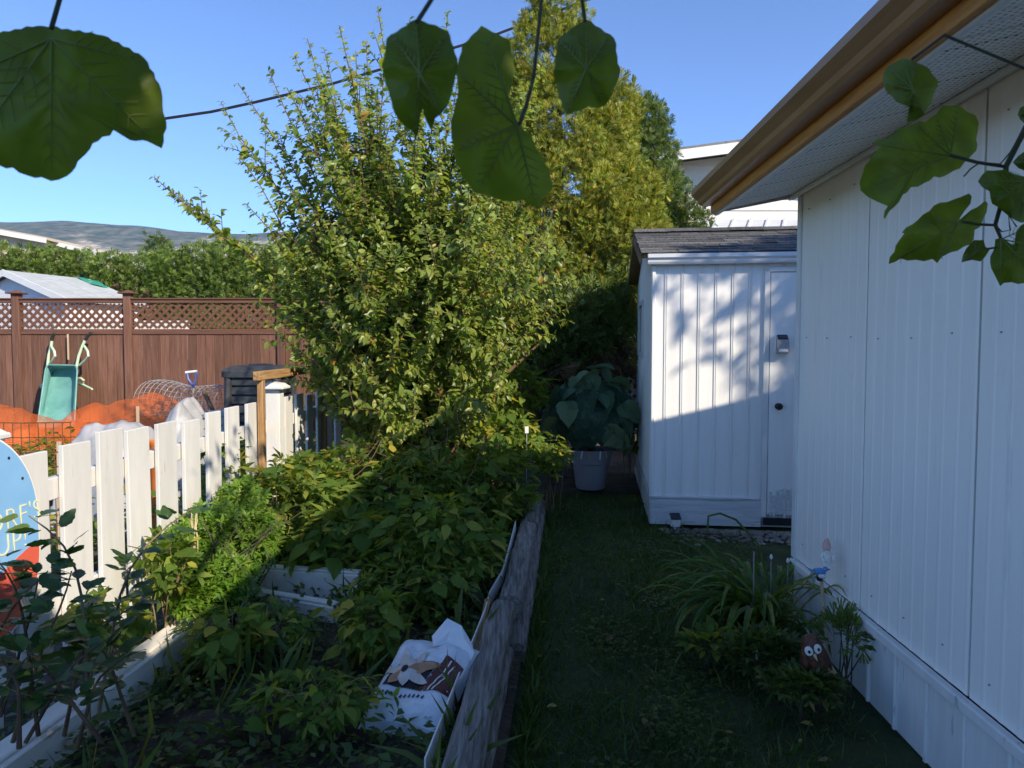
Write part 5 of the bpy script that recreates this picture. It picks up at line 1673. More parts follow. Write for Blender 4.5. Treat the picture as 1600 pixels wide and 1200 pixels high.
# tree on the sunny far side of the home: its crown dapples the shed
dt = thing('poplar_tree', (8.7, 0.2, -0.04), 'slender leafy tree standing on the far side of the white home', 'tree')
c_ = Cloud()
A_, L_ = lambda a, l, b: (0.705 * (a - l), 0.705 * (a + l), b - 0.6325 * l), -6.0
for (a, b, r, n) in ((6.35, 3.6, 0.75, 3000), (6.9, 3.7, 0.6, 1700), (6.2, 3.0, 0.8, 2200), (6.4, 2.2, 0.9, 2200), (5.80, 3.75, 0.30, 170), (5.66, 4.12, 0.26, 120), (5.34, 4.28, 0.22, 70), (5.48, 3.62, 0.18, 34), (5.55, 3.85, 0.16, 26), (5.20, 4.12, 0.18, 28), (5.17, 3.80, 0.15, 13), (5.66, 3.28, 0.2, 34), (5.30, 3.38, 0.12, 8), (5.07, 4.10, 0.13, 13), (5.38, 3.95, 0.12, 10)):
    ce = A_(a, (L_ if n > 400 else -3.3) + rng.normal(0, 0.25), b)
    d = rand_dirs(n) * (rng.uniform(0, 1, (n, 1)) ** 0.4)
    pos = np.array(ce) + d * r
    c_.add(LEAF, pos, rand_dirs(n) + np.array([0, 0, -0.5]), rand_dirs(n) + np.array([0, 0, 0.7]), (0.10 if n > 400 else 0.12) * rng.uniform(0.7, 1.3, n))
c_.build('crown', M_['l_tree'], dt)
tb_ = MB().tube([(8.7, 0.2, -0.04), (8.72, 0.2, 3.5), (8.7, 0.22, 6.0), (8.66, 0.2, 7.6)], [0.13, 0.10, 0.06, 0.02], 9)
for (a, b) in ((5.7, 3.8), (5.45, 3.6), (5.3, 4.2), (5.6, 3.3), (5.1, 3.9), (6.9, 3.7)):
    q_ = A_(a, L_ if a > 6 else -3.3, b)
    tb_.tube([(8.7, 0.2, q_[2] - 1.6), ((8.7 + q_[0]) / 2, (0.2 + q_[1]) / 2, q_[2] - 0.6), q_], [0.045, 0.025, 0.008], 6)
tb_.build('trunk', M_['bark'], dt, True)


# ------------------------------------------------------------------ the big shrub
def big_shrub():
    base = Vector((-0.85, 6.15, 0.08))
    root = thing('tall_shrub', base, 'tall many stemmed leafy shrub filling the middle of the garden', 'shrub')
    tips = [  # (px, py, depth): long shoots that make the outline
        (240, 276, 5.7), (268, 300, 5.8), (376, 246, 5.8), (424, 244, 5.9), (384, 318, 5.7), (345, 160, 6.0), (372, 130, 6.1), (420, 110, 6.0), (455, 150, 5.8),
        (480, 60, 6.2), (500, 100, 6.4), (530, 40, 6.0), (556, 80, 6.2), (590, 10, 6.3), (615, 60, 6.0), (640, 30, 6.5), (668, 70, 6.2), (700, 20, 6.3), (720, 90, 6.0),
        (745, 60, 6.5), (770, 110, 6.1), (800, 140, 6.4), (820, 190, 6.0), (850, 260, 6.2), (880, 300, 6.0), (905, 350, 6.1), (918, 400, 5.9), (905, 440, 6.2), (890, 480, 6.0), (870, 330, 5.6),
        (860, 400, 5.5), (400, 470, 5.6), (415, 505, 5.5), (440, 420, 5.7), (395, 430, 5.9), (448, 535, 5.7), (490, 560, 5.6), (470, 520, 5.3), (500, 470, 5.2), (480, 380, 5.4),
        (510, 330, 5.3), (545, 280, 5.4), (560, 220, 5.5), (600, 180, 5.5), (650, 200, 5.3), (690, 220, 5.4), (730, 260, 5.3), (770, 290, 5.4), (800, 340, 5.2), (830, 390, 5.3),
        (545, 640, 5.2), (530, 610, 5.3), (560, 690, 5.0), (570, 660, 5.1), (600, 700, 5.0), (590, 740, 4.9), (640, 720, 4.9), (560, 560, 5.0), (620, 500, 4.9), (680, 480, 5.0), (740, 460, 5.0), (780, 500, 5.1), (820, 520, 5.3), (790, 560, 5.2), (740, 600, 5.1), (700, 640, 5.0),
        (650, 600, 4.9), (600, 620, 4.9), (560, 420, 5.1), (620, 380, 5.0), (690, 360, 5.0), (750, 380, 5.1), (450, 470, 6.3), (520, 500, 6.6), (600, 300, 6.8), (700, 300, 6.9), (780, 400, 6.8), (830, 470, 6.7), (640, 440, 6.8), (560, 330, 6.7), (720, 180, 6.8), (850, 530, 6.3)]
    lc, wood = Cloud(), MB()
    for k in range(52):
        tips.append((R.gauss(665, 115), R.uniform(250, 660), R.uniform(4.9, 6.9)))
    for k in range(52):
        tips.append((R.uniform(430, 860), R.uniform(60, 330) + max(0, R.gauss(0, 30)), R.uniform(5.4, 6.9)))
    for i, (px, py, d) in enumerate(tips):
        if i > 80 and py > 500 and (px < 555 + 0.25 * (py - 500) or px > 830 - 0.5 * (py - 500)): continue
        if px < 600 and py > 560: d = max(d, 5.6 + 0.1 * (i % 5))
        tip = P(px, py, d)
        s0 = base + Vector((R.gauss(0, 0.13), R.gauss(0, 0.13), R.uniform(0, 0.3)))
        hgt = tip.z - s0.z
        low = tip.z < 1.1
        mid = s0.lerp(tip, 0.45) + Vector((0, 0, 0.16 * abs(tip.x - s0.x) + (0.45 if low else 0.22 * hgt * 0.4)))
        t = np.linspace(0, 1, 11)[:, None]
        pts = (1 - t) ** 2 * np.array(s0) + 2 * t * (1 - t) * np.array([s0.x * 0.6 + tip.x * 0.4, s0.y * 0.55 + tip.y * 0.45, mid.z]) + t ** 2 * np.array(tip)
        pts[1:-1] += rng.normal(0, 0.022, (9, 3))
        th = 0.012 if i < 30 else 0.009
        wood.tube([tuple(p) for p in pts], [th * (1 - 0.85 * k / 10) + 0.0015 for k in range(11)], 5)
        outer = py < 210 or px < 450
        leaves_on(lc, pts, LEAF, 0.015 if not outer else 0.011, 0.072, 0.30 if hgt > 1.2 else 0.25, 1.0, 0.35)
        L = np.linalg.norm(np.diff(pts, axis=0), axis=1).sum()
        nt_ = int(L * (5.8 if not outer else 7.0))
        ss = rng.uniform(0.3, 0.88, nt_)
        pp, dd = along(pts, ss)
        for q in range(nt_):
            side = unit(np.cross(dd[q], rng.normal(0, 1, 3)))
            ln = rng.uniform(0.14, 0.42) * (0.7 if outer else 1.0)
            e = pp[q] + (dd[q] * 0.75 + side * 0.75 + np.array([0, 0, 0.15])) * ln
            tw = curve(pp[q], e, (0, 0, 0.02), 4)
            wood.tube([tuple(x) for x in tw], [0.005, 0.004, 0.003, 0.0012], 3, cap=False)
            leaves_on(lc, tw, LEAF, 0.019, 0.070, 0.1, 1.0, 0.3)
    # hanging bare twigs low in the front
    for k in range(16):
        a = P(R.uniform(540, 760), R.uniform(600, 700), R.uniform(4.7, 5.0)); b = a + Vector((R.uniform(-0.35, 0.25), R.uniform(-0.1, 0.1), R.uniform(-0.35, -0.05)))
        wood.tube([tuple(x) for x in curve(a, b, (0, 0, -0.05), 5)], 0.003, 3)
    # trunks
    for k in range(7):
        a = 6.28 * k / 7
        wood.tube([base + Vector((0.1 * math.cos(a), 0.1 * math.sin(a), -0.08)), base + Vector((0.16 * math.cos(a), 0.14 * math.sin(a), 0.6)), base + Vector((0.3 * math.cos(a), 0.25 * math.sin(a), 1.3))], [0.038, 0.028, 0.015], 7)
    # dark leaning limb on the right
    limb = [G(700, 790, 0.05), P(715, 690, 6.2), P(750, 625, 6.3), P(795, 580, 6.4), P(850, 530, 6.5)]
    wood.tube(limb, [0.032, 0.03, 0.024, 0.018, 0.008], 8)
    wood.build('branches', M_['stem'], root, True)
    lc.build('leaves', M_['l_shrub'], root, 'stuff')


big_shrub()


# ------------------------------------------------------------------ raspberry and bean plants in the bed
def rasp(px, py, d, rx, ry, rz, n, nbig, label, size=0.075, cat='plant', name='raspberry_bush'):
    c = P(px, py, d)
    cz = c.z
    root = thing(name, (c.x, d, 0.05), label, cat, 'raspberry and bean plants in the bed')
    cl = Cloud()
    dd = rand_dirs(n)
    rr = rng.uniform(0.25, 1.0, (n, 1)) ** 0.5
    lump = 1 + 0.25 * np.sin(dd[:, 0:1] * 5 + px) * np.sin(dd[:, 2:3] * 6 + py)
    pos = np.array(c) + dd * np.array([rx, ry, rz]) * rr * lump
    pos[:, 2] = np.maximum(pos[:, 2], 0.07)
    out = unit(dd * np.array([1, 1, 0.3]) + rng.normal(0, 0.5, (n, 3)) + np.array([0, 0, -0.15]))
    nn = unit(np.array([0, 0, 1.0]) + dd * 0.7 + rng.normal(0, 0.35, (n, 3)))
    cl.add(TRIFOIL, pos[: n // 2], out[: n // 2], nn[: n // 2], size * 1.5 * rng.uniform(0.6, 1.25, n // 2))
    cl.add(LEAF, pos[n // 2:], out[n // 2:], nn[n // 2:], size * np.clip(rng.lognormal(-0.1, 0.35, n - n // 2), 0.35, 1.8))
    cl.build('small_leaves', M_['l_rasp'], root, 'stuff')
    cn = MB()
    for k in range(10):
        e = c + Vector((R.uniform(-rx, rx) * 0.9, R.uniform(-ry, ry) * 0.9, R.uniform(0.1, 0.9) * rz))
        b = Vector((c.x + R.gauss(0, rx * 0.3), d + R.gauss(0, ry * 0.3), 0.03))
        cn.tube([tuple(x) for x in curve(b, e, (0, 0, 0.08), 7)], [0.0042 - 0.0005 * q for q in range(7)], 5)
    cn.build('canes', M_['cane'], root)
    for k in range(nbig):
        th = R.uniform(0, 6.28); el = R.uniform(0.0, 1.2)
        dv = Vector((math.cos(th) * math.cos(el), -abs(math.sin(th)) * math.cos(el), math.sin(el)))
        p_ = c + Vector((dv.x * rx, dv.y * ry, dv.z * rz)) * R.uniform(0.85, 1.08)
        p_.z = max(p_.z, 0.09)
        x = Vector((dv.x + R.gauss(0, 0.5), dv.y + R.gauss(0, 0.5), -0.15 + R.gauss(0, 0.25)))
        nr = Vector((dv.x * 0.5 + R.gauss(0, 0.25), dv.y * 0.5 + R.gauss(0, 0.25), 1))
        inst('leaf', RASP[R.randrange(4)], frame(p_, x, nr, size * R.choice((R.uniform(0.8, 1.3), R.uniform(1.1, 1.6), R.uniform(1.5, 2.1)))), root)


rasp(440, 795, 4.75, 0.48, 0.42, 0.34, 900, 30, 'sunlit yellow green raspberry bush next to the ferny herb and picket fence')
rasp(545, 850, 4.35, 0.34, 0.34, 0.24, 500, 26, 'yellowing bean plant leaning over the crosswise cream boards', 0.08, 'plant', 'bean_plant')
rasp(690, 850, 4.15, 0.36, 0.36, 0.30, 900, 32, 'shaded leafy bush left of the middle top timber', 0.07)
rasp(620, 770, 5.2, 0.5, 0.4, 0.36, 900, 22, 'tangled raspberry bush under the tall shrub')
rasp(775, 690, 6.35, 0.46, 0.4, 0.30, 800, 26, 'raspberry bush with sunlit top left of the grey pot', 0.075)
rasp(860, 712, 6.3, 0.16, 0.25, 0.16, 160, 8, 'small sunlit raspberry branch reaching towards the grey pot rim', 0.07)
rasp(765, 765, 5.7, 0.36, 0.4, 0.32, 800, 14, 'dark raspberry bush behind the farthest top timber', 0.075)
rasp(500, 752, 5.5, 0.42, 0.35, 0.22, 600, 18, 'raspberry bush in front of the capped white fence post')
rasp(790, 610, 7.3, 0.42, 0.35, 0.42, 800, 14, 'tall shaded raspberry canes under the cedar boughs', 0.085)
rasp(985, 668, 8.1, 0.22, 0.3, 0.30, 220, 6, 'dark leaves in the gap between the pot and the shed wall', 0.07)
rasp(640, 915, 3.75, 0.30, 0.25, 0.14, 500, 14, 'low weedy bush behind the soil bag', 0.055)
rasp(580, 975, 3.2, 0.12, 0.16, 0.13, 160, 10, 'small bush with big pale leaf at the left of the soil bag', 0.07)
rasp(345, 985, 3.1, 0.15, 0.16, 0.10, 130, 10, 'low green bush overlapping the long cream border board', 0.065)
rasp(165, 968, 2.8, 0.14, 0.12, 0.10, 150, 9, 'sunlit yellow green leaves at the foot of the wide pickets', 0.06)
rasp(430, 985, 3.25, 0.20, 0.18, 0.07, 160, 8, 'low sprawling weed on the bare soil below the crosswise boards', 0.05)
rasp(500, 1090, 2.6, 0.26, 0.16, 0.08, 220, 8, 'flat weed patch on the soil left of the bag', 0.05)
rasp(260, 880, 3.25, 0.14, 0.1, 0.14, 100, 6, 'sprig of raspberry leaves before the white pickets', 0.065)
rasp(345, 740, 4.6, 0.12, 0.2, 0.28, 200, 10, 'vine climbing between the sixth and seventh pickets', 0.06)

# long dry canes and a yellow leaf in the middle of the bed
tag(MB().tube([tuple(x) for x in curve(G(680, 830, 0.05), P(760, 685, 4.7), (0.05, 0, 0.03), 7)], [0.008, 0.0075, 0.007, 0.006, 0.005, 0.004, 0.003], 6).build('dry_cane', M_['cane'], None, True), 'long bent dry cane rising in front of the tall shrub', 'cane')

# ferny bright herb by the fence
hb = thing('ferny_herb', (-1.52, 3.55, 0.05), 'bright green ferny herb in full sun against the white pickets', 'plant')
c_ = Cloud()
for (px, py, d, rx, ry) in ((335, 850, 3.75, 62, 60), (290, 870, 3.6, 36, 50), (385, 840, 3.9, 45, 50), (345, 905, 3.5, 50, 36), (315, 925, 3.4, 30, 24), (375, 790, 4.1, 30, 36)):
    s_ = d / F_PX
    n = 950
    ce = np.array(P(px, py, d)); dd = rand_dirs(n)
    pos = ce + dd * np.array([rx * s_, 0.20, ry * s_]) * rng.uniform(0.3, 1, (n, 1)) ** 0.5 * (1 + 0.2 * np.sin(dd[:, 0:1] * 9) * np.sin(dd[:, 2:3] * 8))
    pos[:, 2] = np.maximum(pos[:, 2], 0.08)
    c_.add(TRIFOIL, pos, dd + np.array([0, 0, -0.1]) + rng.normal(0, 0.4, (n, 3)), dd * 0.5 + np.array([0.3, -0.3, 1.0]), 0.042 * rng.uniform(0.5, 1.6, n))
c_.build('leaflets', M_['l_herb'], hb, 'stuff')
hs_ = MB()
for k in range(22):
    hs_.tube([(-1.5 + R.gauss(0, 0.06), 3.6 + R.gauss(0, 0.1), 0.04), (-1.5 + R.gauss(0, 0.12), 3.6 + R.gauss(0, 0.15), 0.35), (-1.5 + R.gauss(0, 0.2), 3.6 + R.gauss(0, 0.2), 0.62)], [0.005, 0.004, 0.002], 5)
hs_.build('stems', M_['vine'], hb)
dv = MB()
for k in range(5):
    dv.tube([P(303 + R.uniform(-6, 6), 780 + 9 * k, 3.4), P(300 + R.uniform(-8, 8), 815, 3.38), P(306 + R.uniform(-8, 6), 845, 3.36), P(298 + R.uniform(-5, 12), 880 + R.uniform(-12, 8), 3.36)], [0.0018, 0.0028, 0.0032, 0.001], 5)
tag(dv.build('dried_vine', M_['wood_pale']), 'hanging bunch of dried straw coloured vine on the pickets', 'vine')


# ------------------------------------------------------------------ rose bush close to the camera
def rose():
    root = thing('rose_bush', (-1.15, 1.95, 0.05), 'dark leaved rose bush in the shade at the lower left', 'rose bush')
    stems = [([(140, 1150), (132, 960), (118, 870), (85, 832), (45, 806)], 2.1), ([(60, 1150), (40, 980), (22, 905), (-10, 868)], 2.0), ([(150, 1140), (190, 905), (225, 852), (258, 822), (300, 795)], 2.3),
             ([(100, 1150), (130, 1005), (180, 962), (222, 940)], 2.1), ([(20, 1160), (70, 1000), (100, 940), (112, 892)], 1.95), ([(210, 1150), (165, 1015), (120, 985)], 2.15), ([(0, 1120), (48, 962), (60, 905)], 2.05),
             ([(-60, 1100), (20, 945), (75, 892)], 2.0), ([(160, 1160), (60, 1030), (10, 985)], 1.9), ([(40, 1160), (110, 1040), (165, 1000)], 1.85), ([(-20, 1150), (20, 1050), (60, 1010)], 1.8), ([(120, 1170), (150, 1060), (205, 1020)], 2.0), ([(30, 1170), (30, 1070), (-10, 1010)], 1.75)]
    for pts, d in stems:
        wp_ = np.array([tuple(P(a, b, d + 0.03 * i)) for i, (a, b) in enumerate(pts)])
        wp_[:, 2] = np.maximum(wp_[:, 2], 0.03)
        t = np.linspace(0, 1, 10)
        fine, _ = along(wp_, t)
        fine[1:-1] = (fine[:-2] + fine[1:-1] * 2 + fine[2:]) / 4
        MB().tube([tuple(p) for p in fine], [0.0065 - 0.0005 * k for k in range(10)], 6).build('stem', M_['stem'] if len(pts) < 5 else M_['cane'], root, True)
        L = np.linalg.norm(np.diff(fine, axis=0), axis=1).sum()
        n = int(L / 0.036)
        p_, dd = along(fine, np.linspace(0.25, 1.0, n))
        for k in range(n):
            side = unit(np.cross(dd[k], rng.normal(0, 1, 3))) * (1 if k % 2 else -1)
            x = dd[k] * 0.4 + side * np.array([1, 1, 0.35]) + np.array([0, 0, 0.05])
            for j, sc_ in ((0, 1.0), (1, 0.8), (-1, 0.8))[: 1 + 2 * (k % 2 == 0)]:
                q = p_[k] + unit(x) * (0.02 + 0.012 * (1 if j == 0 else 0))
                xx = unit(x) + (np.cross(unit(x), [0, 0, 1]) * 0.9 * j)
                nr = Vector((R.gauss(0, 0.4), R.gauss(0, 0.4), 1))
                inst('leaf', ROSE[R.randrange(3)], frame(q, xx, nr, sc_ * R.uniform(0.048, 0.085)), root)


rose()

# ------------------------------------------------------------------ vegetable patch, ground cover, grass, pebbles
c_ = Cloud()
n = 7000
xs = rng.uniform(-6.5, -2.0, n); ys = rng.uniform(4.2, 9.6, n)
hh = 0.25 + 0.22 * np.sin(xs * 2.1) * np.sin(ys * 1.7) + 0.08 * np.sin(xs * 7)
pos = np.stack([xs, ys, 0.06 + np.clip(hh, 0.05, 0.55) * rng.uniform(0.2, 1, n)], -1)
c_.add(LEAF, pos, rand_dirs(n) * np.array([1, 1, 0.3]), rand_dirs(n) * 0.5 + np.array([0, 0, 1.0]), 0.085 * rng.uniform(0.5, 1.4, n))
tag(c_.build('vegetable_leaves', M_['l_rasp']), 'mixed green vegetable leaves growing beyond the picket fence', 'vegetation', kind='stuff')

c_ = Cloud()
n = 13000
ys = rng.uniform(1.3, 7.2, n); xs = timber_x(ys) - 0.12 - rng.uniform(0, 1, n) * 1.75
keep = ~((xs > -1.28) & (xs < -0.42) & (ys > 2.55) & (ys < 3.62) & (rng.uniform(0, 1, n) < 0.45))
xs, ys = xs[keep], ys[keep]; n = len(xs)
pos = np.stack([xs, ys, 0.055 + rng.uniform(0, 0.09, n) ** 1.0], -1)
c_.add(OVAL, pos, rand_dirs(n) * np.array([1, 1, 0.4]) + np.array([0, 0, 0.15]), rand_dirs(n) * 0.5 + np.array([0, 0, 1.0]), 0.042 * rng.uniform(0.4, 1.6, n))
tag(c_.build('ground_cover', M_['l_weed']), 'low weeds and fallen leaves covering the garden bed', 'weeds', kind='stuff')

c_ = Cloud()
n = 520
ys = rng.uniform(2.6, 6.8, n); xs = timber_x(ys) - 0.16 - rng.uniform(0, 1, n) ** 0.8 * 1.5
g_ = np.floor(rng.uniform(0, 60, n)); gx = np.sin(g_ * 12.9) * 0.75 - 0.8; gy = 4.2 + np.sin(g_ * 7.3) * 2.4
xs = np.where(rng.uniform(0, 1, n) < 0.7, np.minimum(gx + rng.normal(0, 0.05, n), timber_x(gy) - 0.15), xs); ys = np.where(np.abs(xs - gx) < 0.2, gy + rng.normal(0, 0.05, n), ys)
dx = rng.normal(0, 0.5, (n, 3)); dx[:, 2] = 0.9
c_.add(BLADE, np.stack([xs, ys, np.full(n, 0.05)], -1), dx, rng.normal(0, 1, (n, 3)), 0.22 * rng.uniform(0.5, 1.5, n))
tag(c_.build('bed_grass', M_['l_weed']), 'long grass tufts growing through the garden bed', 'grass', kind='stuff')

c_ = Cloud()
n = 42000
ys = rng.uniform(1.2, 7.2, n); xs = timber_x(ys) + 0.06 + rng.uniform(0, 1, n) * np.where(ys < 4.0, 1.38, 1.0 + 0.55 * (ys < 5.75))
keep = (rng.uniform(0, 1, n) < 0.55 + 0.45 * np.sin(xs * 4 + ys * 2.2) * np.sin(ys * 3.1))
xs, ys = xs[keep], ys[keep]; n = len(xs)
pos = np.stack([xs, ys, np.full(n, -0.004)], -1)
dx = rng.normal(0, 0.55, (n, 3)); dx[:, 2] = 0.75
c_.add(BLADE, pos, dx, rng.normal(0, 1, (n, 3)), 0.042 * rng.uniform(0.5, 1.5, n))
tag(c_.build('grass', M_['l_grass']), 'short mown grass in the shade of the home', 'grass', kind='stuff')

c_ = Cloud()
n = 45
ys = rng.uniform(1.4, 7.0, n); xs = timber_x(ys) + 0.08 + rng.uniform(0, 1, n) ** 1.6 * 1.2
c_.add(LEAF, np.stack([xs, ys, np.full(n, 0.022) + rng.uniform(0, 0.014, n)], -1), rand_dirs(n) * np.array([1, 1, 0.15]), rand_dirs(n) * 0.3 + np.array([0, 0, 1.0]), 0.045 * rng.uniform(0.5, 1.4, n))
tag(c_.build('fallen_leaves', M_['l_litter']), 'scattered yellow and brown fallen leaves on the lawn', 'leaves', kind='stuff')
c_ = Cloud()
n = 2600
ys = rng.uniform(1.3, 7.0, n)
edge_ = rng.uniform(0, 1, n) < 0.6
xs = np.where(edge_, timber_x(ys) + 0.07 + np.abs(rng.normal(0, 0.03, n)), timber_x(ys) + 0.1 + rng.uniform(0, 1, n) * 1.1)
dx = rng.normal(0, 0.5, (n, 3)); dx[:, 2] = 0.9
c_.add(BLADE, np.stack([xs, ys, np.full(n, -0.004)], -1), dx, rng.normal(0, 1, (n, 3)), 0.085 * rng.uniform(0.5, 1.5, n))
n = 1800
cl_x = rng.normal(0, 0.10, n); cl_y = rng.normal(0, 0.16, n); w_c = rng.integers(0, 9, n)
cxs = np.array([0.35, 0.7, 0.5, 0.9, 0.3, 1.0, 0.6, 0.8, 0.45]); cys = np.array([2.2, 2.8, 3.6, 4.2, 4.9, 5.2, 5.9, 3.2, 6.5])
c_.add(TRIFOIL, np.stack([cxs[w_c] + cl_x, cys[w_c] + cl_y, 0.02 + rng.uniform(0, 0.015, n)], -1), rand_dirs(n) * np.array([1, 1, 0.1]), np.tile([0, 0, 1.0], (n, 1)) + rng.normal(0, 0.2, (n, 3)), 0.026 * rng.uniform(0.6, 1.4, n))
tag(c_.build('lawn_weeds', M_['l_grass']), 'clover and longer tufts in the shaded lawn', 'weeds', kind='stuff')

pb = MB()
PR = random.Random(5)
ico = bmesh.new(); bmesh.ops.create_icosphere(ico, subdivisions=1, radius=1); ico.verts.index_update()
iv = [v.co.copy() for v in ico.verts]; if_ = [tuple(v.index for v in f.verts) for f in ico.faces]; ico.free()
for k in range(520):
    s_ = PR.uniform(0.1, 2.0)
    q = Vector((1.15 + s_ * 0.9 + PR.gauss(0, 0.02), 5.86 - 0.12 * s_ - abs(PR.gauss(0, 0.16)), 0.008))
    r_ = PR.uniform(0.01, 0.028)
    M = Matrix.Translation(q) @ Matrix.Rotation(PR.uniform(0, 6), 4, 'Z') @ Matrix.Diagonal((r_ * 1.3, r_, r_ * 0.6, 1))
    pb.add([v * PR.uniform(0.85, 1.15) for v in iv], if_, M)
tag(pb.build('pebbles', M_['stone'], None, True), 'strip of pale pebbles along the foot of the shed', 'pebbles', kind='stuff')


# ------------------------------------------------------------------ daylily clump by the home
def lily():
    bx, by = 1.26, 3.62
    root = thing('daylily_clump', (bx, by, 0.0), 'big clump of arching daylily leaves at the corner of the white home', 'plant')
    for k in range(105):
        az = R.gauss(rad(200), rad(62))
        if k > 80: az = R.uniform(0, 6.28)
        L = R.uniform(0.42, 0.82)
        lean = R.uniform(0.35, 1.0)
        dirv = Vector((math.cos(az), math.sin(az), 0))
        b = Vector((bx + R.gauss(0, 0.07), by + R.gauss(0, 0.09), 0.0))
        n = 11
        pts = []
        ang = rad(90) - lean * rad(28)
        p_ = b.copy()
        for i in range(n):
            pts.append(p_.copy())
            st = L / (n - 1)
            p_ = p_ + (dirv * math.cos(ang) + Vector((0, 0, 1)) * math.sin(ang)) * st
            ang -= rad(8 + 12 * lean) * (0.4 + 1.1 * i / n)
            if p_.z < 0.03: p_.z = 0.03
            lim = HX(p_.y) - 0.03
            if p_.x > lim and p_.y < 3.8: p_.x = lim
        sd = Vector((-dirv.y, dirv.x, 0))
        w0 = R.uniform(0.010, 0.017)
        vs, fs = [], []
        for i, q in enumerate(pts):
            t = i / (n - 1)
            w = w0 * (0.75 + 0.6 * t) * (1 - t ** 3.5) + 0.0006
            vs += [q - sd * w, q - Vector((0, 0, w * 0.55)), q + sd * w]
        for i in range(n - 1):
            fs += [(i * 3, i * 3 + 1, i * 3 + 4, i * 3 + 3), (i * 3 + 1, i * 3 + 2, i * 3 + 5, i * 3 + 4)]
        MB().add(vs, fs).build('leaf', M_['l_lily'], root, True)
    # bent bare flower stalk
    MB().tube([P(1105, 832, 3.75), P(1107, 806, 3.75), P(1125, 802, 3.74), P(1150, 812, 3.72), P(1185, 850, 3.68), P(1205, 930, 3.62)], 0.006, 6).build('stalk', M_['l_lily'], root, True)


lily()


def small_plant(name, px, py, d, r, n, size, label, t=TRIFOIL, m='l_weed', fl=False):
    c = P(px, py, d)
    root = thing(name, (c.x, d, 0), label, 'plant')
    cl = Cloud()
    dd = rand_dirs(n); dd[:, 2] = np.abs(dd[:, 2])
    pos = np.array([c.x, d, max(0.02, c.z)]) + dd * np.array(r) * rng.uniform(0.3, 1, (n, 1)) ** 0.5
    cl.add(t, pos, dd + rng.normal(0, 0.3, (n, 3)), dd * 0.4 + np.array([0, 0, 1.0]), size * rng.uniform(0.6, 1.4, n))
    cl.build('leaves', M_[m], root, 'stuff')
    st = MB()
    for k in range(8):
        st.tube([(c.x + R.gauss(0, 0.02), d + R.gauss(0, 0.02), 0), (c.x + R.gauss(0, r[0] * 0.5), d + R.gauss(0, r[1] * 0.5), max(0.05, c.z + r[2] * 0.6))], [0.004, 0.002], 5)
    st.build('stems', M_['vine'], root)


small_plant('low_shrub', 1190, 1030, 3.05, (0.17, 0.14, 0.12), 420, 0.05, 'low leafy plant in the shade in front of the daylilies')
small_plant('low_shrub', 1255, 1075, 2.8, (0.16, 0.12, 0.06), 260, 0.05, 'low leaves around the foot of the owl ornament')
small_plant('ferny_plant', 1318, 1000, 3.0, (0.09, 0.10, 0.10), 130, 0.07, 'small dark fern growing against the skirting of the home', SPRAY, 'l_cedar')
small_plant('dry_leaf_tuft', 1110, 1010, 3.25, (0.12, 0.1, 0.05), 70, 0.08, 'tuft of yellowing leaves at the edge of the lawn', LEAF, 'l_rasp')


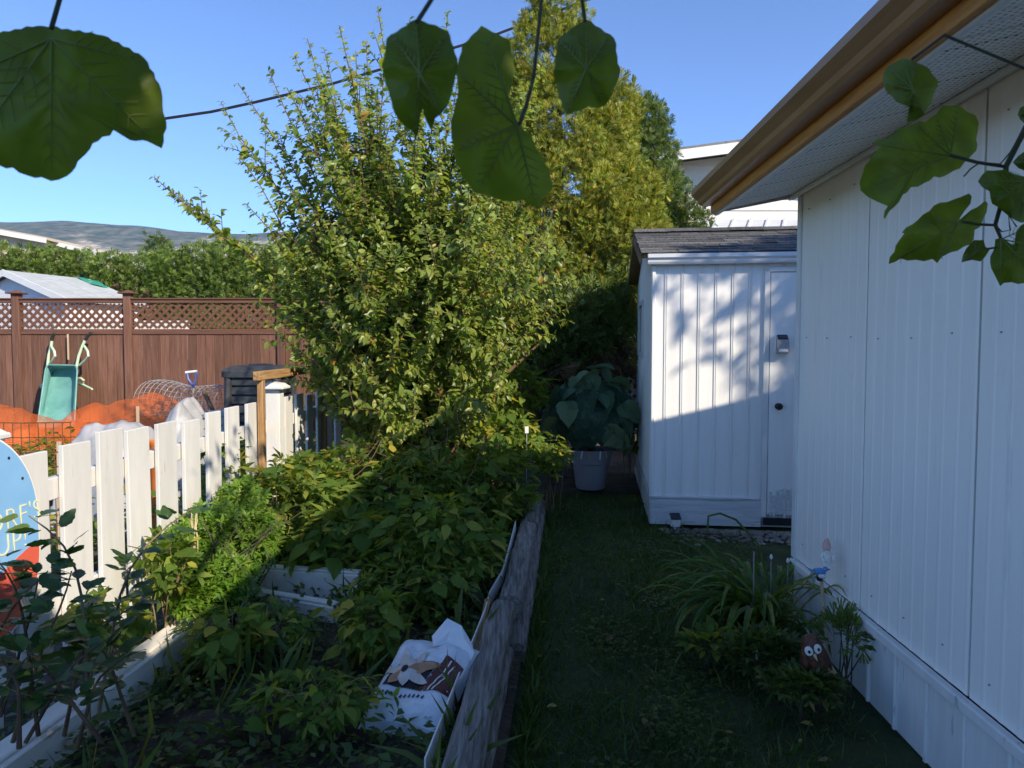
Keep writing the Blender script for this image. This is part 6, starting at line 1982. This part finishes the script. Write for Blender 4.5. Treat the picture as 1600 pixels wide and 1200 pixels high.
# ------------------------------------------------------------------ ornaments by the home
def gnome_stake():
    b = P(1291, 885, 3.22)
    root = thing('gnome_stake', (b.x, 3.22, 0), 'garden stake topped with a pink hatted gnome and a blue bird', 'ornament')
    MB().tube([(b.x + 0.02, 3.2, 0.0), (b.x - 0.022, 3.22, P(1283, 905, 3.22).z)], 0.008, 8).build('stake', M_['wood_pale'], root, True)
    g = P(1291, 884, 3.22)
    k = 3.22 / F_PX
    z0 = g.z
    T = Matrix.Translation((g.x, 3.22, z0))
    bd = MB().lathe([(0.003, 0), (0.020, 0.003), (0.023, 0.02), (0.021, 0.045), (0.015, 0.06), (0.010, 0.066)], 14, T).build('body', M_['eye_white'], root, True)
    MB().tube([(g.x - 0.015, 3.22, z0 + 0.055), (g.x - 0.029, 3.205, z0 + 0.04), (g.x - 0.018, 3.19, z0 + 0.028)], [0.008, 0.007, 0.006], 7).build('arm', M_['eye_white'], bd, True)
    MB().tube([(g.x + 0.015, 3.22, z0 + 0.055), (g.x + 0.029, 3.205, z0 + 0.04), (g.x + 0.018, 3.19, z0 + 0.028)], [0.008, 0.007, 0.006], 7).build('arm', M_['eye_white'], bd, True)
    hd = MB().ball((g.x, 3.22, z0 + 0.078), (0.016, 0.016, 0.018)).build('head', M_['skin'], root, True)
    MB().ball((g.x, 3.203, z0 + 0.077), 0.004, seg=8).build('nose', M_['skin'], hd, True)
    MB().lathe([(0.002, -0.032), (0.010, -0.022), (0.014, -0.006), (0.013, 0.002)], 10, Matrix.Translation((g.x, 3.208, z0 + 0.072)) @ Matrix.Diagonal((1, 0.6, 1, 1))).build('beard', M_['white_plastic'], hd, True)
    for s_ in (-1, 1): MB().ball((g.x + 0.006 * s_, 3.2055, z0 + 0.084), 0.0022, seg=6).build('eye', M_['eye_black'], hd)
    MB().lathe([(0.020, 0.084), (0.0185, 0.090), (0.014, 0.108), (0.010, 0.120), (0.002, 0.128)], 12, T).build('hat', M_['pink'], root, True)
    # bird perched at the gnome's side
    q = P(1281, 893, 3.22)
    bb = MB().ball((0, 0, 0), (0.026, 0.018, 0.018), Matrix.Translation((q.x, 3.215, q.z)) @ Matrix.Rotation(rad(18), 4, 'Y')).build('bird_body', M_['bluebird'], root, True)
    MB().ball((q.x + 0.02, 3.21, q.z + 0.014), 0.012, seg=10).build('bird_head', M_['bluebird'], bb, True)
    MB().ball((q.x + 0.004, 3.205, q.z - 0.014), (0.018, 0.013, 0.014), seg=10).build('bird_breast', M_['pale_wall'], bb, True)
    MB().lathe([(0.004, 0), (0.0005, 0.012)], 6, Matrix.Translation((q.x + 0.03, 3.205, q.z + 0.014)) @ Matrix.Rotation(rad(90), 4, 'Y')).build('beak', M_['dark_metal'], bb)
    MB().prism([(q.x - 0.02, 3.207, q.z + 0.004), (q.x - 0.055, 3.207, q.z + 0.018), (q.x - 0.050, 3.207, q.z + 0.006), (q.x - 0.02, 3.207, q.z - 0.008)], (0, 0.014, 0)).build('tail', M_['bluebird'], bb)
    MB().ball((0, 0, 0), (0.020, 0.004, 0.010), Matrix.Translation((q.x - 0.004, 3.197, q.z + 0.004)) @ Matrix.Rotation(rad(22), 4, 'Y'), 10).build('wing', M_['bluebird'], bb, True)
    MB().lathe([(0.012, -0.030), (0.016, -0.012), (0.010, -0.002)], 10, Matrix.Translation((q.x, 3.22, q.z - 0.012))).build('perch', M_['dark_metal'], root, True)


gnome_stake()


def owl():
    c = P(1283, 1020, 2.85)
    zb = 0.15
    zt = P(1270, 990, 2.85).z
    root = thing('owl_ornament', (c.x, 2.85, 0.0), 'brown owl ornament with round white eyes at the foot of the wall', 'ornament')
    h = zt - zb
    T = Matrix.Translation((c.x - 0.005, 2.85, zb)) @ Matrix.Rotation(rad(-14), 4, 'Y') @ Matrix.Diagonal((0.8, 0.8, 1, 1))
    MB().lathe([(0.03, 0), (0.048, 0.10 * h), (0.062, 0.35 * h), (0.058, 0.62 * h), (0.050, 0.82 * h), (0.034, 0.96 * h), (0.004, 1.0 * h)], 20, T).build('body', M_['clay'], root, True)
    MB().tube([(c.x, 2.85, 0.0), (c.x, 2.85, zb + 0.02)], 0.007, 6).build('stake', M_['dark_metal'], root)
    for s_, nm in ((-1, 'ear_tuft'), (1, 'ear_tuft')):
        MB().lathe([(0.012, 0), (0.0008, 0.03)], 8, T @ Matrix.Translation((0.028 * s_, 0, 0.90 * h)) @ Matrix.Rotation(rad(16 * s_), 4, 'Y')).build(nm, M_['clay'], root)
    for ex in (-0.036, 0.010):
        E = T @ Matrix.Translation((ex, -0.050, 0.76 * h)) @ Matrix.Diagonal((0.8, 1, 0.8, 1)) @ Matrix.Rotation(rad(90), 4, 'X') @ Matrix.Rotation(rad(-12 if ex < 0 else 10), 4, 'Y')
        e = MB().lathe([(0.024, -0.006), (0.024, 0.004), (0.016, 0.007), (0.002, 0.007)], 18, E).build('eye', M_['eye_white'], root, True)
        MB().lathe([(0.008, 0.006), (0.008, 0.011), (0.001, 0.012)], 12, E).build('pupil', M_['eye_black'], e, True)
    MB().lathe([(0.009, 0), (0.001, 0.028)], 8, T @ Matrix.Translation((-0.014, -0.055, 0.66 * h)) @ Matrix.Rotation(rad(125), 4, 'X')).build('beak', M_['clay_pale'], root)
    for s_ in (-1, 1):
        MB().ball((0, 0, 0), (0.018, 0.036, 0.085), T @ Matrix.Translation((0.056 * s_, 0.0, 0.38 * h)) @ Matrix.Rotation(rad(-12 * s_), 4, 'Y'), 12).build('wing', M_['clay'], root, True)
    MB().prism([(c.x + 0.02, 2.83, zb + 0.09), (c.x + 0.085, 2.815, zb - 0.01), (c.x + 0.070, 2.815, zb - 0.02), (c.x + 0.005, 2.83, zb + 0.03)], (0, 0.012, 0)).build('tail', M_['clay_pale'], root)


owl()
ts = P(1178, 860, 3.55)
st_ = thing('metal_stake', (ts.x, 3.55, 0), 'thin straight metal plant stake among the daylily leaves', 'stake')
MB().tube([(ts.x + 0.004, 3.55, 0), (ts.x, 3.55, ts.z)], 0.004, 6).build('rod', M_['grey_metal'], st_)
MB().ball((ts.x, 3.55, ts.z + 0.006), 0.010, seg=8).build('finial', M_['dark_metal'], st_, True)
for (px, py, d, lab) in ((1205, 870, 3.6, 'tiny white and blue glass bud ornament, left of the pair in the daylilies'), (1231, 876, 3.6, 'tiny white and blue glass bud ornament, right of the pair in the daylilies')):
    q = P(px, py, d)
    o = thing('glass_bud', (q.x, d, 0), lab, 'ornament', 'small glass buds in the daylilies')
    MB().tube([(q.x, d, 0), (q.x, d, q.z - 0.02)], 0.003, 5).build('stem', M_['grey_metal'], o)
    MB().lathe([(0.002, -0.014), (0.007, -0.008), (0.008, 0.0), (0.005, 0.009), (0.001, 0.015)], 10, Matrix.Translation(q)).build('bud', M_['eye_white'], o, True)
sg = P(1183, 996, 3.35)
sgn = thing('small_gnome', (sg.x, 3.35, 0), 'little pink and white figurine in the low plant before the daylilies', 'ornament')
MB().lathe([(0.014, sg.z - 0.05), (0.018, sg.z - 0.02), (0.012, sg.z)], 10, Matrix.Translation((sg.x, 3.35, 0))).tube([(sg.x, 3.35, 0), (sg.x, 3.35, sg.z - 0.045)], 0.005, 5).build('body', M_['eye_white'], sgn, True)
MB().lathe([(0.016, sg.z), (0.010, sg.z + 0.02), (0.001, sg.z + 0.04)], 10, Matrix.Translation((sg.x, 3.35, 0))).build('hat', M_['pink'], sgn, True)
# white tags in the bed
for (px, py, d, lab) in ((752, 620, 6.9, 'small white plant tag in the shade right of the shrub'), (823, 668, 6.1, 'white plant tag standing in the sunlit raspberries'), (744, 892, 4.0, 'square white scrap lying near the middle timber')):
    q = P(px, py, d)
    tag(MB().box((q.x, d, q.z - 0.02), (0.032, 0.004, 0.06 if 'square' not in lab else 0.04), None, 0.001).tube([(q.x, d + 0.004, 0.03), (q.x, d + 0.004, q.z)], 0.002, 4).build('plant_tag', M_['white_plastic']), lab, 'plant tag', 'white tags in the bed')


# ------------------------------------------------------------------ grape vine hanging over the camera
def grape():
    root = thing('grape_vine', (1.3, -0.4, 0.0), 'grape vine with big lobed leaves hanging into the top of the view', 'vine')

    def traced(pts, centre, d, bow, tilt=(0, 0), seed=0, serr=0.012, pet=None):
        """leaf blade from its outline: domed, wavy, toothed, with raised veins"""
        r = np.random.default_rng(seed)
        pl = []
        n0 = len(pts)
        for i in range(n0):
            a, b = np.array(pts[i], float), np.array(pts[(i + 1) % n0], float)
            L = np.linalg.norm(b - a)
            k = max(1, int(L / 9))
            nrm = np.array([b[1] - a[1], a[0] - b[0]]) / max(L, 1e-6)
            for j in range(k):
                q = a + (b - a) * j / k
                if j % 2: q = q + nrm * (2.2 + r.normal(0, 0.8)) * (serr / 0.012)
                pl.append(q)
        pl = np.array(pl)
        c = np.array(centre, float)
        R_ = np.linalg.norm(pl - c, axis=1).max()
        rings = [0.0, 0.2, 0.4, 0.6, 0.8, 0.93, 1.0]
        vs, fs = [], []
        N = len(pl)
        for f in rings[1:]:
            for q in pl:
                z = c + (q - c) * f
                rr_ = np.linalg.norm(z - c) / R_
                an = math.atan2(z[1] - c[1], z[0] - c[0])
                dd = d + bow * rr_ ** 2 + 0.006 * math.sin(5 * an + seed) * rr_ + 0.004 * abs(math.sin(2.5 * an + seed)) ** 0.5 * (0.2 + rr_) + 0.003 * math.sin(9 * an + 11 * rr_ + seed) * rr_ + tilt[0] * (z[0] - c[0]) / 100 + tilt[1] * (z[1] - c[1]) / 100
                vs.append(tuple(P(z[0], z[1], dd)))
        vs.append(tuple(P(c[0], c[1], d)))
        ci = len(vs) - 1
        fs += [(ci, i, (i + 1) % N) for i in range(N)]
        for s_ in range(len(rings) - 2):
            a0, b0 = s_ * N, (s_ + 1) * N
            fs += [(a0 + i, b0 + i, b0 + (i + 1) % N, a0 + (i + 1) % N) for i in range(N)]
        o = MB().add(vs, fs).build('leaf', M_['l_grape'], root, True)

        def on(q, lift=0.0012):
            z = np.array(q, float)
            rr_ = np.linalg.norm(z - c) / R_
            an = math.atan2(z[1] - c[1], z[0] - c[0])
            dd = d + bow * rr_ ** 2 + 0.006 * math.sin(5 * an + seed) * rr_ + 0.004 * abs(math.sin(2.5 * an + seed)) ** 0.5 * (0.2 + rr_) + 0.003 * math.sin(9 * an + 11 * rr_ + seed) * rr_ + tilt[0] * (z[0] - c[0]) / 100 + tilt[1] * (z[1] - c[1]) / 100
            return tuple(P(z[0], z[1], dd - lift))
        pt = np.array(pet if pet is not None else c, float)
        dist = np.linalg.norm(pl - pt, axis=1)
        ang = np.arctan2(pl[:, 1] - pt[1], pl[:, 0] - pt[0])
        vm = MB()
        picked = []
        for i in np.argsort(-dist):
            if all(abs((ang[i] - a_ + math.pi) % (2 * math.pi) - math.pi) > 0.5 for a_ in picked):
                picked.append(ang[i])
                q = pl[i]
                if dist[i] < 0.45 * dist.max(): break
                mids = [pt + (q - pt) * t_ for t_ in np.linspace(0.0, 0.93, 9)]
                vm.tube([on(m_) for m_ in mids], [0.0011 * (1 - 0.8 * k_ / 8) for k_ in range(9)], 5)
                nd = np.array([-(q - pt)[1], (q - pt)[0]]) / dist[i]
                for k_ in range(2, 8):
                    L_v = dist[i] * 0.22 * (1 - k_ / 10)
                    for sd_ in (-1, 1):
                        e_v = mids[k_] + nd * sd_ * L_v + (q - pt) / dist[i] * L_v * 0.9
                        vm.tube([on(mids[k_]), on((mids[k_] + e_v) / 2), on(e_v)], [0.0005, 0.0004, 0.0002], 4)
            if len(picked) >= 5: break
        vm.build('veins', M_['vein'], o, True)
        return o
    Z = lambda pts: [(1320 + x / 3.871, 140 + y / 3.871) for x, y in pts]
    l1 = Z([(165, 327), (240, 300), (300, 265), (360, 225), (420, 205), (490, 195), (550, 150), (590, 95), (630, 100), (690, 92), (740, 135), (790, 155), (810, 200), (805, 250), (795, 300), (803, 335), (795, 370), (755, 410), (720, 445), (660, 490), (610, 520), (540, 525), (480, 565), (400, 590), (340, 640), (300, 710), (262, 740), (240, 785), (235, 770), (262, 705), (200, 680), (140, 650), (95, 610), (90, 560), (110, 500), (150, 430), (200, 360), (215, 345)])
    l2 = Z([(345, 865), (440, 790), (510, 735), (540, 700), (620, 680), (700, 650), (750, 628), (768, 645), (760, 690), (720, 740), (697, 775), (690, 800), (745, 765), (800, 712), (850, 672), (865, 690), (858, 740), (830, 800), (820, 830), (785, 850), (780, 905), (720, 950), (640, 985), (590, 1010), (558, 1050), (530, 1025), (430, 1030), (330, 1020), (265, 1055), (300, 980), (330, 910), (360, 870)])
    l3 = Z([(805, 555), (830, 515), (900, 490), (970, 485), (1020, 510), (1084, 525), (1150, 560), (1210, 640), (1190, 740), (1110, 800), (1062, 805), (1010, 780), (960, 740), (925, 710), (890, 690), (875, 615), (830, 590)])
    l4 = Z([(910, 905), (950, 895), (1000, 930), (1045, 945), (1035, 870), (1060, 825), (1100, 800), (1180, 850), (1230, 1000), (1180, 1140), (1084, 1170), (1010, 1165), (960, 1170), (940, 1190), (910, 1130), (885, 1080), (880, 1010), (905, 960)])
    l5 = Z([(705, 1045), (735, 960), (780, 910), (840, 910), (850, 950), (878, 965), (850, 1010), (820, 1040), (770, 1030)])
    l6 = Z([(285, 40), (230, -40), (260, -140), (350, -190), (470, -150), (560, -60), (545, 10), (530, 45), (500, 110), (440, 175), (375, 200), (415, 115), (350, 90)])
    l7 = Z([(1045, 150), (1060, 110), (1100, 90), (1180, 80), (1230, 150), (1180, 220), (1084, 205), (1060, 180)])
    l8 = Z([(1015, 440), (1050, 400), (1090, 372), (1180, 380), (1230, 440), (1170, 500), (1084, 490), (1050, 475)])
    cz = lambda x, y: (1320 + x / 3.871, 140 + y / 3.871)
    traced(l1, cz(470, 400), 0.86, 0.05, (0.02, -0.02), 1, pet=cz(640, 398))
    traced(l2, cz(600, 870), 0.92, 0.04, (0.0, 0.03), 2, pet=cz(688, 800))
    traced(l3, cz(1000, 640), 0.88, 0.03, (0.0, 0.02), 3, pet=cz(1090, 555))
    traced(l4, cz(1010, 1020), 0.95, 0.04, (0.0, -0.02), 4, pet=cz(945, 905))
    traced(l5, cz(800, 980), 0.97, 0.01, (0, 0), 5)
    traced(l6, cz(410, 0), 0.78, 0.03, (0, 0), 6)
    traced(l7, cz(1130, 150), 0.9, 0.02, (0, 0), 7)
    traced(l8, cz(1120, 440), 0.93, 0.02, (0, 0), 8)
    A = [(-90, 120), (-40, 60), (60, 40), (160, 55), (225, 90), (252, 140), (255, 175), (260, 190), (256, 210), (253, 232), (235, 222), (222, 219), (203, 219), (190, 210), (178, 202), (172, 212), (160, 214), (145, 224), (135, 240), (122, 252), (118, 262), (105, 275), (92, 281), (80, 283), (65, 277), (45, 275), (30, 270), (20, 262), (0, 259), (-60, 250), (-100, 190)]
    Bp = [(752, 40), (722, 70), (712, 112), (716, 145), (711, 164), (704, 189), (705, 215), (709, 237), (712, 252), (722, 275), (742, 301), (759, 305), (772, 309), (787, 314), (802, 315), (816, 312), (827, 320), (838, 324), (844, 314), (861, 299), (864, 290), (857, 262), (842, 237), (829, 211), (812, 194), (801, 177), (795, 150), (806, 110), (796, 62)]
    Cp = [(598, 110), (604, 60), (650, 30), (700, 48), (716, 100), (705, 150), (700, 165), (690, 178), (680, 185), (673, 203), (666, 190), (661, 168), (657, 180), (655, 195), (650, 216), (644, 205), (630, 195), (617, 178), (612, 160)]
    Dp = [(866, 120), (872, 60), (915, 30), (960, 60), (968, 118), (951, 157), (944, 166), (920, 166), (900, 174), (885, 180), (878, 160)]
    traced(A, (90, 150), 0.55, 0.03, (0.01, 0.0), 11, pet=(80, 60))
    traced(Bp, (772, 195), 0.52, 0.03, (0.02, 0.01), 12, 0.006, pet=(808, 196))
    traced(Cp, (656, 115), 0.45, 0.02, (0, 0), 13, 0.006)
    traced(Dp, (916, 108), 0.6, 0.02, (0, 0), 14, 0.008)
    ZP = lambda x, y, d: tuple(P(1320 + x / 3.871, 140 + y / 3.871, d))
    MB().tube([ZP(1500, -420, 0.95), ZP(1250, -50, 0.93), ZP(1100, 220, 0.92), ZP(975, 465, 0.91), ZP(966, 620, 0.91), ZP(910, 818, 0.93), ZP(942, 895, 0.94)], [0.0042, 0.004, 0.0036, 0.0032, 0.0028, 0.0025, 0.002], 8).build('cane', M_['vine'], root, True)
    for pl, r_ in (([ZP(970, 466, 0.91), ZP(800, 440, 0.90), ZP(640, 398, 0.862)], 0.0021), ([ZP(908, 820, 0.93), ZP(800, 815, 0.93), ZP(692, 796, 0.92)], 0.0018), ([ZP(966, 617, 0.91), ZP(1020, 585, 0.9), ZP(1090, 555, 0.89)], 0.0018), ([ZP(915, 955, 0.95), ZP(870, 962, 0.97)], 0.0015),
                   ([ZP(975, 465, 0.91), ZP(930, 450, 0.90), ZP(820, 440, 0.89), ZP(760, 480, 0.88), ZP(720, 525, 0.88)], 0.0009), ([ZP(910, 818, 0.93), ZP(950, 860, 0.93), ZP(1000, 850, 0.93), ZP(990, 760, 0.93), ZP(1040, 830, 0.93)], 0.0009), ([ZP(1070, 260, 0.92), ZP(1000, 380, 0.9), ZP(940, 450, 0.9), ZP(830, 442, 0.89)], 0.0009)):
        MB().tube(pl, r_, 6).build('petiole', M_['vine'], root, True)
    MB().tube([P(812, 194, 0.522), P(822, 165, 0.53), P(834, 120, 0.55), P(850, -40, 0.6), P(870, -400, 0.6)], 0.0016, 6).build('petiole', M_['vine'], root, True)
    MB().tube([P(652, 34, 0.452), P(680, -10, 0.48), P(760, -120, 0.52), P(870, -400, 0.6)], 0.0015, 6).build('petiole', M_['vine'], root, True)
    MB().tube([P(914, 34, 0.602), P(905, -30, 0.6), P(870, -400, 0.6)], 0.0016, 6).build('petiole', M_['vine'], root, True)
    MB().tube([P(80, 45, 0.55), P(110, -60, 0.56), P(260, -330, 0.58)], 0.0018, 6).build('petiole', M_['vine'], root, True)
    MB().tube([P(360, -40, 0.79) if False else ZP(410, -185, 0.79), ZP(600, -330, 0.85), ZP(1250, -60, 0.93)], 0.0017, 6).build('petiole', M_['vine'], root, True)
    # unseen vine leaves added above the camera to shade rose, pickets and near leaves
    cl = Cloud()
    n = 1500
    pos = np.stack([rng.uniform(0.30, 1.05, n), rng.uniform(-1.3, 0.42, n), rng.uniform(2.38, 2.62, n)], -1)
    cl.add(OVAL, pos, rand_dirs(n) * np.array([1, 1, 0.5]) + np.array([0, 0, -0.4]), rand_dirs(n) * 0.5 + np.array([0, 0, 1.0]), 0.13 * rng.uniform(0.7, 1.3, n))
    n = 700
    pos = np.stack([rng.uniform(-0.55, 0.32, n), rng.uniform(-1.2, 0.25, n), rng.uniform(2.3, 2.55, n)], -1)
    cl.add(OVAL, pos, rand_dirs(n) * np.array([1, 1, 0.5]) + np.array([0, 0, -0.4]), rand_dirs(n) * 0.5 + np.array([0, 0, 1.0]), 0.13 * rng.uniform(0.7, 1.3, n))
    n = 85
    pos = np.stack([rng.uniform(0.92, 1.2, n), rng.uniform(1.2, 2.15, n), rng.uniform(2.75, 3.5, n)], -1)
    cl.add(OVAL, pos, rand_dirs(n) * np.array([1, 1, 0.5]) + np.array([0, 0, -0.4]), rand_dirs(n) * 0.5 + np.array([0, 0, 1.0]), 0.12 * rng.uniform(0.7, 1.3, n))
    cl.build('shade_canopy', M_['l_tree'], root, 'stuff')
    cw = MB()
    for k in range(7):
        cw.tube([(1.02, -1.2 + 0.25 * k, 2.42), (0.6, -1.1 + 0.24 * k, 2.52), (0.25, -1.0 + 0.22 * k, 2.5)], [0.008, 0.006, 0.003], 6)
    for k in range(5):
        cw.tube([(1.02, 0.2, 2.5), (1.05, 0.9 + 0.1 * k, 2.75 + 0.05 * k), (1.0 + 0.03 * k, 1.5 + 0.12 * k, 2.9 + 0.12 * k), (1.05, 2.0, 2.9 + 0.14 * k)], [0.008, 0.006, 0.004, 0.002], 6)
    cw.tube([(1.3, -0.5, 0.0), (1.22, -0.5, 1.2), (1.05, -0.5, 2.3), (0.7, -0.5, 2.5)], [0.03, 0.025, 0.018, 0.01], 8)
    cw.build('trunk', M_['vine'], root, True)


grape()
